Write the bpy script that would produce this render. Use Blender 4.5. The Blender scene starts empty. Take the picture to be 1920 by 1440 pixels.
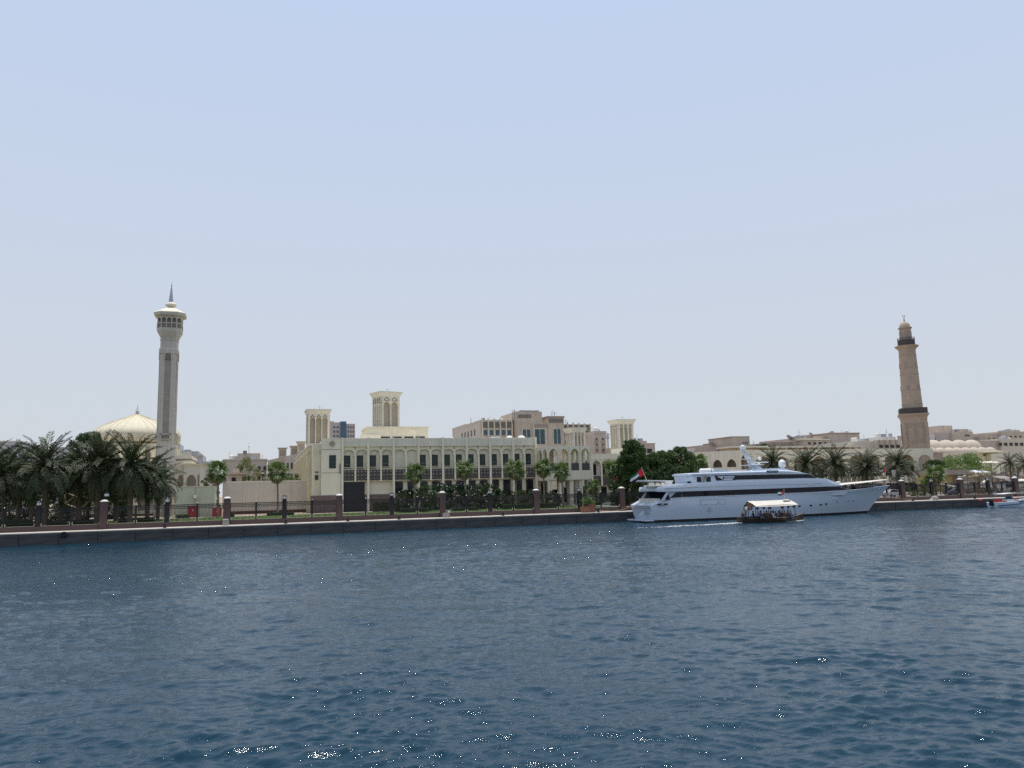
import bpy, bmesh, math, random
import numpy as np
from mathutils import Matrix, Vector
R = math.radians
sc = bpy.context.scene
col = sc.collection
rnd = random.Random(7)

# ------------------------------------------------------------------ camera, sky, sun, exposure
# World axes: X along the quay (away to the right), Y inland, Z up, water at z = 0, quay edge at y = 0.
CAM = (0.0, -109.32, 5.35)
YAW, PITCH, ROLL, FPX = R(18.161), R(7.735), math.atan(0.025), 1450.0
_fw = Vector((math.sin(YAW) * math.cos(PITCH), math.cos(YAW) * math.cos(PITCH), math.sin(PITCH)))
_rt = Vector((math.cos(YAW), -math.sin(YAW), 0))
_up = _rt.cross(_fw)
_r2 = _rt * math.cos(ROLL) - _up * math.sin(ROLL)
_u2 = _rt * math.sin(ROLL) + _up * math.cos(ROLL)
cam_d = bpy.data.cameras.new('camera')
cam = bpy.data.objects.new('camera', cam_d)
col.objects.link(cam)
cam.matrix_world = Matrix(((_r2.x, _u2.x, -_fw.x, CAM[0]), (_r2.y, _u2.y, -_fw.y, CAM[1]),
                           (_r2.z, _u2.z, -_fw.z, CAM[2]), (0, 0, 0, 1)))
cam_d.sensor_width = 36.0
cam_d.lens = 36.0 * FPX / 1920.0
cam_d.clip_start, cam_d.clip_end = 0.5, 20000
sc.camera = cam

SUN_EL, SUN_AZ = R(82), R(34)          # azimuth from +Y (inland) towards +X; negative = to the left
world = bpy.data.worlds.new('World')
sc.world = world
world.use_nodes = True
_nt = world.node_tree
_nt.nodes.clear()
_sky = _nt.nodes.new('ShaderNodeTexSky')
_sky.sky_type = 'NISHITA'
_sky.sun_disc = False
_sky.sun_elevation = SUN_EL
_sky.sun_rotation = SUN_AZ
_sky.altitude = 0
_sky.air_density, _sky.dust_density, _sky.ozone_density = 1.0, 0.6, 1.2
# thick summer haze: the blue of the sky pales evenly from the zenith down to the horizon
_tc = _nt.nodes.new('ShaderNodeTexCoord')
_sx = _nt.nodes.new('ShaderNodeSeparateXYZ')
_mr = _nt.nodes.new('ShaderNodeMapRange')
_mr.interpolation_type = 'SMOOTHSTEP'
_mr.inputs['From Min'].default_value, _mr.inputs['From Max'].default_value = -0.05, 0.62
_mr.inputs['To Min'].default_value, _mr.inputs['To Max'].default_value = 0.97, 0.85
_hz = _nt.nodes.new('ShaderNodeMixRGB')
_hc = _nt.nodes.new('ShaderNodeMixRGB')
_hc.inputs[1].default_value = (6.35, 6.75, 7.25, 1)
_hc.inputs[2].default_value = (5.95, 7.10, 9.25, 1)
_m2 = _nt.nodes.new('ShaderNodeMapRange')
_m2.inputs['From Min'].default_value, _m2.inputs['From Max'].default_value = 0.05, 0.55
_nt.links.new(_sx.outputs['Z'], _m2.inputs['Value'])
_nt.links.new(_m2.outputs['Result'], _hc.inputs[0])
_nt.links.new(_hc.outputs[0], _hz.inputs[2])
_bg = _nt.nodes.new('ShaderNodeBackground')
_bg.inputs['Strength'].default_value = 0.10
_out = _nt.nodes.new('ShaderNodeOutputWorld')
_nt.links.new(_tc.outputs['Generated'], _sx.inputs[0])
_nt.links.new(_sx.outputs['Z'], _mr.inputs['Value'])
_nt.links.new(_mr.outputs['Result'], _hz.inputs[0])
_nt.links.new(_sky.outputs['Color'], _hz.inputs[1])
_nt.links.new(_hz.outputs[0], _bg.inputs['Color'])
_nt.links.new(_bg.outputs['Background'], _out.inputs['Surface'])

sun_d = bpy.data.lights.new('sun', 'SUN')
sun_d.energy = 3.5
sun_d.angle = R(0.53)
sun_d.color = (1.0, 0.955, 0.88)
sun = bpy.data.objects.new('sun', sun_d)
col.objects.link(sun)
_sd = Vector((math.sin(SUN_AZ) * math.cos(SUN_EL), math.cos(SUN_AZ) * math.cos(SUN_EL), math.sin(SUN_EL)))
sun.rotation_euler = _sd.to_track_quat('Z', 'Y').to_euler()
sun.location = (0, 0, 300)

sc.view_settings.view_transform = 'Standard'
sc.view_settings.look = 'None'
sc.view_settings.exposure = 0.0
sc.view_settings.gamma = 1.0
sc.view_settings.use_curve_mapping = False
sc.render.engine = 'CYCLES'
sc.cycles.max_bounces = 8
sc.cycles.diffuse_bounces = 5
sc.cycles.use_denoising = False
sc.cycles.caustics_reflective = False
sc.cycles.caustics_refractive = False


def at(px, py, y):
    """A point of the photograph (1920 x 1440) on the vertical plane that stands y metres behind the quay edge: (x, z)."""
    a, b = (px - 960) / FPX, -(py - 720) / FPX
    d = _r2 * a + _u2 * b + _fw
    t = (y - CAM[1]) / d.y
    return t * d.x, CAM[2] + t * d.z


# ------------------------------------------------------------------ materials
MATS = {}


def nodes_of(name):
    m = bpy.data.materials.new(name)
    m.use_nodes = True
    nt = m.node_tree
    b = nt.nodes['Principled BSDF']
    return m, nt, b


def mat(name, c, rough=0.7, var=0.12, scale=0.6, streak=0.0, bump=0.0, bscale=8.0, metal=0.0, spec=0.4, coat=0.0,
        c2=None, grid=None):
    """Plain surface: base colour with two octaves of uneven tint, optional rain streaks, fine relief and panel joints."""
    m, nt, b = nodes_of(name)
    N, L = nt.nodes, nt.links
    tc = N.new('ShaderNodeTexCoord')
    ns = N.new('ShaderNodeTexNoise')
    ns.inputs['Scale'].default_value = scale
    ns.inputs['Detail'].default_value = 6
    ns.inputs['Roughness'].default_value = 0.65
    L.new(tc.outputs['Object'], ns.inputs['Vector'])
    mix = N.new('ShaderNodeMixRGB')
    lo = c2 if c2 else [x * (1 - var * 1.6) for x in c]
    hi = c if c2 else [min(1, x * (1 + var)) for x in c]
    mix.inputs[1].default_value = (*lo, 1)
    mix.inputs[2].default_value = (*hi, 1)
    mr = N.new('ShaderNodeMapRange')
    mr.inputs['From Min'].default_value, mr.inputs['From Max'].default_value = 0.3, 0.7
    L.new(ns.outputs['Fac'], mr.inputs['Value'])
    L.new(mr.outputs['Result'], mix.inputs[0])
    last = mix.outputs[0]
    if streak:
        mp = N.new('ShaderNodeMapping')
        mp.inputs['Scale'].default_value = (2.2, 2.2, 0.10)
        L.new(tc.outputs['Object'], mp.inputs['Vector'])
        n2 = N.new('ShaderNodeTexNoise')
        n2.inputs['Scale'].default_value = 1.0
        n2.inputs['Detail'].default_value = 5
        L.new(mp.outputs['Vector'], n2.inputs['Vector'])
        m2 = N.new('ShaderNodeMapRange')
        m2.inputs['From Min'].default_value, m2.inputs['From Max'].default_value = 0.45, 0.75
        m2.inputs['To Max'].default_value = streak
        L.new(n2.outputs['Fac'], m2.inputs['Value'])
        x2 = N.new('ShaderNodeMixRGB')
        x2.blend_type = 'MULTIPLY'
        x2.inputs[2].default_value = (0.55, 0.5, 0.45, 1)
        L.new(m2.outputs['Result'], x2.inputs[0])
        L.new(last, x2.inputs[1])
        last = x2.outputs[0]
    L.new(last, b.inputs['Base Color'])
    b.inputs['Roughness'].default_value = rough
    b.inputs['Metallic'].default_value = metal
    b.inputs['Specular IOR Level'].default_value = spec
    if coat:
        b.inputs['Coat Weight'].default_value = coat
        b.inputs['Coat Roughness'].default_value = 0.08
    if bump:
        n3 = N.new('ShaderNodeTexNoise')
        n3.inputs['Scale'].default_value = bscale
        n3.inputs['Detail'].default_value = 4
        L.new(tc.outputs['Object'], n3.inputs['Vector'])
        bp = N.new('ShaderNodeBump')
        bp.inputs['Strength'].default_value = bump
        bp.inputs['Distance'].default_value = 0.05
        L.new(n3.outputs['Fac'], bp.inputs['Height'])
        L.new(bp.outputs['Normal'], b.inputs['Normal'])
    MATS[name] = m
    return m


def leaf_mat(name, dark, light, transl=0.25, rough=0.55):
    """Leaves: a tint of its own for each leaf (attribute 'tint'), some light passing through."""
    m, nt, b = nodes_of(name)
    N, L = nt.nodes, nt.links
    at_ = N.new('ShaderNodeAttribute')
    at_.attribute_name = 'tint'
    oi = N.new('ShaderNodeObjectInfo')
    ad = N.new('ShaderNodeMath')
    ad.operation = 'MULTIPLY_ADD'
    ad.inputs[1].default_value = 0.35
    L.new(oi.outputs['Random'], ad.inputs[0])
    L.new(at_.outputs['Fac'], ad.inputs[2])
    mix = N.new('ShaderNodeMixRGB')
    mix.use_clamp = True
    mix.inputs[1].default_value = (*dark, 1)
    mix.inputs[2].default_value = (*light, 1)
    L.new(ad.outputs[0], mix.inputs[0])
    L.new(mix.outputs[0], b.inputs['Base Color'])
    b.inputs['Roughness'].default_value = rough
    b.inputs['Specular IOR Level'].default_value = 0.35
    tr = N.new('ShaderNodeBsdfTranslucent')
    L.new(mix.outputs[0], tr.inputs['Color'])
    ms = N.new('ShaderNodeMixShader')
    ms.inputs[0].default_value = transl
    L.new(b.outputs[0], ms.inputs[1])
    L.new(tr.outputs[0], ms.inputs[2])
    L.new(ms.outputs[0], N['Material Output'].inputs['Surface'])
    MATS[name] = m
    return m


def glass_mat(name, c, rough=0.06, spec=0.5):
    m, nt, b = nodes_of(name)
    N, L = nt.nodes, nt.links
    tc = N.new('ShaderNodeTexCoord')
    ns = N.new('ShaderNodeTexNoise')
    ns.inputs['Scale'].default_value = 0.5
    L.new(tc.outputs['Object'], ns.inputs['Vector'])
    mix = N.new('ShaderNodeMixRGB')
    mix.inputs[1].default_value = (*[x * 0.6 for x in c], 1)
    mix.inputs[2].default_value = (*[x * 1.4 for x in c], 1)
    L.new(ns.outputs['Fac'], mix.inputs[0])
    L.new(mix.outputs[0], b.inputs['Base Color'])
    bp = N.new('ShaderNodeBump')
    bp.inputs['Strength'].default_value = 0.05
    L.new(ns.outputs['Fac'], bp.inputs['Height'])
    L.new(bp.outputs['Normal'], b.inputs['Normal'])
    b.inputs['Roughness'].default_value = rough
    b.inputs['Specular IOR Level'].default_value = spec
    MATS[name] = m
    return m


# ------------------------------------------------------------------ building blocks
ORG = {}


def tag(o, label=None, cat=None, group=None, kind=None):
    if label: o['label'] = label
    if cat: o['category'] = cat
    if group: o['group'] = group
    if kind: o['kind'] = kind
    return o


def thing(name, loc, label, cat, group=None, rz=0.0):
    o = bpy.data.objects.new(name, None)
    o.empty_display_size = 0.2
    col.objects.link(o)
    o.location = loc
    o.rotation_euler = (0, 0, rz)
    ORG[o.name] = Vector(loc)
    return tag(o, label, cat, group)


def link(name, me, parent=None):
    o = bpy.data.objects.new(name, me)
    col.objects.link(o)
    if parent is not None:
        o.parent = parent
        ORG[o.name] = ORG.get(parent.name, Vector((0, 0, 0)))
    return o


class MB:
    """Collects boxes, prisms, tubes and lathed shapes in world coordinates; build() links them as ONE mesh object."""

    def __init__(self, M=None):
        self.v, self.f, self.M, self.mi, self.k = [], [], M, [], 0

    def add(self, vs, fs):
        n = len(self.v)
        M = self.M
        for p in vs:
            self.v.append(tuple(M @ Vector(p)) if M else tuple(p))
        for f in fs:
            self.f.append([n + i for i in f])
            self.mi.append(self.k)
        return self

    def box(self, x0, x1, y0, y1, z0, z1):
        if x0 > x1: x0, x1 = x1, x0
        if y0 > y1: y0, y1 = y1, y0
        if z0 > z1: z0, z1 = z1, z0
        return self.add([(x0, y0, z0), (x1, y0, z0), (x1, y1, z0), (x0, y1, z0), (x0, y0, z1), (x1, y0, z1), (x1, y1, z1), (x0, y1, z1)],
                        [(0, 3, 2, 1), (4, 5, 6, 7), (0, 1, 5, 4), (1, 2, 6, 5), (2, 3, 7, 6), (3, 0, 4, 7)])

    def frust(self, cx, cy, z0, z1, a0, b0, a1, b1):
        """A box whose top (half sizes a1, b1) differs from its bottom (a0, b0)."""
        return self.add([(cx - a0, cy - b0, z0), (cx + a0, cy - b0, z0), (cx + a0, cy + b0, z0), (cx - a0, cy + b0, z0),
                         (cx - a1, cy - b1, z1), (cx + a1, cy - b1, z1), (cx + a1, cy + b1, z1), (cx - a1, cy + b1, z1)],
                        [(0, 3, 2, 1), (4, 5, 6, 7), (0, 1, 5, 4), (1, 2, 6, 5), (2, 3, 7, 6), (3, 0, 4, 7)])

    def prism_y(self, pts, y0, y1):
        """Outline pts (x, z), counter-clockwise seen from -Y, pushed from y0 to y1."""
        n = len(pts)
        return self.add([(x, y0, z) for x, z in pts] + [(x, y1, z) for x, z in pts],
                        [tuple(range(n)), tuple(range(2 * n - 1, n - 1, -1))] + [(i, i + n, (i + 1) % n + n, (i + 1) % n) for i in range(n)])

    def prism_z(self, pts, z0, z1):
        n = len(pts)
        return self.add([(x, y, z0) for x, y in pts] + [(x, y, z1) for x, y in pts],
                        [tuple(range(n - 1, -1, -1)), tuple(range(n, 2 * n))] + [(i, (i + 1) % n, (i + 1) % n + n, i + n) for i in range(n)])

    def rings(self, rs, cap=True):
        """Loft through rings of equal length (lists of points)."""
        n = len(rs[0])
        vs = [p for r in rs for p in r]
        fs = []
        for k in range(len(rs) - 1):
            for i in range(n):
                j = (i + 1) % n
                fs.append((k * n + i, k * n + j, (k + 1) * n + j, (k + 1) * n + i))
        if cap:
            fs.append(tuple(range(n - 1, -1, -1)))
            fs.append(tuple(range((len(rs) - 1) * n, len(rs) * n)))
        return self.add(vs, fs)

    def lathe(self, cx, cy, prof, n=16, ph=0.0, cap=True):
        return self.rings([[(cx + r * math.cos(ph + 2 * math.pi * i / n), cy + r * math.sin(ph + 2 * math.pi * i / n), z)
                            for i in range(n)] for r, z in prof], cap)

    def tube(self, p, q, r0, r1=None, n=6):
        r1 = r0 if r1 is None else r1
        p, q = Vector(p), Vector(q)
        d = (q - p).normalized()
        a = d.orthogonal().normalized()
        b = d.cross(a)
        return self.rings([[tuple(c + a * (r * math.cos(2 * math.pi * i / n)) + b * (r * math.sin(2 * math.pi * i / n))) for i in range(n)]
                           for c, r in ((p, r0), (q, r1))])

    def path(self, pts, r, n=5):
        for a, b in zip(pts[:-1], pts[1:]):
            self.tube(a, b, r, r, n)
        return self

    def arch_wall(self, x0, x1, z0, z1, ops, y0, y1):
        """A wall between y0 (front) and y1 with arched openings ops = (xa, xb, sill, spring, rise), left to right."""
        x = x0
        for xa, xb, sl, sp, ri in ops:
            if xa > x + 1e-4: self.box(x, xa, y0, y1, z0, z1)
            if sl > z0 + 1e-4: self.box(xa, xb, y0, y1, z0, sl)
            c, h = (xa + xb) / 2, (xb - xa) / 2
            pts = arch_pts(c, h, sp, ri)
            if pts[0][1] < z1:
                top = [(px_, z1) for px_, _ in pts]
                for i in range(len(pts) - 1):
                    (a, za), (b, zb) = pts[i], pts[i + 1]
                    self.add([(a, y0, za), (b, y0, zb), (b, y0, z1), (a, y0, z1), (a, y1, za), (b, y1, zb), (b, y1, z1), (a, y1, z1)],
                             [(0, 1, 2, 3), (5, 4, 7, 6), (0, 4, 5, 1), (3, 2, 6, 7)])
            x = xb
        if x < x1 - 1e-4: self.box(x, x1, y0, y1, z0, z1)
        return self

    def mesh(self, name, mats, org=None):
        me = bpy.data.meshes.new(name)
        o = org or Vector((0, 0, 0))
        me.from_pydata([(a - o.x, b - o.y, c - o.z) for a, b, c in self.v], [], self.f)
        for m in (mats if isinstance(mats, (list, tuple)) else [mats]):
            me.materials.append(MATS[m] if isinstance(m, str) else m)
        if any(self.mi):
            me.polygons.foreach_set('material_index', self.mi)
        me.update()
        return me

    def build(self, name, mats, parent=None, smooth=False, fix=False):
        org = ORG.get(parent.name, Vector((0, 0, 0))) if parent is not None else Vector((0, 0, 0))
        me = self.mesh(name, mats, org)
        if fix:
            bm = bmesh.new()
            bm.from_mesh(me)
            bmesh.ops.recalc_face_normals(bm, faces=bm.faces)
            bm.to_mesh(me)
            bm.free()
        if smooth:
            me.polygons.foreach_set('use_smooth', [True] * len(me.polygons))
            me.set_sharp_from_angle(angle=R(38))
        return link(name, me, parent)


def arch_pts(c, h, sp, ri, n=7):
    """Pointed (Gulf) arch from left spring to right spring."""
    out = []
    for i in range(-n, n + 1):
        t = math.sin(i / n * math.pi / 2)
        f = 0.80 * math.sqrt(max(0, 1 - abs(t) ** 2.3)) + 0.20 * (1 - abs(t))
        out.append((c + h * t, sp + ri * f))
    return out


def copy_tree(o, parent=None, loc=None, rz=None, label=None):
    c = o.copy()
    col.objects.link(c)
    if parent is not None: c.parent = parent
    if loc is not None:
        c.location = loc
        ORG[c.name] = Vector(loc)
    if rz is not None: c.rotation_euler = (0, 0, rz)
    if label: c['label'] = label
    for ch in KIDS(o):
        copy_tree(ch, c)
    return c


def KIDS(o):
    return list(o.children)


def plane_mesh(name, x0, x1, y0, y1, z, mats):
    me = bpy.data.meshes.new(name)
    me.from_pydata([(x0, y0, z), (x1, y0, z), (x1, y1, z), (x0, y1, z)], [], [(0, 1, 2, 3)])
    me.materials.append(MATS[mats] if isinstance(mats, str) else mats)
    return me


def struct(o):
    o['kind'] = 'structure'
    return o
# ------------------------------------------------------------------ palette (base colours, a few with haze and shade put in)
mat('cream', (0.72, 0.67, 0.56), 0.85, 0.06, 0.35, streak=0.22, bump=0.15, bscale=3)
mat('cream_light', (0.74, 0.69, 0.55), 0.85, 0.05, 0.4, streak=0.2, bump=0.12, bscale=3)
mat('cream_warm', (0.72, 0.645, 0.45), 0.85, 0.07, 0.35, streak=0.3, bump=0.15, bscale=3)
mat('grey_cream', (0.80, 0.73, 0.575), 0.85, 0.05, 0.4, streak=0.22, bump=0.15, bscale=3)
mat('mauve_wall', (0.63, 0.56, 0.475), 0.85, 0.05, 0.4, streak=0.14, bump=0.1, bscale=3)
mat('brown_stone', (0.16, 0.11, 0.105), 0.45, 0.15, 1.2, bump=0.05)
mat('granite_red', (0.088, 0.054, 0.053), 0.5, 0.25, 9.0, bump=0.1, bscale=20)
mat('cap_white', (0.75, 0.72, 0.66), 0.6, 0.05, 3)
mat('black_metal', (0.018, 0.018, 0.02), 0.45, 0.2, 4, metal=0.2)
mat('cream_paint', (0.62, 0.55, 0.40), 0.5, 0.06, 2)
mat('coping', (0.60, 0.54, 0.46), 0.8, 0.12, 1.0, bump=0.2, bscale=6)
mat('paving', (0.56, 0.50, 0.42), 0.85, 0.12, 1.2, bump=0.15, bscale=8)
mat('forecourt', (0.26, 0.225, 0.19), 0.9, 0.2, 0.8, bump=0.2, bscale=6)
mat('asphalt', (0.10, 0.10, 0.10), 0.9, 0.12, 2.0, bump=0.2, bscale=20)
mat('soil', (0.34, 0.28, 0.20), 0.95, 0.25, 0.3, bump=0.3, bscale=4)
mat('dark_red', (0.12, 0.045, 0.035), 0.7, 0.2, 2)
mat('door_dark', (0.020, 0.020, 0.026), 0.5, 0.15, 2)
mat('lattice_dark', (0.075, 0.062, 0.060), 0.7, 0.15, 3)
mat('lattice_dot', (0.42, 0.40, 0.37), 0.7, 0.1, 3)
mat('white_paint', (0.80, 0.80, 0.79), 0.35, 0.03, 1.0)
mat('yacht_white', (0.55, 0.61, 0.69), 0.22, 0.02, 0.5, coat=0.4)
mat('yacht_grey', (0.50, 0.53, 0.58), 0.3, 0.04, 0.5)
mat('teak', (0.38, 0.27, 0.17), 0.6, 0.15, 4)
mat('pink_wall', (0.53, 0.445, 0.38), 0.9, 0.08, 0.3, streak=0.3)
mat('tan_wall', (0.56, 0.475, 0.385), 0.9, 0.08, 0.3, streak=0.35)
mat('old_wall', (0.52, 0.46, 0.40), 0.9, 0.08, 0.3, streak=0.4)
mat('brown_wall', (0.38, 0.31, 0.26), 0.9, 0.1, 0.3, streak=0.3)
mat('grey_panel', (0.20, 0.18, 0.16), 0.6, 0.1, 0.6)
mat('far_grey', (0.46, 0.47, 0.50), 0.8, 0.05, 0.1)  # far tones: distance haze is put into these pale colours, no air built
mat('far_white', (0.62, 0.60, 0.58), 0.8, 0.05, 0.1)
mat('far_pink', (0.50, 0.42, 0.38), 0.8, 0.05, 0.1)
mat('minaret_tan', (0.45, 0.345, 0.265), 0.9, 0.10, 0.5, streak=0.3, bump=0.15, bscale=4)
mat('minaret_cream', (0.60, 0.545, 0.46), 0.85, 0.06, 0.4, streak=0.3, bump=0.1, bscale=4)
mat('coral_wall', (0.30, 0.25, 0.20), 0.95, 0.3, 1.6, streak=0.3, bump=0.8, bscale=3)
mat('slot_brown', (0.36, 0.31, 0.265), 0.9, 0.08, 1)
mat('shade_cream', (0.42, 0.365, 0.28), 0.9, 0.06, 0.6, streak=0.2)  # darker copy of the cream: shade of the wind tower panels in the colour
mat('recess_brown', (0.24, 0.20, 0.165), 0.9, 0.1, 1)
mat('spire_grey', (0.40, 0.41, 0.46), 0.5, 0.08, 1, metal=0.2)
mat('dome_gold', (0.65, 0.59, 0.45), 0.75, 0.05, 0.5, streak=0.15)
mat('green_wall', (0.55, 0.60, 0.47), 0.75, 0.05, 0.5, streak=0.2)
mat('red_paint', (0.36, 0.03, 0.04), 0.5, 0.1, 3)
mat('flag_red', (0.55, 0.015, 0.03), 0.8, 0.08, 4)
mat('flag_green', (0.012, 0.12, 0.045), 0.8, 0.08, 4)
mat('flag_white', (0.75, 0.75, 0.75), 0.8, 0.04, 4)
mat('flag_black', (0.015, 0.015, 0.018), 0.8, 0.1, 4)
mat('wood_dark', (0.045, 0.030, 0.022), 0.6, 0.3, 3, bump=0.2)
mat('wood_brown', (0.17, 0.085, 0.045), 0.7, 0.25, 3, bump=0.2)
mat('canvas', (0.66, 0.61, 0.53), 0.85, 0.06, 1.5, bump=0.1, bscale=6)
mat('trunk', (0.17, 0.125, 0.09), 0.95, 0.3, 3.0, bump=0.5, bscale=6)
mat('trunk_grey', (0.26, 0.21, 0.165), 0.95, 0.2, 4.0, bump=0.4, bscale=6)
mat('skirt', (0.30, 0.20, 0.11), 0.95, 0.2, 4.0)
mat('globe', (0.82, 0.82, 0.80), 0.25, 0.02, 2)
mat('bronze', (0.42, 0.33, 0.19), 0.4, 0.15, 3, metal=0.6)
mat('terracotta', (0.23, 0.115, 0.07), 0.85, 0.15, 3)
mat('stone_grey', (0.30, 0.28, 0.26), 0.9, 0.15, 3, bump=0.3)
mat('blue_paint', (0.06, 0.17, 0.36), 0.35, 0.1, 2)
mat('aqua_paint', (0.60, 0.69, 0.74), 0.3, 0.06, 2)
mat('yellow_wall', (0.50, 0.40, 0.20), 0.9, 0.1, 1, streak=0.4)
mat('steel', (0.34, 0.35, 0.37), 0.4, 0.1, 2, metal=0.6)
mat('skin', (0.22, 0.12, 0.08), 0.6, 0.1, 8)
for _n, _c in (('cloth_navy', (0.03, 0.04, 0.10)), ('cloth_brown', (0.12, 0.065, 0.04)), ('cloth_black', (0.015, 0.015, 0.018)),
               ('cloth_blue', (0.16, 0.24, 0.50)), ('cloth_grey', (0.17, 0.17, 0.19)), ('cloth_maroon', (0.16, 0.03, 0.05)),
               ('cloth_white', (0.68, 0.68, 0.70)), ('cloth_tan', (0.34, 0.25, 0.16))):
    mat(_n, _c, 0.9, 0.12, 6)
glass_mat('glass_green', (0.022, 0.044, 0.042), 0.10, 0.3)
glass_mat('glass_dark', (0.010, 0.012, 0.016), 0.12, 0.35)
glass_mat('glass_blue', (0.05, 0.11, 0.17))
glass_mat('glass_teal', (0.035, 0.085, 0.10))
glass_mat('yacht_glass', (0.008, 0.010, 0.018), 0.08, 0.25)
leaf_mat('date_leaf', (0.026, 0.040, 0.018), (0.078, 0.096, 0.044), 0.15, 0.52)
leaf_mat('date_leaf_dry', (0.20, 0.16, 0.09), (0.36, 0.29, 0.17))
leaf_mat('fan_leaf', (0.050, 0.090, 0.022), (0.16, 0.22, 0.065), 0.3)
leaf_mat('tree_leaf', (0.020, 0.050, 0.014), (0.095, 0.155, 0.040))
leaf_mat('bush_leaf', (0.014, 0.038, 0.014), (0.055, 0.100, 0.028))
leaf_mat('bright_leaf', (0.055, 0.115, 0.022), (0.15, 0.24, 0.05), 0.35)
leaf_mat('olive_leaf', (0.10, 0.12, 0.035), (0.23, 0.25, 0.085), 0.35)
leaf_mat('petal', (0.75, 0.73, 0.66), (0.85, 0.84, 0.80), 0.2)


def water_material():
    m, nt, b = nodes_of('water')
    N, L = nt.nodes, nt.links
    b.inputs['Base Color'].default_value = (0.004, 0.030, 0.052, 1)
    b.inputs['IOR'].default_value = 1.333
    b.inputs['Specular IOR Level'].default_value = 0.5
    b.inputs['Roughness'].default_value = 0.07
    geo = N.new('ShaderNodeNewGeometry')
    h = None
    for sx, sy, s, det, d in ((0.6, 2.0, 2.2, 4, 0.046), (0.6, 1.9, 6.0, 5, 0.024), (1.0, 1.6, 20.0, 3, 0.003)):
        mp = N.new('ShaderNodeMapping')
        mp.inputs['Scale'].default_value = (sx, sy, 1)
        mp.inputs['Rotation'].default_value = (0, 0, R(14))
        L.new(geo.outputs['Position'], mp.inputs['Vector'])
        n = N.new('ShaderNodeTexNoise')
        n.inputs['Scale'].default_value = s
        n.inputs['Detail'].default_value = det
        n.inputs['Roughness'].default_value = 0.6
        L.new(mp.outputs['Vector'], n.inputs['Vector'])
        k = N.new('ShaderNodeMath')
        k.operation = 'MULTIPLY'
        k.inputs[1].default_value = d
        L.new(n.outputs['Fac'], k.inputs[0])
        if h is None: h = k.outputs[0]
        else:
            s2 = N.new('ShaderNodeMath')
            L.new(h, s2.inputs[0])
            L.new(k.outputs[0], s2.inputs[1])
            h = s2.outputs[0]
    bp = N.new('ShaderNodeBump')
    bp.inputs['Distance'].default_value = 1.0
    # wind patches; rougher chop out in mid-creek and under the quay than close by
    gn = N.new('ShaderNodeTexNoise')
    gn.inputs['Scale'].default_value = 0.07
    gn.inputs['Detail'].default_value = 3
    gm = N.new('ShaderNodeMapping')
    gm.inputs['Scale'].default_value = (0.45, 1.6, 1)
    L.new(geo.outputs['Position'], gm.inputs['Vector'])
    L.new(gm.outputs['Vector'], gn.inputs['Vector'])
    g1 = N.new('ShaderNodeMapRange')
    g1.inputs['From Min'].default_value, g1.inputs['From Max'].default_value = 0.35, 0.65
    g1.inputs['To Min'].default_value, g1.inputs['To Max'].default_value = 0.55, 1.0
    L.new(gn.outputs['Fac'], g1.inputs['Value'])
    sp = N.new('ShaderNodeSeparateXYZ')
    L.new(geo.outputs['Position'], sp.inputs[0])
    g2 = N.new('ShaderNodeMapRange')
    g2.inputs['From Min'].default_value, g2.inputs['From Max'].default_value = -88, -30
    g2.inputs['To Min'].default_value, g2.inputs['To Max'].default_value = 1.0, 2.4
    L.new(sp.outputs['Y'], g2.inputs['Value'])
    L.new(g1.outputs['Result'], bp.inputs['Strength'])
    hm = N.new('ShaderNodeMath')
    hm.operation = 'MULTIPLY'
    L.new(h, hm.inputs[0])
    L.new(g2.outputs['Result'], hm.inputs[1])
    L.new(hm.outputs[0], bp.inputs['Height'])
    L.new(bp.outputs['Normal'], b.inputs['Normal'])
    MATS['water'] = m


water_material()


def lawn_material():
    m, nt, b = nodes_of('lawn')
    N, L = nt.nodes, nt.links
    geo = N.new('ShaderNodeNewGeometry')
    n = N.new('ShaderNodeTexNoise')
    n.inputs['Scale'].default_value = 0.7
    n.inputs['Detail'].default_value = 8
    L.new(geo.outputs['Position'], n.inputs['Vector'])
    r = N.new('ShaderNodeValToRGB')
    r.color_ramp.elements[0].color = (0.045, 0.085, 0.018, 1)
    r.color_ramp.elements[0].position = 0.3
    r.color_ramp.elements[1].color = (0.12, 0.17, 0.045, 1)
    r.color_ramp.elements[1].position = 0.7
    L.new(n.outputs['Fac'], r.inputs['Fac'])
    L.new(r.outputs['Color'], b.inputs['Base Color'])
    b.inputs['Roughness'].default_value = 0.95
    MATS['lawn'] = m


lawn_material()


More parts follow.
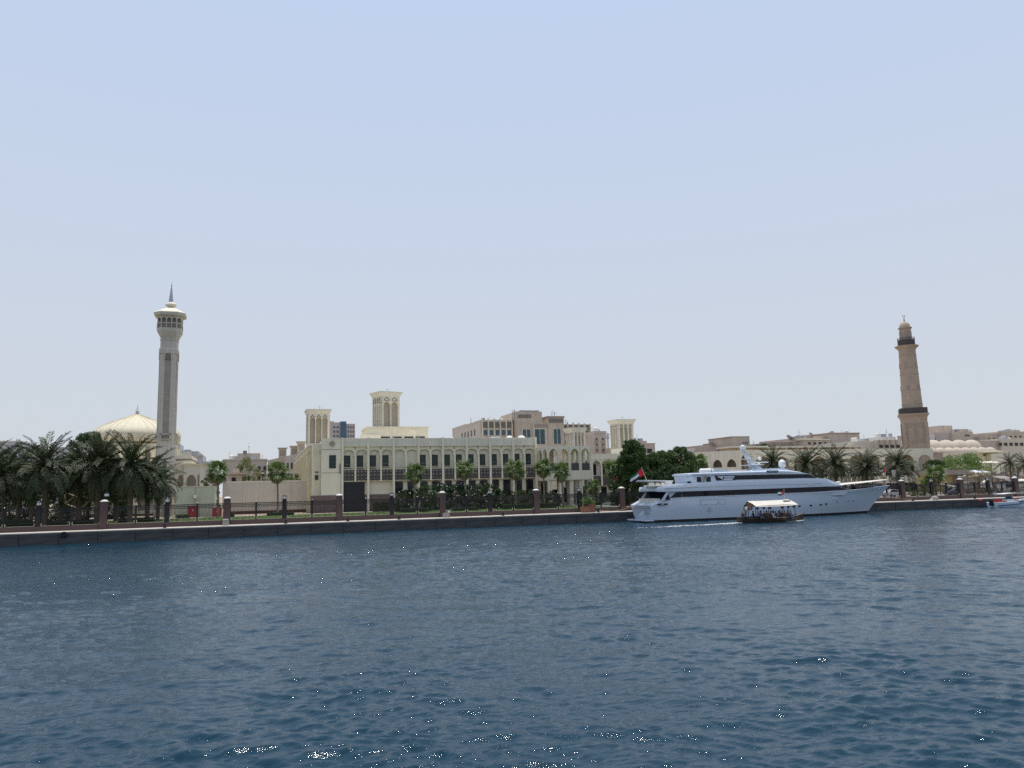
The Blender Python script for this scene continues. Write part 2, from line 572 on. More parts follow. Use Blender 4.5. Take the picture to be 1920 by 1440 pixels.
def quay_wall_material():
    """Dark wet concrete: tide bands and stains run along it, algae near the water."""
    m, nt, b = nodes_of('quay_wall')
    N, L = nt.nodes, nt.links
    tc = N.new('ShaderNodeTexCoord')
    n = N.new('ShaderNodeTexNoise')
    n.inputs['Scale'].default_value = 0.8
    n.inputs['Detail'].default_value = 7
    mp = N.new('ShaderNodeMapping')
    mp.inputs['Scale'].default_value = (0.35, 1, 2.2)
    L.new(tc.outputs['Object'], mp.inputs['Vector'])
    L.new(mp.outputs['Vector'], n.inputs['Vector'])
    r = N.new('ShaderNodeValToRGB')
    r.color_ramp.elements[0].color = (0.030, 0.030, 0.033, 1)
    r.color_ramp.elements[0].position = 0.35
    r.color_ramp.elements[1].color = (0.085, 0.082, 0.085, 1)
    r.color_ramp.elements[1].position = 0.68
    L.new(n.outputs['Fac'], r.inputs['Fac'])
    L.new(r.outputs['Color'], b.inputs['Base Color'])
    b.inputs['Roughness'].default_value = 0.7
    bp = N.new('ShaderNodeBump')
    bp.inputs['Strength'].default_value = 0.4
    bp.inputs['Distance'].default_value = 0.08
    L.new(n.outputs['Fac'], bp.inputs['Height'])
    L.new(bp.outputs['Normal'], b.inputs['Normal'])
    MATS['quay_wall'] = m


quay_wall_material()
# ------------------------------------------------------------------ water
LAND = 2.0


def wave_field(x, y):
    """Height of the creek's chop at points x, y (numpy arrays) with the short waves first; returns (list of layers)."""
    r_ = np.random.RandomState(11)
    lay = []
    for i in range(84):
        lam = 0.16 * (30.0 ** (i / 83.0)) * r_.uniform(0.9, 1.1)
        th = R(-26) + r_.normal(0, 0.40) + math.pi / 2
        k = 2 * math.pi / lam
        a = 0.0088 * lam ** 0.95
        if lam > 0.42: a *= (0.42 / lam) ** 0.72
        lay.append((lam, k * math.cos(th), k * math.sin(th), a, r_.uniform(0, 6.283)))
    return lay


WAVES = wave_field(None, None)


def noise2(x, y, s, seed):
    r_ = np.random.RandomState(seed)
    o = np.zeros_like(x)
    for i in range(7):
        th = r_.uniform(0, 6.283)
        k = s * r_.uniform(0.6, 1.7)
        o += np.sin(x * k * math.cos(th) + y * k * math.sin(th) + r_.uniform(0, 6.283))
    return o / 7.0


def water_height(x, y, spacing):
    x = np.asarray(x, dtype=np.float64); y = np.asarray(y, dtype=np.float64)
    wx = x + 0.5 * noise2(x, y, 0.9, 3); wy = y + 0.5 * noise2(x, y, 0.9, 4)
    gust = 1.0 + 0.9 * noise2(x, y, 0.12, 5) + 0.5 * noise2(x, y, 0.4, 6)
    gust = np.clip(gust, 0.4, 1.4)
    h = np.zeros_like(x)
    for lam, kx, ky, a, ph in WAVES:
        w = np.clip((lam / spacing - 2.0) / 2.0, 0, 1)
        if np.max(w) <= 0: continue
        p = kx * wx + ky * wy + ph
        s = np.sin(p)
        h += w * a * (s + 0.28 * np.cos(2 * p)) * (gust if lam < 2.2 else 1.0)
    return h


def build_water():
    # fan of water round the viewer's boat, coarser with distance, then flat sheets out to the rim
    nr, na = 900, 760
    rr = 9.0 * (215.0 / 9.0) ** (np.arange(nr) / (nr - 1.0))
    aa = np.linspace(R(-34), R(62), na)           # from +Y towards +X
    RR, AA = np.meshgrid(rr, aa, indexing='ij')
    X = np.sin(AA) * RR; Y = CAM[1] + np.cos(AA) * RR
    dr = np.gradient(rr)
    sp = np.maximum(dr[:, None] * np.ones_like(AA), RR * (aa[1] - aa[0]))
    Z = water_height(X, Y, sp)
    inside = (Y < 2.5)
    edge = np.clip((RR - 9.0) / 3.0, 0, 1) * np.clip((215 - RR) / 40.0, 0, 1) * np.clip((AA - aa[0]) / 0.05, 0, 1) * np.clip((aa[-1] - AA) / 0.05, 0, 1)
    Z *= edge
    co = np.stack([X, Y, Z], -1).reshape(-1, 3)
    idx = np.arange(nr * na).reshape(nr, na)
    q = np.stack([idx[:-1, :-1], idx[:-1, 1:], idx[1:, 1:], idx[1:, :-1]], -1)
    keep = (inside[:-1, :-1] | inside[:-1, 1:] | inside[1:, 1:] | inside[1:, :-1])
    q = q[keep][:, ::-1]
    used = np.unique(q)
    mp = np.full(nr * na, -1); mp[used] = np.arange(len(used))
    co = co[used]; q = mp[q]
    # flat rest: ring segments round the fan (behind, left, right, beyond)
    ring = []
    vs = co.tolist()
    base = len(vs)
    A2 = np.concatenate([np.linspace(R(62), R(326), 40)])
    inner = [(math.sin(a) * 9, CAM[1] + math.cos(a) * 9, 0) for a in A2]
    outer = [(math.sin(a) * 215, CAM[1] + math.cos(a) * 215, 0) for a in A2]
    far = [(math.sin(a) * 4000, CAM[1] + math.cos(a) * 4000, 0) for a in A2]
    extra_v = inner + outer + far
    n = len(A2)
    extra_f = []
    for i in range(n - 1):
        extra_f += [(i, i + 1, n + i + 1, n + i), (n + i, n + i + 1, 2 * n + i + 1, 2 * n + i)]
    # disc under the viewer and the wedge past the fan's end
    disc = [(math.sin(a) * 9, CAM[1] + math.cos(a) * 9, 0) for a in np.linspace(0, 2 * math.pi, 48, endpoint=False)]
    extra_f.append(tuple(range(len(extra_v), len(extra_v) + 48))[::-1])
    extra_v += disc
    for a0, a1 in ((aa[-1] - 0.35, aa[-1]), (aa[0], aa[0] + 0.35)):
        k = len(extra_v)
        extra_v += [(math.sin(a) * r, CAM[1] + math.cos(a) * r, 0) for r in (214.9, 4000) for a in (a0, a1)]
        extra_f.append((k, k + 1, k + 3, k + 2))
    me = bpy.data.meshes.new('water')
    nq = len(q)
    ev = np.array(extra_v)
    allv = np.concatenate([co, ev])
    loops = [q.reshape(-1)]
    starts = list(range(0, nq * 4, 4)); tot = nq * 4
    ls = []
    for f in extra_f:
        starts.append(tot); tot += len(f)
        ls += [i + len(co) for i in f]
    loops.append(np.array(ls))
    lp = np.concatenate(loops).astype(np.int32)
    me.vertices.add(len(allv)); me.vertices.foreach_set('co', allv.astype(np.float32).reshape(-1))
    me.loops.add(len(lp)); me.loops.foreach_set('vertex_index', lp)
    me.polygons.add(len(starts)); me.polygons.foreach_set('loop_start', np.array(starts, dtype=np.int32))
    me.update(calc_edges=True)
    me.validate()
    me.polygons.foreach_set('use_smooth', [True] * len(me.polygons))
    me.materials.append(MATS['water'])
    struct(link('water', me))


build_water()

# ------------------------------------------------------------------ quay, land, paths
XL, XR = -150.0, 420.0
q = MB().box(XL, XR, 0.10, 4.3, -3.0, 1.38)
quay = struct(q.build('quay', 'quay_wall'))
w_ = 1.72
stone = MB().box(0.012, w_ - 0.012, 0, 1.25, -0.12, 0).mesh('coping_stone', 'coping')
slab = MB().box(0.008, w_ - 0.008, 1.26, 3.78, -0.12, -0.006).mesh('paving_slab', 'paving')
for i in range(int((150 + 62) / w_)):
    x = -62 + i * w_
    for me, nm in ((stone, 'coping_stone'), (slab, 'paving_slab')):
        o = link(nm, me, quay)
        o.location = (x, rnd.uniform(-0.012, 0.012), 1.5 + rnd.uniform(-0.006, 0.006))
MBq = MB().box(XL, -62.1, 0, 3.78, 1.39, 1.5).box(-62 + int(212 / w_) * w_ + 0.1, XR, 0, 3.78, 1.39, 1.5)
MBq.build('coping_run', 'coping', quay)
# wall face panels with recessed joints, and a low ledge
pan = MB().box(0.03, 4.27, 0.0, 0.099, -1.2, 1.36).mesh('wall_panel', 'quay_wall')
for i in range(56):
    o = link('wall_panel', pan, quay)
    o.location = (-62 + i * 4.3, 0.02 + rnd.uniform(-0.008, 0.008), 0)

land = struct(link('ground', plane_mesh('ground', -3000, 3000, 4.25, 6000, LAND - 0.06, 'soil')))
g2 = MB().box(-3000, XL, -0.5, 4.3, -3, LAND - 0.07).box(XR, 3000, -0.5, 4.3, -3, LAND - 0.07).build('shore', 'soil')
struct(g2)
lawn = link('lawn', plane_mesh('lawn', -62, 57, 4.32, 27, LAND - 0.04, 'lawn'))
tag(lawn, kind='stuff')


def grass(name, spots, n, seed, h=0.10):
    r_ = np.random.RandomState(seed)
    V = []; 
    for (x0, x1, y0, y1), k in spots:
        x = r_.uniform(x0, x1, k); y = r_.uniform(y0, y1, k)
        a = r_.uniform(0, 6.283, k); w = r_.uniform(0.03, 0.07, k); hh = r_.uniform(0.5, 1.2, k) * h
        lx = r_.normal(0, 0.04, k); ly = r_.normal(0, 0.04, k)
        z = np.full(k, LAND - 0.04)
        V.append(np.stack([np.stack([x - w * np.cos(a), y - w * np.sin(a), z], -1), np.stack([x + w * np.cos(a), y + w * np.sin(a), z], -1),
                           np.stack([x + lx, y + ly, z + hh], -1)], 1))
    V = np.concatenate(V); k = len(V)
    o = fast_mesh(name, V.reshape(-1, 3), np.arange(k * 3).reshape(-1, 3), 'bright_leaf', r_.uniform(0, .6, k))
    tag(o, kind='stuff')
    return o


def fast_mesh(name, verts, faces, mats, tint=None, parent=None, matidx=None):
    me = fast_me(name, verts, faces, mats, tint, matidx)
    return link(name, me, parent)


def fast_me(name, verts, faces, mats, tint=None, matidx=None):
    """Mesh from numpy arrays; faces all of one size; tint = one number per face."""
    verts = np.asarray(verts, dtype=np.float32); faces = np.asarray(faces, dtype=np.int32)
    me = bpy.data.meshes.new(name)
    n, s = faces.shape
    me.vertices.add(len(verts)); me.vertices.foreach_set('co', verts.reshape(-1))
    me.loops.add(n * s); me.loops.foreach_set('vertex_index', faces.reshape(-1))
    me.polygons.add(n); me.polygons.foreach_set('loop_start', np.arange(0, n * s, s, dtype=np.int32))
    me.update(calc_edges=True)
    for m in (mats if isinstance(mats, (list, tuple)) else [mats]):
        me.materials.append(MATS[m])
    if matidx is not None:
        me.polygons.foreach_set('material_index', np.asarray(matidx, dtype=np.int32))
    if tint is not None:
        a = me.attributes.new('tint', 'FLOAT', 'FACE')
        a.data.foreach_set('value', np.asarray(tint, dtype=np.float32))
    return me


grass('grass', [((-60, 57, 6.5, 22), 26000)], 0, 21)
for nm, x0, x1, y0, y1, m, dz in (('garden_path', -62, 57, 27.02, 31, 'paving', -0.035), ('road', 57.02, 69, 4.35, 80, 'asphalt', -0.045),
                                  ('forecourt', 69.02, 240, 4.35, 34, 'forecourt', -0.05)):
    struct(link(nm, plane_mesh(nm, x0, x1, y0, y1, LAND + dz, m)))
kb = MB().box(56.75, 57.0, 5, 42, LAND - 0.1, LAND + 0.10).box(69.05, 69.3, 5, 42, LAND - 0.1, LAND + 0.10)
struct(kb.build('kerb', 'cap_white'))
# ------------------------------------------------------------------ shared facade pieces
G0 = LAND - 0.3


def rot_at(cx, cy, rz):
    return Matrix.Translation((cx, cy, 0)) @ Matrix.Rotation(rz, 4, 'Z')


FRAME_ME, PANE_ME = {}, {}


def window(parent, x0, x1, z0, z1, y, glass='glass_dark', frame='black_metal', M=None, fw=0.09, mull=False, deep=0.12):
    """A framed window in a wall face at y (looking to -Y): frame proud of the wall, pane set back in it, as a part with a sub-part."""
    b = MB(M)
    b.box(x0, x0 + fw, y - deep, y, z0, z1).box(x1 - fw, x1, y - deep, y, z0, z1)
    b.box(x0 + fw, x1 - fw, y - deep, y, z0, z0 + fw).box(x0 + fw, x1 - fw, y - deep, y, z1 - fw, z1)
    if mull:
        xm = (x0 + x1) / 2
        b.box(xm - fw / 2, xm + fw / 2, y - deep + .01, y, z0 + fw, z1 - fw)
    w = b.build('window', frame, parent)
    p = MB(M).box(x0 + fw, x1 - fw, y - deep * 0.4, y - 0.003, z0 + fw, z1 - fw)
    p.build('pane', glass, w)
    return w


def shutter(parent, name, x0, x1, z0, z1, y, m, M=None, t=0.06):
    return MB(M).box(x0, x1, y - t, y + 0.0, z0, z1).build(name, m, parent)


def arched_window(parent, x0, x1, z0, zs, rise, y, m='recess_brown', M=None, frame='cream_light', t=0.10):
    """A blind pointed window: surround proud of the wall with a set-back screen."""
    c, h = (x0 + x1) / 2, (x1 - x0) / 2
    a = arch_pts(c, h + t, zs, rise + t)
    i = arch_pts(c, h, zs, rise)
    b = MB(M)
    o_ = [(x0 - t, z0)] + a + [(x1 + t, z0)]
    n_ = [(x0, z0)] + i + [(x1, z0)]
    for k in range(len(o_) - 1):
        (ax, az), (bx, bz), (cx, cz), (dx, dz) = o_[k], o_[k + 1], n_[k + 1], n_[k]
        b.add([(ax, y - t, az), (bx, y - t, bz), (cx, y - t, cz), (dx, y - t, dz), (ax, y, az), (bx, y, bz), (cx, y, cz), (dx, y, dz)],
              [(0, 1, 2, 3)[::-1], (0, 4, 5, 1)[::-1], (3, 2, 6, 7)[::-1], (4, 7, 6, 5)[::-1]])
    w = b.build('window', frame, parent, fix=True)
    s = MB(M).prism_y([(x1, z0)] + i[::-1] + [(x0, z0)], y - 0.03, y + 0.02)
    s.build('pane', m, w, fix=True)
    return w


def wind_tower(cx, cy, hx, hy, z0, zp, zt, nx, ny, label, wall='cream', inner='shade_cream', rz=0.0, eave=0.5, motif=0, finial=True,
               plinth=None, group='wind towers above the roofs'):
    """Barjeel: plain base, tall panels between slender pilasters under pointed heads, flared cornice."""
    t = thing('wind_tower', (cx, cy, z0), label, 'wind tower', group)
    MB(rot_at(cx, cy, rz)).box(-hx, hx, -hy, hy, z0, zp).build('base', wall, t)
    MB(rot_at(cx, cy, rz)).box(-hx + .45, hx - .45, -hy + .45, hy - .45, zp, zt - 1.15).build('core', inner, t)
    H = zt - 1.15
    for k, (hw, n, hd) in enumerate(((hx, nx, hy), (hy, ny, hx), (hx, nx, hy), (hy, ny, hx))):
        M = rot_at(cx, cy, rz) @ Matrix.Rotation(k * math.pi / 2, 4, 'Z')
        cw = 0.42
        e = hw - 0.012 if k % 2 else hw
        pw = 0.22
        bay = (2 * hw - 2 * cw + pw) / n
        ops = []
        for i in range(n):
            xa = -hw + cw + i * bay
            ops.append((xa, xa + bay - pw, zp + 0.05, H - (H - zp) * (0.30 if motif else 0.20), (bay - pw) * 0.55))
        b = MB(M).arch_wall(-e, e, zp, H, ops, -hd, -hd + 0.40)
        b.build('screen', wall, t)
        for i in range(n + 1):
            x = -hw + cw - pw / 2 + i * bay
            MB(M).box(x - 0.10, x + 0.10, -hd - 0.09, -hd - 0.002, zp, H).build('pilaster', wall, t)
        for xa, xb, _, sp, ri in ops:
            if motif:      # pierced ogee over each panel
                c, s = (xa + xb) / 2, (xb - xa) * 0.36
                zc = sp + ri + (H - sp - ri) * 0.5
                sc_ = (H - sp - ri) * 0.42
                pts = [(c, zc + sc_), (c - s * .5, zc + sc_ * .45), (c - s, zc - sc_ * .2), (c - s * .75, zc - sc_ * .75), (c - s * .25, zc - sc_ * .85),
                       (c, zc - sc_ * .6), (c + s * .25, zc - sc_ * .85), (c + s * .75, zc - sc_ * .75), (c + s, zc - sc_ * .2), (c + s * .5, zc + sc_ * .45)]
                ring = MB(M)
                for a_, b_ in zip(pts, pts[1:] + pts[:1]):
                    ring.tube((a_[0], -hd - .02, a_[1]), (b_[0], -hd - .02, b_[1]), 0.085, n=4)
                ring.build('ogee_ornament', 'recess_brown', t)
            else:          # trefoil relief
                c = (xa + xb) / 2
                zc = sp + ri + (H - sp - ri) * 0.45
                tr = MB(M)
                for dx, dz in ((0, .22), (-.24, -.12), (.24, -.12)):
                    tr.prism_y([(c + dx + .17 * math.cos(q_), zc + dz + .17 * math.sin(q_)) for q_ in np.linspace(0, 2 * math.pi, 9)[:-1]], -hd - .05, -hd - .002)
                tr.build('trefoil_ornament', 'recess_brown', t)
    Mr = rot_at(cx, cy, rz)
    c = MB(Mr).frust(0, 0, H, zt - 0.22, hx, hy, hx + eave, hy + eave).box(-hx - eave - .06, hx + eave + .06, -hy - eave - .06, hy + eave + .06, zt - .22, zt)
    c.build('cornice', wall, t)
    if finial:
        f = MB(Mr).tube((.3, 0, zt), (.3, 0, zt + 1.05), .05, .03).tube((-.1, 0, zt + .7), (.7, 0, zt + .7), .03, n=4)
        f.build('finial', 'spire_grey', t)
    if plinth:
        MB(Mr).box(*plinth).build('plinth', wall, t)
    return t


# ------------------------------------------------------------------ the court building facing the water
court = thing('court_building', (31, 36, LAND), 'long two-storey cream court building with dark lattice balconies behind the flowering bushes', 'building')
V0, VR = 36.0, 36.78
X0, X1, XE = 10.75, 14.5, 52.3
ZT = 15.4
NB = 8
BW = (XE - X1) / NB
HB = BW / 2
# body behind the gallery
b = MB().box(X0 + .02, XE, VR, 62, G0, 14.9)
b.build('wall', 'cream_light', court)
# corner block with joints
cb = MB().box(X0, X1 - .28, V0, VR - .01, G0, ZT)
cb.build('corner_block', 'grey_cream', court)
for z in (13.35, 9.1):
    MB().box(X0 + .02, X1 - .3, V0 - .02, V0 - .002, z - .035, z + .035).build('joint', 'recess_brown', court)
window(court, 12.15, 13.32, 9.95, 12.3, V0, 'glass_green', fw=.13)
# round emblem of the court, plain relief ring with an upright device
em = MB().lathe(0, 0, [(.52, 0), (.52, .10), (.40, .10), (.40, .05), (.01, .05)], 20, cap=False)
em.v = [(12.67 + x, V0 - z, 14.42 + y) for x, y, z in em.v]
em.box(12.67 - .06, 12.67 + .10, V0 - .12, V0 - .04, 14.18, 14.66).box(12.5, 12.66, V0 - .10, V0 - .04, 14.12, 14.25)
em.build('emblem', 'shade_cream', court, fix=True)
# side of the corner block seen past the edge: service recess
MB().box(X0 - 1.35, X0 - .01, V0 + 2.2, V0 + 6, G0, 14.6).build('stair_block', 'grey_cream', court)
MB().box(X0 - .55, X0 - .02, V0 + .5, V0 + 1.5, 13.2, 14.5).build('bracket_block', 'cream_light', court)
window(court, 9.75, 10.4, 7.9, 8.8, V0 + 2.2, 'glass_dark', 'recess_brown')
window(court, 9.75, 10.4, 9.2, 9.45, V0 + 2.2, 'glass_dark', 'recess_brown')
# parapet and frieze with arched heads of the bays, front plane
ops = []
for i in range(2 * NB):
    x = X1 + i * HB
    ops.append((x + .24, x + HB - .24, 12.2, 12.82, .46))
fr = MB().arch_wall(X1 - .27, XE + .24, 12.2, 13.88, ops, V0 + .36, V0 + .64)
fr.build('frieze', 'grey_cream', court)
MB().box(X1 - .27, XE + .24, V0 + .0, V0 + .6, 13.88, 14.02).build('string_course', 'cream_light', court)
MB().box(X1 - .27, XE + .24, V0 + .55, VR, 13.4, 13.8).build('gallery_ceiling', 'cream_light', court)
for i in range(2 * NB):
    x = X1 + i * HB
    MB().box(x + .16, x + HB - .16, V0 + .10, V0 + .5, 14.02, 15.36).build('parapet_panel', 'cream', court)
MB().box(X1 - .2, XE + .2, V0 + .13, V0 + .48, 14.02, 15.42).build('parapet', 'grey_cream', court)
for i in range(NB + 1):
    x = X1 + i * BW
    MB().box(x - .20, x + .20, V0 - .16, V0 + .42, G0, 12.2).build('column', 'grey_cream', court)
    MB().box(x - .20, x + .20, V0 - .16, V0 + .12, 12.2, ZT + .12).build('pier', 'grey_cream', court)
for i in range(NB):
    x = X1 + i * BW + HB
    MB().box(x - .15, x + .15, V0 - .10, V0 + .40, 7.42, 12.2).build('half_column', 'grey_cream', court)
    MB().box(x - .05, x + .05, V0 + .30, V0 + .358, 13.3, 13.88).build('joint', 'recess_brown', court)
# balcony floor, rails and lattice panels
MB().box(X1 - .2, XE + .2, V0 + .2, VR - .02, 7.45, 7.7).build('balcony_floor', 'cream', court)


def lattice_panel(x0, x1, y, z0, z1):
    b = MB()
    b.k = 0
    b.box(x0, x1, y, y + .10, z0, z1)
    n = 3
    for j in range(3):
        for i in range(n):
            cx = x0 + (x1 - x0) * (i + .5) / n
            cz = z0 + (z1 - z0) * (j + .5) / 3 + .04
            b.k = 1 if j else 2
            r = .115
            b.prism_y([(cx + r * math.cos(a), cz + r * math.sin(a)) for a in np.linspace(0, 2 * math.pi, 9)[:-1]], y - .03, y - .002)
            for a in (45, 135, 225, 315):     # raised strapwork of the lattice
                b.k = 3
                dx, dz = math.cos(R(a)), math.sin(R(a))
                b.tube((cx + .16 * dx, y - .01, cz + .16 * dz), (cx + .36 * dx, y - .01, cz + .33 * dz), .03, n=4)
    return b


lp = None
for i in range(2 * NB):
    x = X1 + i * HB
    lattice_panel(x + .21, x + HB - .20, V0 + .08, 7.62, 9.52).build('lattice_panel', ['lattice_dark', 'lattice_dot', 'recess_brown', 'grey_panel'], court)
    for z in (9.68, 10.02):
        MB().box(x + .2, x + HB * .62, V0 + .06, V0 + .2, z - .05, z + .05).box(x + HB * .66, x + HB - .19, V0 + .06, V0 + .2, z - .05, z + .05) \
            .build('handrail', 'cream_paint', court)
    # recessed wall of the bay: niche moulding and window
    if i not in (4, 5):
        c = x + HB / 2
        MB().box(c + .34, c + .42, VR - .10, VR - .002, 7.7, 12.6).build('jamb', 'cream_light', court)
        MB().box(c - .92, c - .84, VR - .10, VR - .002, 7.7, 12.6).build('jamb', 'cream_light', court)
        low = 7.9 if i in (1, 2) else 9.95
        window(court, c - .82, c + .30, low, 12.25, VR, 'glass_green', fw=.12)
        if i % 3 == 0:
            w2 = MB().box(c - .68, c + .16, VR - .10, VR - .06, 10.6, 10.72).build('blind', 'grey_panel', court)
# ground floor: vehicle door, granite base, dark windows and hanging signs of light between columns
MB().box(X1 + .23, X1 + BW - .62, VR - .3, VR - .01, G0, 7.3).build('vehicle_door', 'door_dark', court)
for k in range(7):
    z = 2.2 + k * .72
    MB().box(X1 + .25, X1 + BW - .64, VR - .34, VR - .302, z, z + .64).build('door_panel', 'door_dark', court)
MB().box(X1 + BW - .6, XE, VR - .14, VR - .003, G0, 5.0).build('granite_base', 'brown_stone', court)
MB().box(8.85, X1 - .3, V0 - .12, V0 - .003, G0, 5.05).build('granite_base', 'brown_stone', court)
for i in range(2, 2 * NB):
    x = X1 + i * HB
    if i < 4: continue
    window(court, x + .35, x + HB - .55, 4.2 if i > 10 else 5.1, 7.2, VR - .14, 'glass_dark', fw=.08, mull=(i % 2 == 0))
# drain pipe
MB().tube((14.05, V0 - .12, 9.0), (14.05, V0 - .12, 10.7), .09).build('pipe', 'recess_brown', court)

# ---- roof: penthouse with a row of dark windows
pent = MB().box(21.0, 33.5, 50, 60, 14.9, 18.5)
pent.build('penthouse', 'cream_light', court)
MB().box(20.8, 33.7, 49.8, 60.2, 18.5, 18.75).build('roof_edge', 'cream', court)
MB().box(19.4, 23.4, 48.4, 49.9, 14.9, 17.0).build('penthouse_step', 'cream_light', court)
for i in range(4):
    x = 23.6 + i * 2.42
    window(court, x, x + 1.95, 15.5, 16.7, 50, 'glass_dark', 'recess_brown')
MB().box(29.5, 31.6, 49.93, 49.997, 17.2, 18.2).build('louvre', 'grey_cream', court)
MB().box(13.5, 52, 40, 61.5, 14.9, 15.1).build('roof', 'grey_cream', court)
for x, y, s in ((50.2, 38.5, .9), (47.9, 39.2, .8), (37.2, 44, .7)):
    MB().lathe(x, y, [(s * .8, 15.1), (s, 15.5), (s * .6, 15.95), (.05, 16.05)], 10).build('roof_vent', 'cap_white', court)

# ---- side wing running inland with buttresses
wing = thing('side_wing', (9.2, 72, LAND), 'buttressed cream side wing receding inland behind the beige boundary wall', 'building')
MB().box(9.1, 18, 42.5, 104, G0, 14.4).build('wall', 'cream_warm', wing)
MB().box(8.9, 18.2, 42.3, 104.2, 14.4, 14.75).build('parapet', 'cream', wing)
for i in range(30):
    y = 44 + i * 2.03
    MB().box(8.72, 9.098, y - .28, y + .28, G0, 13.3).build('buttress', 'cream_warm', wing)
MB().box(8.78, 9.098, 43, 104, 13.3, 13.75).build('band', 'cream_warm', wing)

# ---- arcaded pavilion at the far end of the court
pav = thing('arcade_pavilion', (57, 33, LAND), 'cream pavilion with open pointed arcade raised on pillars beside the court building', 'building')
PX0, PX1, PV0, PV1 = 52.6, 61.5, 30.0, 44.0
nb = 4
pb = (PX1 - PX0) / nb
ops = [(PX0 + i * pb + .27, PX0 + (i + 1) * pb - .27, 8.62, 11.7, 1.15) for i in range(nb)]
MB().arch_wall(PX0, PX1, 6.95, 13.35, ops, PV0, PV0 + .45).build('wall', 'grey_cream', pav)
# the same arcade towards the court (side) and behind
Ms = Matrix.Translation((PX0, PV0, 0)) @ Matrix.Rotation(-math.pi / 2, 4, 'Z')
sb = (PV1 - PV0 - .47) / 5
ops = [(-(PV1 - PV0) + i * sb + .27, -(PV1 - PV0) + (i + 1) * sb - .27, 8.62, 11.7, 1.15) for i in range(5)]
MB(Ms).arch_wall(-(PV1 - PV0), -.46, 6.95, 13.34, ops, 0.003, .45).build('wall', 'grey_cream', pav)
ops = [(-(PV1 - PV0) + i * sb + .27, -(PV1 - PV0) + (i + 1) * sb - .27, 8.62, 11.7, 1.15) for i in range(5)]
MB(Ms).arch_wall(-(PV1 - PV0), -.46, 6.95, 13.34, ops, PX1 - PX0 - .45, PX1 - PX0 - .003).build('wall', 'grey_cream', pav)
MB().box(PX0 + .5, PX1 - 3.6, PV1 - 3.2, PV1 - .1, 7.1, 13.2).build('inner_room', 'cream', pav)
window(pav, 53.6, 55.0, 7.9, 11.2, PV1 - 3.2, 'glass_dark')
window(pav, 56.2, 57.0, 7.9, 10.8, PV1 - 3.2, 'glass_dark')
MB().box(PX0 + .01, PX1 - .01, PV0 + .01, PV1, 13.1, 13.33).build('roof', 'grey_cream', pav)
MB().box(PX0 + .02, PX1 - .02, PV0 + .03, PV1 + .5, 6.8, 7.12).build('floor_slab', 'cream', pav)
for i in range(nb + 1):
    x = PX0 + i * pb
    MB().box(x - .08, x + .08, PV0 - .07, PV0 - .002, 6.95, 13.3).build('pilaster', 'cream_light', pav)
for i in range(nb):
    x = PX0 + i * pb
    MB().box(x + .3, x + pb - .3, PV0 + .10, PV0 + .18, 8.62, 10.05).build('lattice_panel', 'lattice_dark', pav)
    for j in range(5):
        MB().box(x + .34 + j * .37, x + .40 + j * .37, PV0 + .06, PV0 + .098, 8.64, 10.03).build('lattice_bar', 'grey_panel', pav)
for i, x in enumerate((53.0, 55.2, 57.4, 59.4, 61.1)):
    for y in (PV0 + .6, PV0 + 7):
        MB().box(x - .33, x + .33, y - .33, y + .33, G0, 6.8).build('pillar', 'cream', pav)
MB().box(PX0, PX0 + 5.2, PV1 - 1, PV1 + .3, G0, 6.79).build('rear_wall', 'mauve_wall', pav)
window(pav, 53.6, 54.6, 3.2, 6.2, PV1 - 1, 'glass_dark')
window(pav, 55.9, 56.7, 3.2, 6.2, PV1 - 1, 'glass_dark')

# ---- set-back wing with fins behind the pavilion
bw = thing('court_annex', (75, 50, LAND), 'lower cream annex with fins and dark screens behind the dark green trees', 'building')
MB().box(62, 96, 47.6, 70, G0, 12.2).build('wall', 'cream', bw)
AX0, AB = 62.2, 2.2
ops = [(AX0 + i * AB + .2, AX0 + (i + 1) * AB - .2, 10.2, 10.2, .85) for i in range(15)]
MB().arch_wall(AX0, AX0 + 15 * AB, 10.2, 11.25, ops, 46.1, 46.5).build('frieze', 'cream', bw)
MB().box(AX0, AX0 + 33, 46.0, 47.5, 11.25, 12.5).build('parapet', 'cream_light', bw)
for i in range(16):
    x = AX0 + i * AB
    MB().box(x - .17, x + .17, 45.9, 46.4, G0 if i % 2 else 5.6, 10.2).build('fin', 'cream_light', bw)
    if i < 15:
        MB().box(x + .2, x + AB - .2, 46.15, 46.3, 5.7, 7.7).build('lattice_panel', 'lattice_dark', bw)
        window(bw, x + .55, x + AB - .6, 8.0, 10.3, 47.6, 'glass_dark')
        window(bw, x + .5, x + AB - .5, 3.0, 5.3, 47.6, 'glass_dark')

# ---- wind towers
wind_tower(11.6, 58, 2.2, 2.4, 12, 15.7, 22.85, 3, 3, 'cream wind tower with three arched panels at the inland corner of the court roof', 'cream', eave=.36)
wind_tower(25.7, 56.4, 2.14, 2.14, 14.9, 19.05, 26.6, 2, 4, 'tall cream wind tower with ogee ornaments standing on the penthouse', 'cream', rz=R(19), eave=.42, motif=1)
wind_tower(67.0, 50.5, 1.6, 1.6, 10, 12.6, 18.5, 3, 3, 'cream wind tower rising right behind the arcade pavilion roof', 'cream', rz=R(9), eave=.34, finial=False)
wind_tower(83.4, 60.5, 2.08, 2.08, 8, 14.3, 21.3, 3, 3, 'cream wind tower standing above the dark pointed tree', 'cream', rz=R(2), eave=.46)

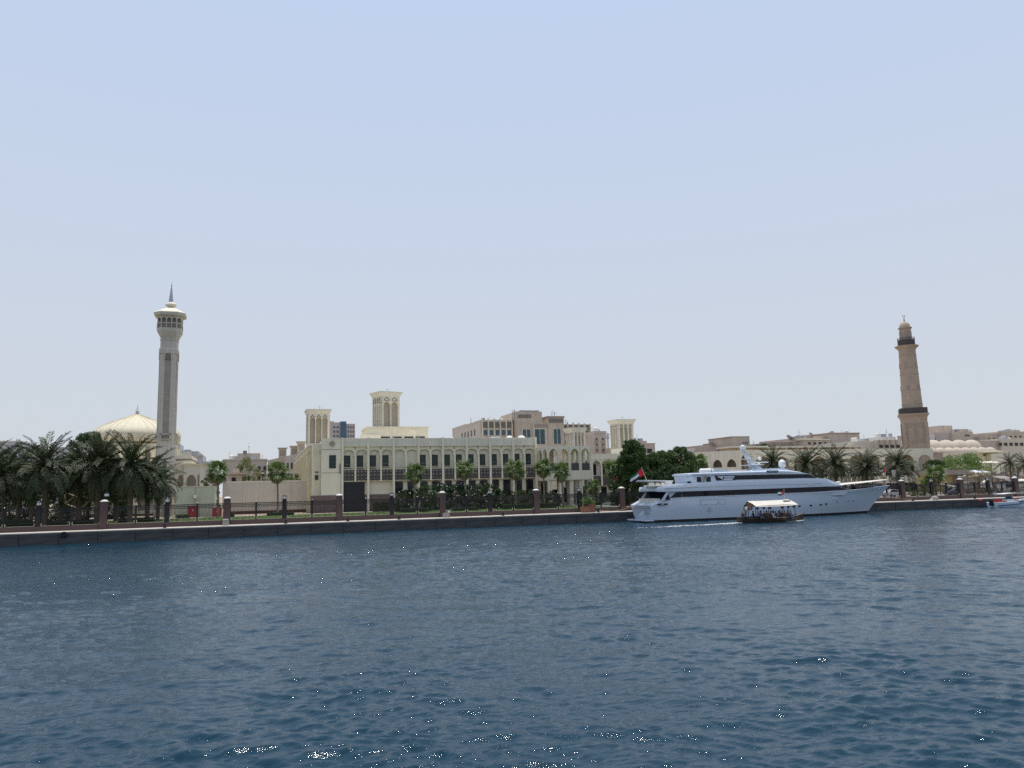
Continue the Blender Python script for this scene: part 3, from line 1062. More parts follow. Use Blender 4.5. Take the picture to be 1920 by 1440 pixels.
# ---- beige boundary wall
bwl = thing('boundary_wall', (2, 46, LAND), 'long pale beige boundary wall with panel joints behind the iron fence', 'wall')
for i in range(5):
    x = -5.8 + i * 2.92
    MB().box(x + .015, x + 2.905, 46.0, 46.4, G0, 7.75).build('wall_panel', 'mauve_wall', bwl)
MB().box(-5.85, 8.85, 45.95, 46.45, 7.75, 8.08).build('coping', 'cream', bwl)
MB().box(-5.8, 8.8, 45.9, 45.997, G0, 2.5).build('plinth', 'dark_red', bwl)
MB().box(-5.8, 8.8, 46.02, 46.38, G0, 7.74).build('core', 'recess_brown', bwl)
# ------------------------------------------------------------------ mosque with ribbed dome
mq = thing('mosque', (-25, 66, LAND), 'cream mosque with a wide ribbed golden dome behind the date palms', 'mosque')
MB().box(-36, -15.6, 58, 88, G0, 12.6).build('wall', 'cream', mq)
# facade towards the water: tall framed screens
for x in (-34.3, -31.4, -28.2, -21.5, -18.4):
    MB().box(x - .75, x + .75, 57.9, 57.999, 3.0, 8.3).build('screen', 'recess_brown', mq)
    MB().box(x - .95, x - .76, 57.7, 57.999, 2.4, 8.9).build('jamb', 'cream_light', mq)
    MB().box(x + .76, x + .95, 57.7, 57.999, 2.4, 8.9).build('jamb', 'cream_light', mq)
MB().box(-26.6, -23.2, 57.85, 57.999, G0, 7.2).build('door', 'door_dark', mq)
MB().box(-37, -15.2, 57.3, 57.69, G0, 2.35).build('plinth', 'dark_red', mq)
MB().lathe(-25, 72, [(8.9, 12.6), (8.9, 15.6), (8.3, 15.65), (8.3, 16.5)], 32).build('drum', 'cream_warm', mq)
for k in range(16):
    M = rot_at(-25, 72, k * math.pi / 8)
    MB(M).box(-.35, .35, -8.98, -8.7, 13.3, 14.6).build('drum_window', 'recess_brown', mq)
# dome: 32 lobes
NL = 32
prof = [(.18, 23.2), (.6, 23.05), (1.4, 22.75), (2.6, 22.25), (4.0, 21.75), (5.4, 21.15), (6.7, 20.5), (7.7, 19.9), (8.3, 19.35), (8.62, 18.75), (8.66, 18.2), (8.5, 17.6), (8.0, 16.95), (7.0, 16.35)]
seg = 6


def lobed(r, a):
    f = abs(math.sin(a * NL / 2))
    return r * (1 + 0.014 * min(1, r / 4) * (f ** 0.6 - .6))


ringsd = [[(-25 + lobed(r, 2 * math.pi * i / (NL * seg)) * math.cos(2 * math.pi * i / (NL * seg)),
            72 + lobed(r, 2 * math.pi * i / (NL * seg)) * math.sin(2 * math.pi * i / (NL * seg)), z) for i in range(NL * seg)] for r, z in prof[::-1]]
dome = MB().rings(ringsd).build('dome', 'dome_gold', mq, smooth=True)
for k in range(NL):
    a = 2 * math.pi * k / NL
    pts = [(-25 + (lobed(r, a) + .07) * math.cos(a), 72 + (lobed(r, a) + .07) * math.sin(a), z) for r, z in prof[1:11]]
    # the rib ends in a curl on the shoulder
    c2 = []
    for q_ in np.linspace(0, 1.7 * math.pi, 11):
        da = .62 / 8.7 * math.sin(q_) * .5
        zz = 17.55 - .55 * (1 - math.cos(q_)) * .5
        rr_ = 8.66 - .10 * (18 - zz)
        c2.append((-25 + rr_ * math.cos(a + da), 72 + rr_ * math.sin(a + da), zz))
    MB().path(pts + c2, .085, 4).build('rib', 'recess_brown' if False else 'cream_warm', dome)
MB().lathe(-25, 72, [(.55, 23.0), (.5, 23.3), (.22, 23.5), (.42, 23.85), (.16, 24.2), (.06, 24.5), (.04, 25.2)], 10).build('finial', 'spire_grey', dome, smooth=True)
# side block with little merlons, lower block with arched screens
MB().box(-15.58, -12.6, 54, 70, G0, 13.4).build('side_block', 'cream', mq)
MB().box(-15.62, -12.5, 53.9, 70.1, 12.45, 12.72).build('cornice', 'recess_brown', mq)
for i in range(8):
    x = -15.3 + i * .36
    MB().frust(x, 54.25, 13.4, 14.15, .15, .2, .07, .16).build('merlon', 'cream_light', mq)
for i in range(20):
    MB().frust(-15.4, 55 + i * .7, 13.4, 14.2, .2, .22, .16, .08).build('merlon', 'cream_light', mq)
MB().box(-13.75, -10.85, 52.6, 66, G0, 11.3).build('low_block', 'cream', mq)
MB().frust(-12.3, 59.3, 11.3, 11.75, 1.5, 6.75, 1.85, 7.0).build('cornice', 'cream_light', mq)
arched_window(mq, -14.95, -13.95, 5.2, 8.6, 1.15, 54.0, frame='cream')
arched_window(mq, -13.25, -11.55, 4.4, 8.3, 1.35, 52.6, frame='cream')
MB().box(-11.2, -11.0, 52.4, 52.598, G0, 9.6).build('pilaster', 'recess_brown', mq)

# minaret
mn = thing('minaret', (-16.6, 48, LAND), 'slender cream minaret with an octagonal balcony and grey spire beside the golden dome', 'minaret')
CX, CY = -16.62, 48.0


def octa(h, c, z):
    return [(CX - h + c, CY - h, z), (CX + h - c, CY - h, z), (CX + h, CY - h + c, z), (CX + h, CY + h - c, z),
            (CX + h - c, CY + h, z), (CX - h + c, CY + h, z), (CX - h, CY + h - c, z), (CX - h, CY - h + c, z)]


def orings(b, prof):
    b.rings([octa(h, c, z) for h, c, z in prof])
    return b


orings(MB(), [(1.56, .2, G0), (1.56, .2, 14.6)]).build('base', 'minaret_cream', mn)
orings(MB(), [(1.48, .22, 14.6), (1.46, .22, 33.6), (1.46, .22, 35.1)]).build('shaft', 'minaret_cream', mn)
orings(MB(), [(1.64, .25, 32.2), (1.64, .25, 33.0), (1.48, .24, 33.3)]).build('collar', 'minaret_cream', mn)
orings(MB(), [(1.54, .24, 34.75), (1.54, .24, 34.95)]).build('string_course', 'minaret_cream', mn)
for k in range(4):
    M = rot_at(CX, CY, k * math.pi / 2)
    # long recessed slot: raised strips each side, dark brown screen between
    for sx in (-1, 1):
        MB(M).box(sx * .90 - .36, sx * .90 + .36, -1.56, -1.485, 17.2, 32.2).build('strip', 'minaret_cream', mn)
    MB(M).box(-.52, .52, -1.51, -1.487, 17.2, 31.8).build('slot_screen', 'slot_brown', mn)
    arched_window(mn, -.5, .5, 31.0, 31.85, .5, -1.57, frame='minaret_cream', M=M, t=.14)
    bal = MB(M).box(-.85, .85, -1.9, -1.49, 16.0, 16.15).box(-.85, -.7, -1.9, -1.49, 16.15, 17.1).box(.7, .85, -1.9, -1.49, 16.15, 17.1) \
        .box(-.85, .85, -1.9, -1.75, 16.9, 17.1)
    bal.build('balconet', 'minaret_cream', mn)
    MB(M).box(-.69, .69, -1.83, -1.77, 16.16, 16.9).build('balconet_screen', 'recess_brown', mn)
    arched_window(mn, -.42, .42, 7.6, 11.4, .9, -1.562, frame='minaret_cream', M=M, t=.08)
# flared gallery
orings(MB(), [(1.47, .25, 35.1), (1.65, .4, 35.5), (2.12, .74, 36.4), (2.16, .76, 36.8)]).build('corbel', 'minaret_cream', mn)
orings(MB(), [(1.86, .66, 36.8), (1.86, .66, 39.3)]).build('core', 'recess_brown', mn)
h, c = 2.11, .75
P8 = octa(h, c, 0)
for k in range(8):
    a, b_ = Vector(P8[k]), Vector(P8[(k + 1) % 8])
    d = (b_ - a)
    L = d.length
    ang = math.atan2(d.y, d.x)
    M = Matrix.Translation((a.x, a.y, 0)) @ Matrix.Rotation(ang, 4, 'Z')
    n = 3 if L > 1.9 else 1
    w = L / n
    MB(M).arch_wall(0, L, 38.0, 39.25, [(i * w + .09, (i + 1) * w - .09, 38.0, 38.45, .5) for i in range(n)], 0, .16).build('arcade', 'minaret_cream', mn)
    rail = MB(M).box(0, L, -.04, .14, 37.85, 38.0).box(0, L, -.06, .16, 36.8, 37.0)
    for i in range(n + 1):
        rail.box(i * w - .06, i * w + .06, -.03, .13, 37.0, 37.85)
    rail.build('balustrade', 'minaret_cream', mn)
    MB(M).box(.05, L - .05, .03, .08, 37.0, 37.85).build('balustrade_screen', 'recess_brown', mn)
orings(MB(), [(2.13, .76, 39.2), (2.68, 1.14, 39.45), (2.75, 1.17, 39.95), (2.68, 1.13, 40.05)]).build('eaves', 'minaret_cream', mn)
orings(MB(), [(2.68, 1.13, 40.05), (1.1, .5, 41.0), (.7, .3, 41.15)]).build('roof', 'cream_light', mn)
MB().lathe(CX, CY, [(.62, 41.1), (.55, 41.35), (.95, 41.6), (1.02, 41.9), (.8, 42.15), (.45, 42.3), (.42, 42.4)], 14).build('bulb', 'cream_light', mn, smooth=True)
MB().lathe(CX, CY, [(.43, 42.4), (.16, 44.9), (.14, 44.95)], 10).build('spire', 'spire_grey', mn, smooth=True)
MB().lathe(CX, CY, [(.05, 44.9), (.14, 45.1), (.05, 45.25), (.12, 45.5), (.04, 45.9), (.02, 46.4)], 8).build('finial', 'spire_grey', mn, smooth=True)

# pale green enclosure, bins, floodlight
ge = thing('green_enclosure', (-10.4, 36, LAND), 'pale green windowless plant enclosure in front of the mosque', 'enclosure')
MB().box(-13.6, -10.46, 36, 44, G0, 7.1).build('wall_panel', 'green_wall', ge)
MB().box(-10.44, -7.3, 36, 44, G0, 7.1).build('wall_panel', 'green_wall', ge)
MB().box(-13.7, -7.2, 35.9, 44.1, 7.1, 7.2).build('coping', 'cream_light', ge)
fl = thing('floodlight', (-10.4, 35.9, 5.4), 'small white twin floodlight on the pale green enclosure', 'floodlight')
MB().box(-10.44, -10.36, 35.78, 35.88, 4.2, 7.0).build('conduit', 'spire_grey', fl)
MB().box(-10.75, -10.1, 35.5, 35.85, 5.3, 5.75).build('lamp_box', 'cap_white', fl)
MB().lathe(-10.4, 35.55, [(.16, 5.1), (.2, 5.28), (.1, 5.3)], 8).build('lamp_head', 'globe', fl)
for x, w, h, lab in ((-10.6, .8, 1.75, 'larger red steel cabinet at the foot of the pale green enclosure'),
                     (-6.75, .75, 1.3, 'smaller red steel cabinet just past the corner of the green enclosure')):
    t = thing('red_cabinet', (x, 34, LAND), lab, 'cabinet', 'red cabinets on the lawn')
    MB().box(x - w, x + w, 33.7, 34.5, LAND - .05, LAND + h).build('body', 'red_paint', t)
    MB().box(x - w - .05, x + w + .05, 33.62, 34.58, LAND + h, LAND + h + .1).build('lid', 'red_paint', t)
    MB().box(x - w * .1, x + w * .1, 33.66, 33.698, LAND + h * .55, LAND + h * .72).build('plate', 'cap_white', t)

# tilted openwork cube sculpture among the palms
sx, sz = at(146, 930, 18)
sp_ = thing('cube_sculpture', (sx, 18, LAND), 'tilted openwork bronze cube sculpture under the date palms', 'sculpture')
Mq = Matrix.Translation((sx, 18, sz)) @ Matrix.Rotation(R(35), 4, 'X') @ Matrix.Rotation(R(45), 4, 'Y') @ Matrix.Rotation(R(20), 4, 'Z')
a = 1.15
C8 = [(x, y, z) for x in (-a, a) for y in (-a, a) for z in (-a, a)]
for i in range(8):
    for j in range(i + 1, 8):
        if sum(1 for k in range(3) if C8[i][k] != C8[j][k]) == 1:
            MB(Mq).tube(C8[i], C8[j], .14, n=4).build('beam', 'bronze', sp_)
MB().lathe(sx, 18, [(.5, LAND - .1), (.5, LAND + .7), (.2, LAND + .8), (.18, sz - 1.9)], 8).build('pedestal', 'stone_grey', sp_)
# ------------------------------------------------------------------ town behind the court
def block(parent, name, px0, px1, py, y, depth, m, zb=None, pyr=None):
    """A box whose front face spans px0..px1 of the photograph and whose top edge is at py, y metres inland."""
    pm = (px0 + px1) / 2
    x0, x1 = at(px0, py, y)[0], at(px1, py, y)[0]
    z = at(pm, py, y)[1]
    MB().box(x0, x1, y, y + depth, G0 if zb is None else zb, z).build(name, m, parent)
    return x0, x1, z


def house(name, label, y, cat='building', group='town buildings behind the waterfront'):
    return thing(name, (0, y, LAND), label, cat, group)


def win_px(parent, px0, px1, py0, py1, y, glass='glass_dark', frame='recess_brown', mull=False):
    x0, z1 = at(px0, py0, y)
    x1, z0 = at(px1, py1, y)
    return window(parent, x0, x1, z0, z1, y, glass, frame, fw=max(.06, (x1 - x0) * .07), mull=mull)


# big office block with fins
h = house('office_block', 'large beige office block with fins and teal glass rising behind the court roof', 131)
Y = 131.0
xl, xm = 67.65, 78.9
MB().box(xl, xm, Y, 169, G0, 27.2).build('wall', 'mauve_wall', h)
MB().box(xl - .1, xm, Y - .1, 150, 27.2, 27.75).build('parapet', 'mauve_wall', h)
MB().box(xl - .05, xm, 150.1, 169.1, 27.2, 28.1).build('parapet', 'mauve_wall', h)
for i in range(5):
    x = xl + 1.0 + i * 2.02
    MB().box(x - .1, x + .1 + 1.5, Y - .08, Y - .003, 25.2, 27.15).build('panel', 'grey_panel', h)
    window(h, x, x + 1.45, 22.7, 24.6, Y, 'glass_blue', 'cream_light', fw=.1)
for i in range(6):
    x = xl + .55 + i * 2.02
    MB().box(x - .13, x + .13, Y - .9, Y - .09, 18, 28.2).build('fin', 'cream_light', h)
Mside = Matrix.Translation((xl, Y, 0)) @ Matrix.Rotation(-math.pi / 2, 4, 'Z')
for k in range(5):
    d = 6 + k * 4.2
    window(h, -d - 1.3, -d, 23.2, 25.2, 0, 'glass_dark', 'recess_brown', M=Mside)
# first tower
MB().box(79.0, 87.9, Y - 3, Y + 14, G0, 30.3).build('tower', 'tan_wall', h)
MB().box(79.6, 84.2, Y - 3.12, Y - 3.003, 28.2, 29.3).build('panel', 'grey_panel', h)
for i in range(3):
    MB().box(80.6 + i * 2.3, 82.5 + i * 2.3, Y - 2.5, Y - .5, 30.4, 30.75).build('roof_unit', 'steel', h)
window(h, 80.9, 83.9, 19.5, 24.6, Y - 3, 'glass_teal', 'cream_light', fw=.15, mull=True)
window(h, 84.9, 88.6, 19.5, 24.6, Y - 3.6, 'glass_teal', 'cream_light', fw=.12, mull=True)
MB().box(84.6, 89.6, Y - 3.55, Y + 6, G0, 26.3).build('link_block', 'mauve_wall', h)
MB().box(84.9, 89.4, Y - 3.62, Y - 3.56, 25.0, 26.2).build('panel', 'brown_wall', h)
# second tower
MB().box(89.6, 95.2, Y - 4, Y + 12, G0, 28.2).build('tower', 'tan_wall', h)
MB().box(89.4, 95.4, Y - 4.2, Y + 12.2, 28.2, 28.75).build('roof_edge', 'brown_wall', h)
MB().box(89.9, 94.9, Y - 4.1, Y - 4.003, 26.6, 27.9).build('panel', 'grey_panel', h)
window(h, 91.3, 94.0, 19.5, 24.6, Y - 4, 'glass_teal', 'cream_light', fw=.12, mull=True)
# right end
MB().box(95.3, 106.6, Y, Y + 20, G0, 26.4).build('wall', 'tan_wall', h)
for i in range(6):
    x = 95.8 + i * 2.05
    MB().box(x - .13, x + .13, Y - .9, Y - .003, 18, 27.3 - .15 * i).build('fin', 'cream_light', h)
    if i < 5:
        MB().box(x + .25, x + 1.75, Y - .08, Y - .003, 24.6, 26.3).build('panel', 'grey_panel', h)
        window(h, x + .3, x + 1.7, 22.3, 24.3, Y, 'glass_blue', 'cream_light', fw=.1)
        window(h, x + .3, x + 1.7, 19.6, 20.8, Y, 'glass_dark', 'cream_light', fw=.1)
for k, (px, y0, y1, w) in enumerate(((961, 769, 788, .10), (964.5, 768, 788, .16), (1034, 771, 783, .07), (1037, 770, 783, .07), (1040, 772, 783, .10), (1060, 786, 793, .07), (883, 784, 789, .1))):
    a, b_ = at(px, y0, Y - 1), at(px, y1 + 6, Y - 1)
    t = thing('antenna', (b_[0], Y - 1, b_[1]), ['thin mast on the left tower edge of the office block', 'thick twin mast beside the solar panels of the office block',
              'first thin rod aerial on the second office tower', 'second thin rod aerial on the second office tower', 'hooked aerial on the second office tower',
              'short aerial above the right fins of the office block', 'small roof vent pipe at the left corner of the office block'][k], 'antenna', 'aerials on the office block')
    MB().tube((b_[0], Y - 1, b_[1]), (b_[0], Y - 1, a[1]), w, n=5).build('mast', 'steel', t)
    if k in (1, 4, 5): MB().box(b_[0] - .1, b_[0] + .8, Y - 1.05, Y - .95, a[1] - .6, a[1] - .45).build('arm', 'steel', t)

h = house('glass_tower', 'distant pink and blue glass office tower beside the first wind tower', 450)
MB().box(47.0, 54.2, 450, 475, G0, 55.4).build('wall', 'far_pink', h)
MB().box(54.2, 58.4, 449, 470, G0, 56.0).build('glass_bay', 'glass_blue', h)
MB().box(58.4, 64.6, 450, 472, G0, 54.4).build('wall', 'far_pink', h)
MB().box(46.5, 50.0, 452, 470, 55.4, 56.4).build('roof_box', 'far_pink', h)
for j in range(9):
    z = 51.0 - j * 3.1
    for i in range(2): window(h, 49.2 + i * 2.3, 50.9 + i * 2.3, z, z + 1.8, 450, 'glass_blue', 'far_white')
    for i in range(3): window(h, 59.4 + i * 1.7, 60.6 + i * 1.7, z, z + 1.8, 450, 'glass_blue', 'far_white')

h = house('pink_house', 'brown-pink house with pointed blind windows between two wind towers', 95)
MB().box(90.6, 95.3, 95, 110, G0, 20.5).build('wall', 'pink_wall', h)
MB().box(91.4, 95.4, 94.9, 110.1, 20.5, 21.3).build('parapet', 'pink_wall', h)
for x in (92.2, 94.2):
    arched_window(h, x - .55, x + .55, 15, 18.4, 1.0, 95, 'brown_wall', frame='pink_wall')
    for z in (15.6, 17.2, 18.8):
        MB().box(x - .18, x + .18, 94.9, 94.965, z, z + .5).build('opening', 'glass_dark', h)
h = house('tan_house', 'small tan house with dark windows just right of the brown-pink house', 90)
MB().box(94.6, 99.6, 90, 100, G0, 16.2).build('wall', 'tan_wall', h)
window(h, 95.3, 96.2, 13.8, 15.0, 90)
window(h, 97.1, 98.1, 13.8, 15.2, 90)

# tower crane far away
cx, cz = at(1140, 832, 620)
t = thing('tower_crane', (cx, 620, LAND), 'tiny grey tower crane far off between the wind towers', 'crane')
ct = at(1140, 812, 620)[1]
MB().tube((cx, 620, LAND), (cx, 620, ct), 1.0, n=4).build('mast', 'far_grey', t)
MB().tube((cx - 3, 620, ct - 3), (cx + 9, 620, ct + .5), .6, n=4).build('jib', 'far_grey', t)
MB().box(cx - 1.5, cx + 1.5, 619, 621, ct - 6, ct - 3.5).build('cab', 'far_grey', t)

h = house('pink_block', 'pinkish flat-roofed block partly hidden behind the dark pointed tree', 110)
MB().box(112.8, 116.2, 110, 122, G0, 19.4).build('wall', 'pink_wall', h)
MB().box(116.25, 119.6, 111, 122, G0, 18.5).build('wall', 'pink_wall', h)
MB().box(116.1, 119.8, 110.9, 122.1, 18.5, 18.7).build('parapet', 'brown_wall', h)
window(h, 116.6, 118.4, 15.6, 16.9, 111)

# old town on the left of the court
h = house('old_house', 'pale weathered old house with small windows above the boundary wall', 120)
MB().box(-9.5, 2.0, 120, 145, G0, 15.1).build('wall', 'old_wall', h)
MB().box(-9.7, 2.2, 119.8, 145, 15.1, 15.5).build('parapet', 'old_wall', h)
MB().box(-5.9, 0.2, 122, 134, 15.5, 17.2).build('roof_room', 'old_wall', h)
MB().box(-4.4, -3.4, 121, 122.5, 17.2, 17.9).build('water_tank', 'grey_panel', h)
for x, z in ((-2.6, 12.3), (-.4, 12.3), (1.1, 12.3), (-.4, 9.6), (-5.0, 12.5), (-3.0, 9.6)):
    window(h, x, x + .75, z, z + 1.1, 120)
MB().tube((-2.9, 123, 17.2), (-2.9, 123, 20.2), .05).tube((-3.5, 123, 19.6), (-2.3, 123, 19.6), .04).tube((-3.3, 123, 19.1), (-2.5, 123, 19.1), .04).build('aerial', 'steel', h)
h = house('long_old_house', 'long beige old house with paired tall windows running up to the court wing', 118)
MB().rings([[(2.2, 118, G0), (12.5, 100, G0), (16, 112, G0), (4, 130, G0)], [(2.2, 118, 15.0), (12.5, 100, 16.6), (16, 112, 16.6), (4, 130, 15.0)]]).build('wall', 'old_wall', h)
Ml = Matrix.Translation((2.2, 118, 0)) @ Matrix.Rotation(math.atan2(-18, 10.3), 4, 'Z')
for i in range(9):
    for z in (9.2, 12.2):
        window(h, 2.0 + i * 2.0, 2.7 + i * 2.0, z, z + 1.6, 0, M=Ml)
for x, y, zt, lab in ((6.0, 112, 18.1, 'small old wind tower on the long beige house beside the fan palm'),
                      (9.0, 109, 18.4, 'small pale wind tower at the edge of the court wing roof'), (10.6, 106, 19.4, 'topmost small brown wind tower above the side wing')):
    t = thing('wind_tower', (x, y, 14), lab, 'wind tower', 'small old wind towers')
    MB().box(x - 1.0, x + 1.0, y - 1, y + 1, 13.5, zt - .5).build('shaft', 'tan_wall', t)
    MB().frust(x, y, zt - .5, zt, 1.0, 1.0, 1.35, 1.35).build('cornice', 'tan_wall', t)
    for k in range(3):
        MB().box(x - .7 + k * .5, x - .4 + k * .5, y - 1.05, y - 1.003, zt - 2.2, zt - .8).build('slot', 'brown_wall', t)
h = house('red_hut', 'small reddish hut with a flat overhanging roof behind the boundary wall', 70)
MB().box(-6.1, -3.6, 70, 74, G0, 10.0).build('wall', 'pink_wall', h)
MB().box(-6.7, -2.6, 69.4, 74.5, 10.0, 10.35).build('roof', 'pink_wall', h)
MB().box(-5.4, -4.2, 70.5, 73, 10.35, 11.3).build('roof_room', 'tan_wall', h)
window(h, -5.6, -4.8, 8.5, 9.3, 70)
# far glimpses round the mosque
h = house('red_gable_house', 'pale building with a curved red gable just past the mosque block', 92)
gx0, gx1 = at(349, 868, 92)[0], at(380, 868, 92)[0]
gz0, gz1 = at(349, 868, 92)[1], at(376, 853, 92)[1]
pts = [(gx0, G0), (gx1, G0), (gx1, gz1)] + [(gx1 - (gx1 - gx0) * q_, gz1 - (gz1 - gz0) * q_ ** 1.7) for q_ in (.2, .4, .6, .8, 1.0)]
MB().prism_y(pts, 92, 104).build('wall', 'far_grey', h)
MB().path([(x, 91.9, z) for x, z in pts[2:]], .28, 4).build('gable_edge', 'pink_wall', h)
block(h, 'annex', 380, 402, 865, 93, 8, 'far_white')
block(h, 'annex_edge', 398, 402, 864, 92.9, 8.2, 'pink_wall')
h = house('grey_blue_house', 'stepped bluish grey block showing between minaret and red gable', 160)
for a, b_, t_, dy in ((326, 337, 832, 0), (336, 347, 845, 2), (345, 357, 843, 4), (355, 372, 846, 6)):
    block(h, 'wall', a, b_, t_, 160 + dy, 14, 'far_grey')
h = house('grey_house', 'flat-topped grey building behind the first date palms', 180)
block(h, 'wall', -60, 38, 828, 180, 30, 'far_grey')
block(h, 'roof_edge', -62, 39, 826.5, 179.8, 30.4, 'far_white', zb=at(0, 829, 180)[1])
h = house('blue_roof_house', 'small bluish roof peeping between two date palms', 175)
block(h, 'wall', 106, 122, 838, 175, 14, 'far_grey')


def roof_clutter(parent, x0, x1, y0, y1, z, n, seed):
    """Tanks, coolers and stub walls on a flat roof."""
    r_ = random.Random(seed)
    for k in range(n):
        x, y = r_.uniform(x0, x1), r_.uniform(y0, y1)
        if k % 3 == 0:
            MB().lathe(x, y, [(.55, z), (.6, z + .1), (.6, z + 1.1), (.4, z + 1.3), (.1, z + 1.35)], 10).build('water_tank', r_.choice(['cap_white', 'far_grey']), parent)
        elif k % 3 == 1:
            w = r_.uniform(.4, .8)
            MB().box(x - w, x + w, y - .5, y + .5, z, z + r_.uniform(.7, 1.1)).build('cooler', r_.choice(['far_grey', 'steel', 'far_white']), parent)
        else:
            MB().tube((x, y, z), (x, y, z + r_.uniform(1.0, 2.4)), .05, n=4).build('pipe', 'steel', parent)


for nm_, a_ in (('old_house', (-9, 1.5, 120.5, 126, 15.5, 9, 1)), ('office_block', (69, 78, 132, 140, 27.7, 6, 2)), ('pink_block', (113.2, 115.8, 110.5, 116, 19.4, 4, 3)), ('tan_house', (95, 99, 90.5, 95, 16.2, 4, 4)),
                ('pink_house', (91.8, 95, 95.5, 100, 21.3, 4, 5)), ('court_building', (34.5, 50, 42, 50, 15.1, 5, 6))):
    roof_clutter(bpy.data.objects[nm_], *a_)
# ------------------------------------------------------------------ arcaded market building on the right
ar = thing('arcade_building', (150, 62, LAND), 'long pale building with a row of pointed arches behind the bow of the yacht', 'building')
AY = 62.0
AX = (121.0, 180.4)
n = 10
w_ = (AX[1] - AX[0]) / n
ops = [(AX[0] + i * w_ + .75, AX[0] + (i + 1) * w_ - .75, 6.4, 10.4, 1.7) for i in range(n)]
MB().arch_wall(AX[0], AX[1], 5.3, 13.8, ops, AY, AY + .5).build('wall', 'grey_cream', ar)
MB().box(AX[0], AX[1], AY + 3.6, AY + 16, G0, 13.6).build('inner_wall', 'mauve_wall', ar)
MB().box(AX[0] + .01, AX[1] - .01, AY + .51, AY + 3.6, 13.2, 13.6).build('roof', 'grey_cream', ar)
MB().box(AX[0] + .01, AX[1] - .01, AY + .51, AY + 3.6, 5.9, 6.3).build('floor_slab', 'cream', ar)
for i in range(n + 1):
    x = AX[0] + i * w_
    MB().box(x - .12, x + .12, AY - .08, AY - .002, 5.3, 13.85).build('pilaster', 'grey_cream', ar)
    MB().box(x - .3, x + .3, AY + .05, AY + .6, G0, 5.29).build('pillar', 'grey_cream', ar)
    if i < n:
        MB().box(x + .7, x + w_ - .7, AY + .2, AY + .26, 7.25, 7.4).build('handrail', 'cream_light', ar)
        MB().box(x + .78, x + w_ - .78, AY + .3, AY + .36, 6.4, 7.2).build('lattice_panel', 'lattice_dark', ar)
        window(ar, x + 1.6, x + 3.9, 6.5, 9.4, AY + 3.6, 'glass_dark', 'wood_dark', mull=True)
        MB().box(x + .6, x + w_ - .6, AY + 3.4, AY + 3.58, G0, 4.9).build('shop_front', 'door_dark', ar)
MB().box(AX[0], AX[1], AY - .02, AY + .5, 4.4, 5.28).build('lintel', 'mauve_wall', ar)
# the wing that turns away behind the yacht's stern
wl = Vector((106.0, 78.0, 0))
wd = Vector((AX[0], AY, 0)) - wl
Lw = wd.length
Mw = Matrix.Translation(wl) @ Matrix.Rotation(math.atan2(wd.y, wd.x), 4, 'Z')
aw = thing('angled_arcade', tuple(wl), 'angled pale arcade wing with small pointed arches above the yacht upper deck', 'building')
op2 = []
nw = 6
ww = Lw / nw
for i in range(nw):
    deep = (i == 5)
    op2.append((i * ww + .62, (i + 1) * ww - .62, 5.0 if deep else 9.6, 10.9 if deep else 10.0, 1.9 if deep else 1.7))
MB(Mw).arch_wall(0, Lw, G0, 13.9, op2, 0, .6).build('wall', 'cream', aw)
MB(Mw).box(0, Lw, 2.6, 9, G0, 13.7).build('inner_wall', 'brown_wall', aw)
MB(Mw).box(0, Lw, .61, 2.59, 13.3, 13.7).build('roof', 'cream', aw)
for i in range(nw + 1):
    MB(Mw).box(i * ww - .1, i * ww + .1, -.08, -.002, 7, 13.9).build('pilaster', 'cream', aw)
for i in (0, 1, 3, 4):
    window(aw, i * ww + 1.3, i * ww + 2.0, 6.0, 7.8, 0, 'glass_dark', M=Mw)

# ---- buildings above the arcade
def simple(name, label, y, blocks, group='town buildings behind the waterfront'):
    h = thing(name, (0, y, LAND), label, 'building', group)
    out = []
    for nm, a, b_, t_, dy, dp, m in blocks:
        out.append(block(h, nm, a, b_, t_, y + dy, dp, m))
    return h, out


h, _ = simple('pink_terrace', 'long pinkish stepped terrace with roof blocks above the angled arcade', 112,
              [('wall', 1316, 1345, 838, 0, 20, 'pink_wall'), ('wall', 1330, 1374, 833, 3, 18, 'brown_wall'), ('roof_box', 1333, 1341, 831, 4, 5, 'grey_panel'),
               ('roof_box', 1350, 1357, 829.5, 3.5, 6, 'pink_wall'), ('annex', 1300, 1318, 843, 4, 12, 'far_white')])
h, _ = simple('square_pink_block', 'square pinkish block standing tallest above the angled arcade', 105, [('wall', 1373, 1405, 819, 0, 14, 'pink_wall')])
for px in (1392, 1396, 1400):
    win_px(h, px, px + 2.5, 829, 831.5, 105)
MB().box(at(1372, 819, 104.8)[0], at(1406, 819, 104.8)[0], 104.8, 119.2, at(1390, 819, 104.8)[1], at(1390, 818, 104.8)[1]).build('parapet', 'brown_wall', h)
h = house('slab_roof', 'thin flat beige canopy roof on columns below the square pink block', 92)
x0, z = at(1371, 838, 92); x1, _z = at(1440, 838, 92)
MB().box(x0, x1, 92, 100, z - .25, z + .25).build('roof', 'cream_light', h)
MB().box(x0 + 1, x1 - 1, 94, 99, G0, z - .25).build('wall', 'tan_wall', h)
h, _ = simple('brown_mansion', 'long brown flat-roofed mansion with satellite dishes above the date palms', 118,
              [('wall', 1448, 1492, 829, 0, 16, 'brown_wall'), ('wall', 1489, 1524, 821.5, -1, 20, 'pink_wall'), ('wall', 1523, 1558, 818.5, 0, 20, 'pink_wall'),
               ('wall', 1557, 1611, 813, -2, 22, 'pink_wall'), ('porch', 1506, 1556, 826, -4, 4, 'tan_wall')])
x0, z = at(1556, 813, 115.8); x1, _z = at(1612.5, 812, 115.8)
MB().box(x0, x1, 115.8, 138.2, z, z + .35).build('parapet', 'brown_wall', h)
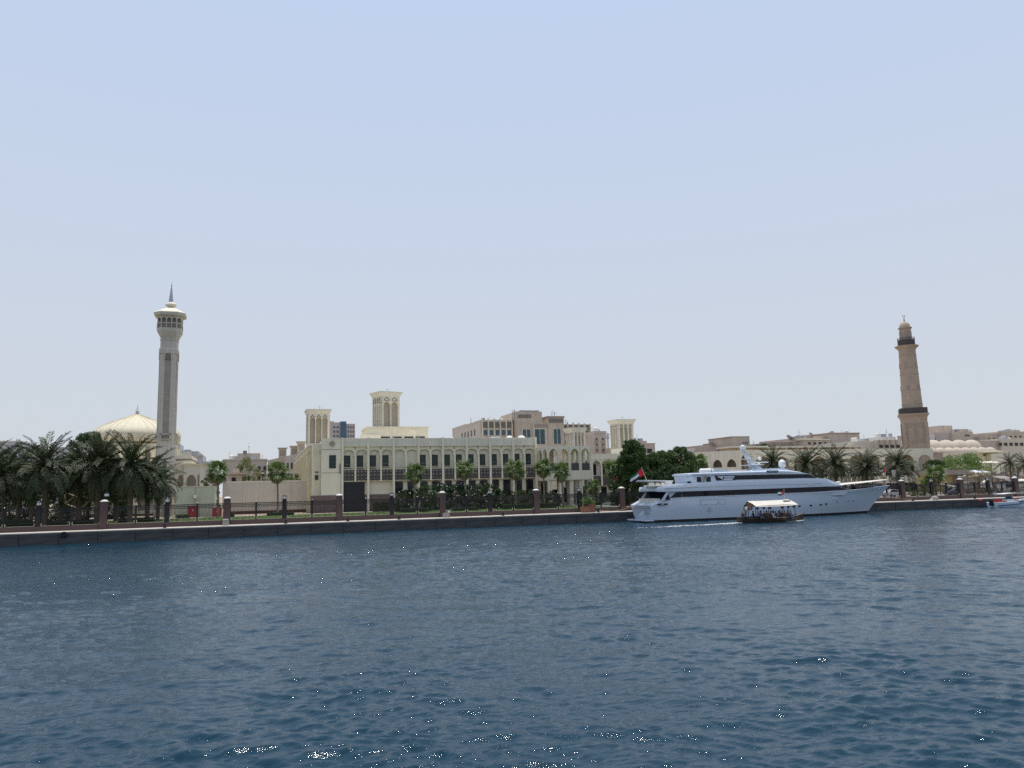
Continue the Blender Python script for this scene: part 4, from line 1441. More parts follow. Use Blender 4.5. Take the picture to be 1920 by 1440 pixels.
x0, z = at(1505, 825.5, 113.7); x1, _z = at(1557, 825.5, 113.7)
MB().box(x0, x1, 113.7, 118, z, z + .4).build('porch_roof', 'cream_light', h)
for px in (1515, 1525, 1535, 1545, 1574, 1583, 1592):
    win_px(h, px, px + 5, 829, 833.5, 114 if px < 1560 else 116)
x0, z = at(1453, 838, 88); x1, _z = at(1622, 837.5, 88)
h = house('long_slab_roof', 'long thin beige slab roof on pillars just above the arcade parapet', 88)
MB().box(x0, x1, 88, 94, z - .25, z + .22).build('roof', 'cream', h)
for i in range(9):
    x = x0 + 1 + i * (x1 - x0 - 2) / 8
    MB().box(x - .3, x + .3, 89, 89.6, G0, z - .25).build('pillar', 'cream', h)
MB().box(x0 + 1, x1 - 1, 91.5, 94, G0, z - .26).build('wall', 'tan_wall', h)
for px, py, lab in ((1480, 821, 'larger tilted satellite dish on the brown mansion'), (1521, 815.5, 'smaller tilted satellite dish on the brown mansion')):
    x, z = at(px, py, 118)
    t = thing('satellite_dish', (x, 118, z - 1.6), lab, 'satellite dish', 'satellite dishes on the roofs')
    Md = Matrix.Translation((x, 118, z)) @ Matrix.Rotation(R(50), 4, 'Y') @ Matrix.Scale(1.0 if px < 1500 else .8, 4)
    MB(Md).lathe(0, 0, [(.1, -.25), (.7, -.12), (1.25, .2), (1.2, .24), (.6, -.02), (.05, -.12)], 14).build('dish', 'steel', t, smooth=True)
    MB().tube((x, 118, z - .2), (x, 118, z - 2.6), .1).build('post', 'steel', t)
    MB(Md).tube((0, 0, -.1), (.2, 0, .9), .05).build('arm', 'steel', t)
for k, (px, y0, y1, yy) in enumerate(((1499, 805, 823, 118), (1663, 804, 822, 95), (1413, 826, 838, 105))):
    a, b_ = at(px, y0, yy), at(px, y1, yy)
    t = thing('antenna', (b_[0], yy, b_[1]), ['thin cross-armed aerial on the brown mansion between the dishes', 'thin tall aerial on the pale block left of the brown minaret',
              'short thin aerial beside the square pink block'][k], 'antenna', 'aerials on the right roofs')
    MB().tube((b_[0], yy, b_[1] - .5), (b_[0], yy, a[1]), .06, n=4).build('mast', 'steel', t)
    for f in (.35, .6):
        z = a[1] - (a[1] - b_[1]) * f
        MB().box(b_[0] - .8 * f - .3, b_[0] + .8 * f + .3, yy - .03, yy + .03, z - .03, z + .03).build('arm', 'steel', t)
h, _ = simple('pale_block', 'pale block with a band of dark windows left of the brown minaret', 92,
              [('wall', 1592, 1646, 827.5, 2, 16, 'cream'), ('wall', 1645, 1690, 825, 0, 18, 'mauve_wall'), ('roof_room', 1652, 1679, 819, 3, 8, 'far_white')])
for k in range(4): win_px(h, 1648 + k * 10.4, 1656 + k * 10.4, 834, 840, 92)
for k in range(4):
    x, z = at(1648 + k * 10.4, 826, 92)
    MB().box(x - .15, x + .15, 91.6, 91.99, z - 1.2, z + .3).build('post', 'pink_wall', h)

# ---- brown minaret
mt = thing('minaret', (191, 78, LAND), 'brown stone minaret with two dark balconies and a small dome at the right', 'minaret')
MX, MY = 192.6, 79.5
MROT = R(-41)


def ring8(hw, c, z):
    M_ = rot_at(MX, MY, MROT)
    return [tuple(M_ @ Vector((p[0], p[1], z))) for p in ((-hw + c, -hw), (hw - c, -hw), (hw, -hw + c), (hw, hw - c), (hw - c, hw), (-hw + c, hw), (-hw, hw - c), (-hw, -hw + c))]


MB().rings([ring8(3.62, .5, G0), ring8(3.5, .5, 23.2), ring8(3.62, .55, 24.1), ring8(4.2, .75, 25.0), ring8(4.2, .75, 25.25)]).build('base', 'minaret_tan', mt)
MB().rings([ring8(3.85, .7, 25.25), ring8(3.85, .7, 27.0)]).build('balcony', 'lattice_dark', mt)
for k in range(4):
    Mk = rot_at(MX, MY, MROT + k * math.pi / 2)
    for x in (-1.35, 1.35):
        for z in (16.4, 21.0):
            arched_window(mt, x - .33, x + .33, z, z + .95, .4, -3.58, 'brown_wall', M=Mk, frame='minaret_tan', t=.07)
    for x in (-2.6, -2.2, -.35, .35, 2.2, 2.6):
        MB(Mk).box(x - .06, x + .06, -3.64, -3.50, 16.0, 22.4).build('rib', 'brown_wall', mt)
MB().lathe(MX, MY, [(2.95, 27.0), (2.72, 34), (2.55, 41), (2.42, 45.3), (2.65, 45.8), (3.4, 46.5), (3.45, 46.7)], 20).build('shaft', 'minaret_tan', mt, smooth=True)
for z in (28.2, 32.6, 37.5, 39.6, 43.3):
    for k in range(10):
        a = k * math.pi / 5 + .2
        rr = 2.95 - (z - 27) * .029
        Mk = rot_at(MX, MY, a)
        big = z in (32.6, 39.6) and k % 2 == 0
        if big: MB(Mk).box(-.38, .38, -rr - .05, -rr + .25, z, z + 1.5).build('opening', 'brown_wall', mt)
        else:
            MB(Mk).box(-.40, -.2, -rr - .03, -rr + .3, z, z + .3).box(.2, .40, -rr - .03, -rr + .3, z, z + .3).build('opening', 'brown_wall', mt)
MB().lathe(MX, MY, [(2.5, 46.7), (2.5, 48.6)], 20).build('balcony', 'lattice_dark', mt)
rl = MB()
for k in range(14):
    a = 2 * math.pi * k / 14
    rl.tube((MX + 2.45 * math.cos(a), MY + 2.45 * math.sin(a), 48.6), (MX + 2.45 * math.cos(a), MY + 2.45 * math.sin(a), 49.2), .05, n=4)
rl.lathe(MX, MY, [(2.4, 49.15), (2.52, 49.15), (2.52, 49.27), (2.4, 49.27)], 20, cap=False)
rl.build('handrail', 'black_metal', mt)
LZ = lambda z: 48.6 + (z - 48.6) * .745
MB().lathe(MX, MY, [(r, LZ(z)) for r, z in ((1.72, 48.6), (1.66, 53.3), (2.0, 53.6), (2.05, 53.9), (1.66, 54.0))], 16).build('lantern', 'minaret_tan', mt, smooth=True)
for k in range(4):
    Mk = rot_at(MX, MY, k * math.pi / 2 - .3)
    MB(Mk).box(-.45, .45, -1.76, -1.55, LZ(49.4), LZ(52.2)).build('opening', 'brown_wall', mt)
MB().lathe(MX, MY, [(r, LZ(z)) for r, z in ((1.64, 54.0), (1.58, 54.7), (1.3, 55.7), (.75, 56.3), (.1, 56.5))], 16).build('dome', 'minaret_tan', mt, smooth=True)
MB().lathe(MX, MY, [(r, LZ(z)) for r, z in ((.2, 56.4), (.12, 56.8), (.3, 57.1), (.08, 57.4), (.22, 57.8), (.06, 58.1), (.05, 58.6))], 8).build('finial', 'bronze', mt, smooth=True)
cr = MB()
pts = [(MX + .45 * math.sin(q_), MY, LZ(59.1) - .45 * math.cos(q_)) for q_ in np.linspace(-2.3, 2.3, 12)]
cr.path(pts, .09, 4)
cr.build('crescent', 'bronze', mt)

# ---- domed shade roof, sandy houses behind
sd = thing('domed_roof', (244, 110, LAND), 'two-tier sandy roof of small round vaults right of the brown minaret', 'building')
DX0, DX1 = 222.0, 262.0
MB().box(DX0, DX1, 110, 128, G0, 14.6).build('wall', 'brown_wall', sd)
MB().box(DX0 + 2, DX1 - 2, 113, 127, 14.6, 16.5).build('wall', 'tan_wall', sd)


def vault(cx, cy, r, z, hgt, m):
    p = [(r * math.cos(q_), z + hgt * math.sin(q_)) for q_ in np.linspace(0, math.pi / 2 * .97, 6)]
    return MB().lathe(cx, cy, [(max(.05, a), b_) for a, b_ in p], 14).build('vault', m, sd, smooth=True)


for i in range(10):
    vault(DX0 + 2.0 + i * 4.0, 111.5, 2.15, 14.6, 1.9, 'tan_wall')
for i in range(6):
    vault(DX0 + 5.5 + i * 6.2, 118, 3.55, 16.4, 3.3, 'tan_wall')
h, _ = simple('sandy_house', 'sandy house with a raised stair block behind the vaulted roof', 142,
              [('wall', 1752, 1788, 811, 0, 20, 'far_pink'), ('stair_block', 1764, 1785, 798, 3, 12, 'tan_wall'), ('wall', 1785, 1824, 809.5, -1, 18, 'tan_wall'),
               ('roof_box', 1797, 1816, 804.5, 3, 8, 'old_wall'), ('annex', 1738, 1754, 821, 0, 15, 'far_white'), ('annex', 1822, 1836, 819, 1, 12, 'brown_wall')])
for px in (1809,): win_px(h, px, px + 9, 815, 818, 141)
h, _ = simple('sandy_terrace', 'wide sandy terrace block at the edge of town with roof tanks', 150,
              [('wall', 1848, 1880, 813, 0, 20, 'tan_wall'), ('wall', 1878, 1960, 809, -2, 22, 'tan_wall'), ('roof_box', 1893, 1912, 806, 2, 6, 'old_wall'),
               ('annex', 1834, 1850, 823, -3, 12, 'pink_wall')])
for px in (1853, 1862): win_px(h, px, px + 3, 821, 823.5, 150)
for k in range(5): win_px(h, 1884 + k * 9, 1888 + k * 9, 817, 820, 148)
h, _ = simple('mauve_house', 'low mauve house with a veranda of dark openings behind the olive palm', 120,
              [('wall', 1838, 1925, 826, 0, 14, 'pink_wall'), ('parapet', 1876, 1960, 822.5, -1, 14, 'mauve_wall')])
for k in range(5): win_px(h, 1872 + k * 10, 1879 + k * 10, 830, 836, 119)
h, _ = simple('flat_shop', 'flat grey shop building with a dark slot window behind the market', 85,
              [('wall', 1834, 1880, 845, 0, 14, 'grey_cream'), ('wall', 1858, 1880, 850, -2, 2, 'cream_light')])
win_px(h, 1843, 1860, 851, 855, 85)
x0, z = at(1834, 849, 83); x1, _z = at(1888, 847, 83)
MB().box(x0, x1, 82.6, 85, z, z + .35).build('canopy', 'cream_light', h)

# ---- market behind the fence
sh = thing('market_shed', (190, 46, LAND), 'low brown-roofed market shed with a sunlit yellow wall', 'shed')
x0, z0 = at(1757, 905, 46); x1, z1 = at(1802, 890, 46)
MB().box(x0, x1, 46, 52, G0, z1).build('wall', 'yellow_wall', sh)
xr0, zr = at(1768, 880, 45); xr1, _z = at(1836, 878, 45)
MB().box(x0 - .5, xr1, 44.6, 53, z1 + .02, z1 + 1.2).build('roof', 'brown_wall', sh)
MB().box(x1 + .02, xr1 - .5, 49, 52, G0, z1).build('rear_wall', 'stone_grey', sh)
for k in range(6):
    x = x0 + .8 + k * (x1 - x0 - 1.6) / 5
    MB().box(x - .08, x + .08, 45.9, 45.997, G0, z1).build('batten', 'tan_wall', sh)
STALLS = [(1776, 1797, 911, 10, 'canvas', 'low market stall with a pale awning beside the yellow wall'),
          (1832, 1862, 885, 30, 'aqua_paint', 'market stall under a pale aqua awning behind the fence'),
          (1838, 1877, 867, 58, 'canvas', 'wide cream sheet awning glowing below the flat grey shop'),
          (1880, 1906, 896, 26, 'stone_grey', 'grey-roofed stall near the olive palm trunk'),
          (1905, 1945, 902, 22, 'canvas', 'pale-roofed stall at the very end of the market')]
for k, (a, b_, py, y, m, lab) in enumerate(STALLS):
    xa, z = at(a, py, y); xb, _z = at(b_, py, y)
    t = thing('market_stall', ((xa + xb) / 2, y, LAND), lab, 'stall', 'market stalls on the far quay')
    r_ = random.Random(k)
    nx_ = 8
    vs, fs = [], []
    for i in range(nx_ + 1):
        for j in range(3):
            vs.append((xa + (xb - xa) * i / nx_, y + j * 1.6, z - .25 + .3 * j + r_.uniform(-.12, .12)))
    for i in range(nx_):
        for j in range(2): fs.append((i * 3 + j, (i + 1) * 3 + j, (i + 1) * 3 + j + 1, i * 3 + j + 1))
    vs2 = [(p[0], p[1], p[2] + .06) for p in vs]
    mb = MB().add(vs, [f[::-1] for f in fs])
    mb.add(vs2, fs)
    mb.build('awning', m, t)
    for x in (xa + .2, (xa + xb) / 2, xb - .2):
        for yy in (y + .2, y + 3):
            MB().tube((x, yy, LAND - .1), (x, yy, z - .1), .07, n=5).build('post', 'wood_brown', t)
    MB().box(xa + .4, xb - .4, y + .5, y + 1.4, LAND + .75, LAND + .95).build('counter', 'wood_brown', t)
    MB().box(xa + .5, xb - .5, y + .6, y + 1.3, LAND - .05, LAND + .74).build('counter_base', 'stone_grey', t)
cw = thing('coral_wall', (205, 40, LAND), 'long crumbling brown coral-stone wall behind the market goods', 'wall')
for (a, b_, py, yy) in ((1808, 1838, 893, 40), (1838, 1866, 889, 41), (1866, 1895, 886, 42), (1895, 1950, 890, 40)):
    xa, z = at(a, py, yy); xb, _z = at(b_, py, yy)
    n_ = 7
    r_ = random.Random(a)
    top = [(xb - (xb - xa) * i / n_, z + r_.uniform(-.5, .5)) for i in range(n_ + 1)]
    MB().prism_y([(xa, G0), (xb, G0)] + top, yy, yy + .8).build('wall_section', 'coral_wall', cw)
MB().box(at(1800, 900, 44)[0], at(1950, 900, 44)[0], 44, 46, G0, 5.5).build('rear_wall', 'brown_wall', cw)
for k_, (px_, py_, w_, m_, lab_) in enumerate(((1812, 902, 1.6, 'stone_grey', 'grey covered heap before the coral wall near the bare palm'), (1848, 900, 2.2, 'cap_white', 'pale sheeted heap before the middle of the coral wall'),
                                             (1872, 905, 1.8, 'wood_brown', 'brown sheeted heap before the coral wall'), (1916, 905, 2.0, 'stone_grey', 'grey heap at the end of the coral wall'))):
    xh, zh = at(px_, py_, 34)
    t = thing('covered_heap', (xh, 34, LAND), lab_, 'heap', 'covered heaps in the market')
    r_ = random.Random(k_)
    rs_ = []
    for f_, s_ in ((0, 1), (.35, .95), (.7, .7), (.95, .35), (1, .08)):
        rs_.append([(xh + w_ * s_ * math.cos(a_) * r_.uniform(.8, 1.15), 34 + 1.2 * s_ * math.sin(a_), LAND - .05 + (zh - LAND) * f_ * r_.uniform(.9, 1.05)) for a_ in np.linspace(0, 6.283, 10)[:-1]])
    MB().rings(rs_).build('sheet', m_, t)
rr_ = random.Random(5)
GOODS = ['cloth_tan', 'stone_grey', 'cap_white', 'wood_brown', 'terracotta', 'cloth_grey', 'canvas', 'red_paint']
crate_me = {}
for m in GOODS:
    b = MB().box(-.5, .5, -.4, .4, 0, .08)
    for s in (-1, 1):
        for k in range(3): b.box(-.5, .5, s * .4 - .03, s * .4 + .03, .1 + k * .24, .28 + k * .24)
        for k in range(3): b.box(s * .5 - .03, s * .5 + .03, -.36, .36, .1 + k * .24, .28 + k * .24)
    b.box(-.44, .44, -.34, .34, .1, .7)
    crate_me[m] = b.mesh('crate', m)
COLN = {'cloth_tan': 'tan', 'stone_grey': 'grey', 'cap_white': 'white', 'wood_brown': 'brown', 'terracotta': 'reddish', 'cloth_grey': 'dark grey', 'canvas': 'cream', 'red_paint': 'red'}
PLACES = ['below the yellow wall', 'beside the nearly bare palm', 'under the pale aqua awning', 'behind the speed boat', 'next to the parked white van', 'at the olive palm foot']
for k in range(36):
    m = GOODS[k % 6 if k % 6 != 3 else 6]
    spot = k // 6
    px = 1797 + spot * 21 + (k % 6) * 3.3
    y = rr_.uniform(7.5, 12)
    x = at(px, 925, y)[0]
    o = link('crate', crate_me[m])
    s = rr_.uniform(.8, 1.5)
    o.scale = (s, s, s)
    o.location = (x, y, LAND - .05)
    o.rotation_euler = (0, 0, rr_.uniform(-.5, .5))
    tag(o, COLN[m] + ' slatted crate of market goods standing ' + PLACES[spot], 'crate', 'crates of the market')

# vehicles, sign, flag behind the fence
def car(x, y, rz, paint, label, L=4.4, H=1.5, van=False):
    t = thing('parked_car' if not van else 'parked_van', (x, y, LAND - .05), label, 'car' if not van else 'van', None, rz)
    P = [(-L / 2, .35), (L / 2, .35), (L / 2 + .02, .75), (L / 2 - .25, .95), (L * .24, 1.02), (L * .08, H), (-L * .30, H), (-L * .42, 1.05), (-L / 2, .95)]
    if van: P = [(-L / 2, .35), (L / 2, .35), (L / 2, .95), (L * .36, 1.15), (L * .24, H), (-L * .48, H), (-L / 2, 1.2)]

    def local(mb, nm, m, par):
        me = mb.mesh(nm, m)
        o = link(nm, me, par)
        return o
    local(MB().prism_y(P, -.85, .85), 'body', paint, t)
    zt = H - .1
    G = [(-L * .36, 1.05), (L * .18, 1.05), (L * .06, zt), (-L * .28, zt)] if not van else [(-L * .42, 1.2), (L * .30, 1.2), (L * .21, zt), (-L * .42, zt)]
    local(MB().prism_y(G, -.87, -.855), 'side_window', 'glass_dark', t)
    local(MB().prism_y(G, .855, .87), 'side_window', 'glass_dark', t)
    for xx in (-L * .32, L * .32):
        for yy in (-.86, .70):
            wv = MB().lathe(0, 0, [(.33, 0), (.33, .18)], 14)
            wv.v = [(xx + a, yy + c_, .33 + b_) for a, b_, c_ in wv.v]
            wh = local(wv, 'wheel', 'black_metal', t)
            hv = MB().lathe(0, 0, [(.19, -.01), (.19, .19)], 10)
            hv.v = [(xx + a, yy + c_, .33 + b_) for a, b_, c_ in hv.v]
            local(hv, 'rim', 'steel', wh)
    for yy in (-.6, .6):
        local(MB().box(L / 2 - .03, L / 2 + .03, yy - .18, yy + .18, .68, .82), 'headlight', 'globe', t)
        local(MB().box(-L / 2 - .03, -L / 2 + .03, yy - .15, yy + .15, .72, .88), 'tail_light', 'red_paint', t)
    return t


x, _z = at(1893, 925, 12)
car(x, 12, 0.05, 'white_paint', 'white van parked behind the far fence near the end of the quay', 4.8, 2.1, True)
x, _z = at(1674, 930, 12)
car(x, 12, 0.1, 'white_paint', 'white car half hidden behind the yacht bow and the fence', 4.2, 1.5)
x, _z = at(1790, 925, 10)
car(x, 10, 3.1, 'cloth_grey', 'dark grey car parked behind the fence before the yellow wall', 4.3, 1.5)
x, z = at(1676, 888, 16)
t = thing('road_sign', (x, 16, LAND), 'pale rectangular sign on a thin pole behind the yacht bow', 'sign')
MB().tube((x, 16, LAND - .1), (x, 16, z + .6), .06).build('post', 'steel', t)
MB().box(x - .55, x + .55, 15.9, 15.95, z - .7, z + .7).build('panel', 'cap_white', t)

for nm_, px0_, px1_, py_, yy_, n_, sd_ in (('pink_terrace', 1332, 1370, 833, 116, 6, 11), ('brown_mansion', 1492, 1521, 821.5, 118, 5, 12), ('pale_block', 1600, 1640, 827.5, 95, 6, 13), ('pale_block', 1655, 1676, 819, 96, 4, 14),
                                     ('sandy_house', 1790, 1820, 809.5, 143, 5, 15), ('sandy_terrace', 1885, 1915, 809, 150, 7, 16), ('mauve_house', 1880, 1915, 822.5, 121, 5, 17), ('brown_mansion', 1562, 1606, 813, 118, 5, 18)):
    xa_, z_ = at(px0_, py_, yy_); xb_, _q = at(px1_, py_, yy_)
    roof_clutter(bpy.data.objects[nm_], xa_, xb_, yy_, yy_ + 4, z_, n_, sd_)
# ------------------------------------------------------------------ fence along the quay
FY = 4.0
PIERS = [-49.0, -34.1, -19.1, -4.05, 10.9, 25.85, 40.6, 55.1, 69.2, 83.4, 97.4, 111.4, 125.2, 138.9, 153]
fence = thing('quay_fence', (45, FY, 1.5), 'long black iron fence with red-brown granite pillars along the quay', 'fence')
MB().box(PIERS[0], PIERS[-1], FY - .22, FY + .28, 1.3, 2.12).build('plinth', 'granite_red', fence)
MB().box(PIERS[-1], XR, FY - .22, FY + .28, 1.3, 2.12).build('plinth', 'granite_red', fence)
MB().box(-150, PIERS[0], FY - .22, FY + .28, 1.3, 2.12).build('plinth', 'granite_red', fence)
pil_me = MB().box(-.42, .42, -.42, .42, -.2, 3.52).mesh('pillar', 'granite_red')
_cap = MB().box(-.47, .47, -.47, .47, 3.52, 3.58)
_cap.lathe(0, 0, [(.46, 3.60), (.40, 3.68), (.26, 3.75), (.04, 3.79)], 12)
cap_me = _cap.mesh('cap', 'cap_white')
post_me = MB().box(-.09, .09, -.09, .09, .6, 3.02).mesh('post', 'black_metal')
ball_me = MB().lathe(0, 0, [(.05, 3.02), (.08, 3.06), (.08, 3.11), (.03, 3.15)], 8).mesh('knob', 'cap_white')
PANEL = {}


def panel_meshes(L):
    key = round(L, 2)
    if key in PANEL: return PANEL[key]
    z0, z1, z2, z3 = .68, 1.08, 2.42, 2.90
    fr = MB().box(0, L, -.04, .04, z3 - .09, z3).box(0, L, -.04, .04, z2 - .07, z2).box(0, L, -.04, .04, z1 - .08, z1)
    fr.box(0, .06, -.034, .034, z1, z3 - .09).box(L - .06, L, -.034, .034, z1, z3 - .09)
    ub = MB().box(0, L, -.045, .045, z0 - .02, z0 + .03).box(0, .07, -.045, .045, z0 + .03, z1 - .05).box(L - .07, L, -.045, .045, z0 + .03, z1 - .05)
    bars = MB()
    n = int(L / .17)
    for i in range(1, n):
        x = i * L / n
        bars.box(x - .022, x + .022, -.02, .02, z1, z2 - .07)
    for i in range(1, 4):
        x = i * L / 4
        bars.box(x - .02, x + .02, -.02, .02, z0 + .03, z1 - .05)
    m = int(L / .3)
    lat = MB()
    for i in range(m):      # crossed strapwork in the upper band
        xa, xb = .06 + i * (L - .12) / m, .06 + (i + 1) * (L - .12) / m
        lat.tube((xa, 0, z2), (xb, 0, z3 - .09), .034, n=4).tube((xa, .01, z3 - .09), (xb, .01, z2), .034, n=4)
    lat.box(.06, L - .06, -.008, .008, z2 + .17, z2 + .23)
    PANEL[key] = (fr.mesh('panel_frame', 'black_metal'), ub.mesh('bottom_trim', 'cream_paint'), bars.mesh('bars', 'black_metal'), lat.mesh('strapwork', 'black_metal'))
    return PANEL[key]


LAMP_LAB = ['globe lamp in the fence before the first date palm trunks', 'globe lamp in the fence under the dense date palms', 'globe lamp in the fence before the minaret foot',
            'globe lamp in the fence against the beige wall', 'globe lamp in the fence just right of the dark vehicle door', 'globe lamp in the fence before the flowering bushes',
            'globe lamp in the fence beside the brown planter box', 'globe lamp in the fence behind the yacht stern flag', 'globe lamp in the fence behind the yacht aft deck',
            'globe lamp in the fence behind the yacht middle', 'globe lamp in the fence behind the yacht foredeck', 'globe lamp in the fence behind the grey domed mooring stone',
            'globe lamp in the fence before the market goods', 'globe lamp in the fence at the end of the quay']
lamp_proto = None
for i, u in enumerate(PIERS):
    p = link('pillar', pil_me, fence)
    p.location = (u - 45, 0, 0)
    link('cap', cap_me, p)
    if i == len(PIERS) - 1: break
    v = PIERS[i + 1]
    L = v - u
    q = [u + .42, u + L * .25, u + L * .5, u + L * .75, v - .42]
    hw = [0, .10, .34, .10, 0]
    for k in (1, 3):
        o = link('post', post_me, fence)
        o.location = (q[k] - 45, 0, 0)
        link('knob', ball_me, o)
    for k in range(4):
        a, b_ = q[k] + hw[k] + .02, q[k + 1] - hw[k + 1] - .02
        Lk = round(b_ - a, 1)
        off = (b_ - a - Lk) / 2
        fr, ub, bars, lat = panel_meshes(Lk)
        o = link('panel', fr, fence)
        o.location = (a + off - 45, 0, 0)
        link('bottom_trim', ub, o)
        for nm, me in (('bars', bars), ('strapwork', lat)):
            c_ = link(nm, me, o)
            c_['kind'] = 'stuff'
    # lamp on a thick post in the middle of the bay
    if lamp_proto is None:
        t = thing('globe_lamp', (q[2], FY, 1.5), LAMP_LAB[i], 'lamp', 'globe lamps in the fence')
        MB().box(q[2] - .30, q[2] + .30, FY - .18, FY + .18, 2.1, 4.55).build('post', 'black_metal', t)
        MB().box(q[2] - .36, q[2] + .36, FY - .24, FY + .24, 4.35, 4.48).build('collar', 'black_metal', t)
        hd = MB().lathe(q[2], FY, [(.2, 4.55), (.32, 4.66), (.30, 4.74)], 12)
        for a_ in range(6):
            th = a_ * math.pi / 3
            pts = [(q[2] + .36 * math.sin(s) * math.cos(th), FY + .36 * math.sin(s) * math.sin(th), 5.0 - .36 * math.cos(s)) for s in (.6, 1.1, 1.6, 2.1, 2.6)]
            hd.path(pts, .03, 4)
        hd.lathe(q[2], FY, [(.34, 5.18), (.22, 5.30), (.05, 5.36)], 12)
        hd.build('guard', 'black_metal', t)
        MB().lathe(q[2], FY, [(.1, 4.72), (.24, 4.82), (.30, 4.97), (.24, 5.12), (.1, 5.2)], 12).build('globe', 'globe', t, smooth=True)
        lamp_proto = t
    else:
        copy_tree(lamp_proto, None, (q[2], FY, 1.5), None, LAMP_LAB[i])

# taller street lamps with globes behind the fence
SL = [(200, 928, 9, 'taller globe street lamp behind the fence pillar among the date palms'), (493, 887, 62, 'distant globe street lamp above the beige wall before the old house'),
      (1691, 896, 9, 'taller globe street lamp behind the fence pillar past the yacht bow'), (1799, 894, 9, 'taller globe street lamp above a fence pillar before the yellow wall'),
      (1902, 893, 9, 'taller globe street lamp above the final fence pillar beside the olive palm')]
for px, py, y, lab in SL:
    x, z = at(px, py, y)
    t = thing('street_lamp', (x, y, LAND), lab, 'street lamp', 'taller street lamps')
    MB().lathe(x, y, [(.16, LAND - .1), (.12, LAND + .6), (.08, z - .4)], 8).build('pole', 'black_metal', t)
    MB().lathe(x, y, [(.12, z - .42), (.34, z - .3), (.34, z - .2)], 10).lathe(x, y, [(.42, z + .2), (.3, z + .42), (.05, z + .5)], 10).build('hood', 'black_metal', t)
    MB().lathe(x, y, [(.15, z - .3), (.3, z - .12), (.32, z + .05), (.2, z + .26)], 12).build('globe', 'globe', t, smooth=True)

# bits on the quay
BOL = [(652, 981, 'black mooring bollard on the quay below the corner block'), (748, 972.5, 'black mooring bollard near the dark vehicle door'), (943, 966, 'black mooring bollard before the flowering bushes'),
       (1122, 960.5, 'black mooring bollard beside the brown planter box'), (309, 988, 'small brownish mooring bollard before the minaret'), (1712, 939.5, 'black mooring bollard past the yacht bow'),
       (1828, 935, 'black mooring bollard before the market fence'), (536, 981, 'black mooring bollard under the slim fan palm')]
bol = None
for px, py, lab in BOL:
    x = at(px, py, .8)[0]
    if bol is None:
        bol = thing('mooring_bollard', (x, .8, 1.5), lab, 'bollard', 'mooring bollards on the quay')
        MB().lathe(x, .8, [(.24, 1.48), (.24, 1.54), (.14, 1.58), (.13, 1.85), (.22, 1.92), (.22, 2.0), (.08, 2.06)], 12).build('post', 'black_metal', bol, smooth=True)
        MB().lathe(x, .8, [(.30, 1.49), (.30, 1.52)], 12).build('base_plate', 'black_metal', bol)
    else: copy_tree(bol, None, (x, .8, 1.5), None, lab)
x = at(841, 972, 2)[0]
t = thing('stone_block', (x, 2, 1.5), 'small stone mooring block standing at the foot of a fence pillar', 'block')
MB().box(x - .75, x + .1, 1.7, 2.5, 1.5, 2.15).box(x - .3, x + .35, 1.75, 2.45, 2.15, 2.55).build('body', 'stone_grey', t)
MB().box(x - .12, x + .1, 1.69, 1.745, 2.2, 2.48).build('plate', 'cap_white', t)
x = at(423, 985, 1.5)[0]
t = thing('stone_block', (x, 1.5, 1.5), 'pale square stone block before the fence pillar next to the green enclosure', 'block')
MB().frust(x, 1.6, 1.5, 2.25, .42, .4, .36, .34).build('body', 'stone_grey', t)
MB().box(x - .3, x + .3, 1.3, 1.9, 2.25, 2.34).build('cap', 'cap_white', t)
x = at(1755, 941, 1.2)[0]
t = thing('mooring_stone', (x, 1.4, 1.5), 'grey domed mooring stone on the quay past the yacht bow', 'mooring stone')
MB().lathe(x, 1.4, [(.62, 1.5), (.62, 1.8), (.5, 2.1), (.25, 2.25), (.03, 2.28)], 14).build('body', 'stone_grey', t, smooth=True)
MB().box(x - .95, x - .62, 1.2, 1.6, 1.5, 1.78).build('fender', 'cap_white', t)
x = at(1103, 958, 1.6)[0]
pl = thing('planter', (x, 1.8, 1.5), 'brown tapered planter box with a leafy shrub on the quay', 'planter')
MB().frust(x - .35, 1.8, 1.5, 2.4, .55, .5, .68, .6).build('box', 'terracotta', pl)
MB().frust(x + .55, 1.9, 1.5, 2.75, .50, .5, .62, .6).build('box', 'terracotta', pl)
MB().box(x - .02 - .66, x + .3, 1.3, 2.3, 2.4, 2.46).build('rim', 'wood_brown', pl)
r_ = np.random.RandomState(3)
n = 500
c = np.stack([r_.normal(x + .2, .45, n), r_.normal(1.9, .35, n), 2.75 + np.abs(r_.normal(0, .5, n))], -1)
d = r_.normal(0, 1, (n, 3)); d /= np.linalg.norm(d, axis=1)[:, None]
e = np.cross(d, r_.normal(0, 1, (n, 3))); e /= np.linalg.norm(e, axis=1)[:, None]
V = np.stack([c - e * .05, c + d * .16 - e * .0 + e * .06, c + d * .3, c + d * .12 - e * .07], 1) - np.array([x, 1.8, 1.5])
fast_mesh('foliage', V.reshape(-1, 3), np.arange(n * 4).reshape(-1, 4), 'bright_leaf', r_.uniform(0, .7, n), pl)
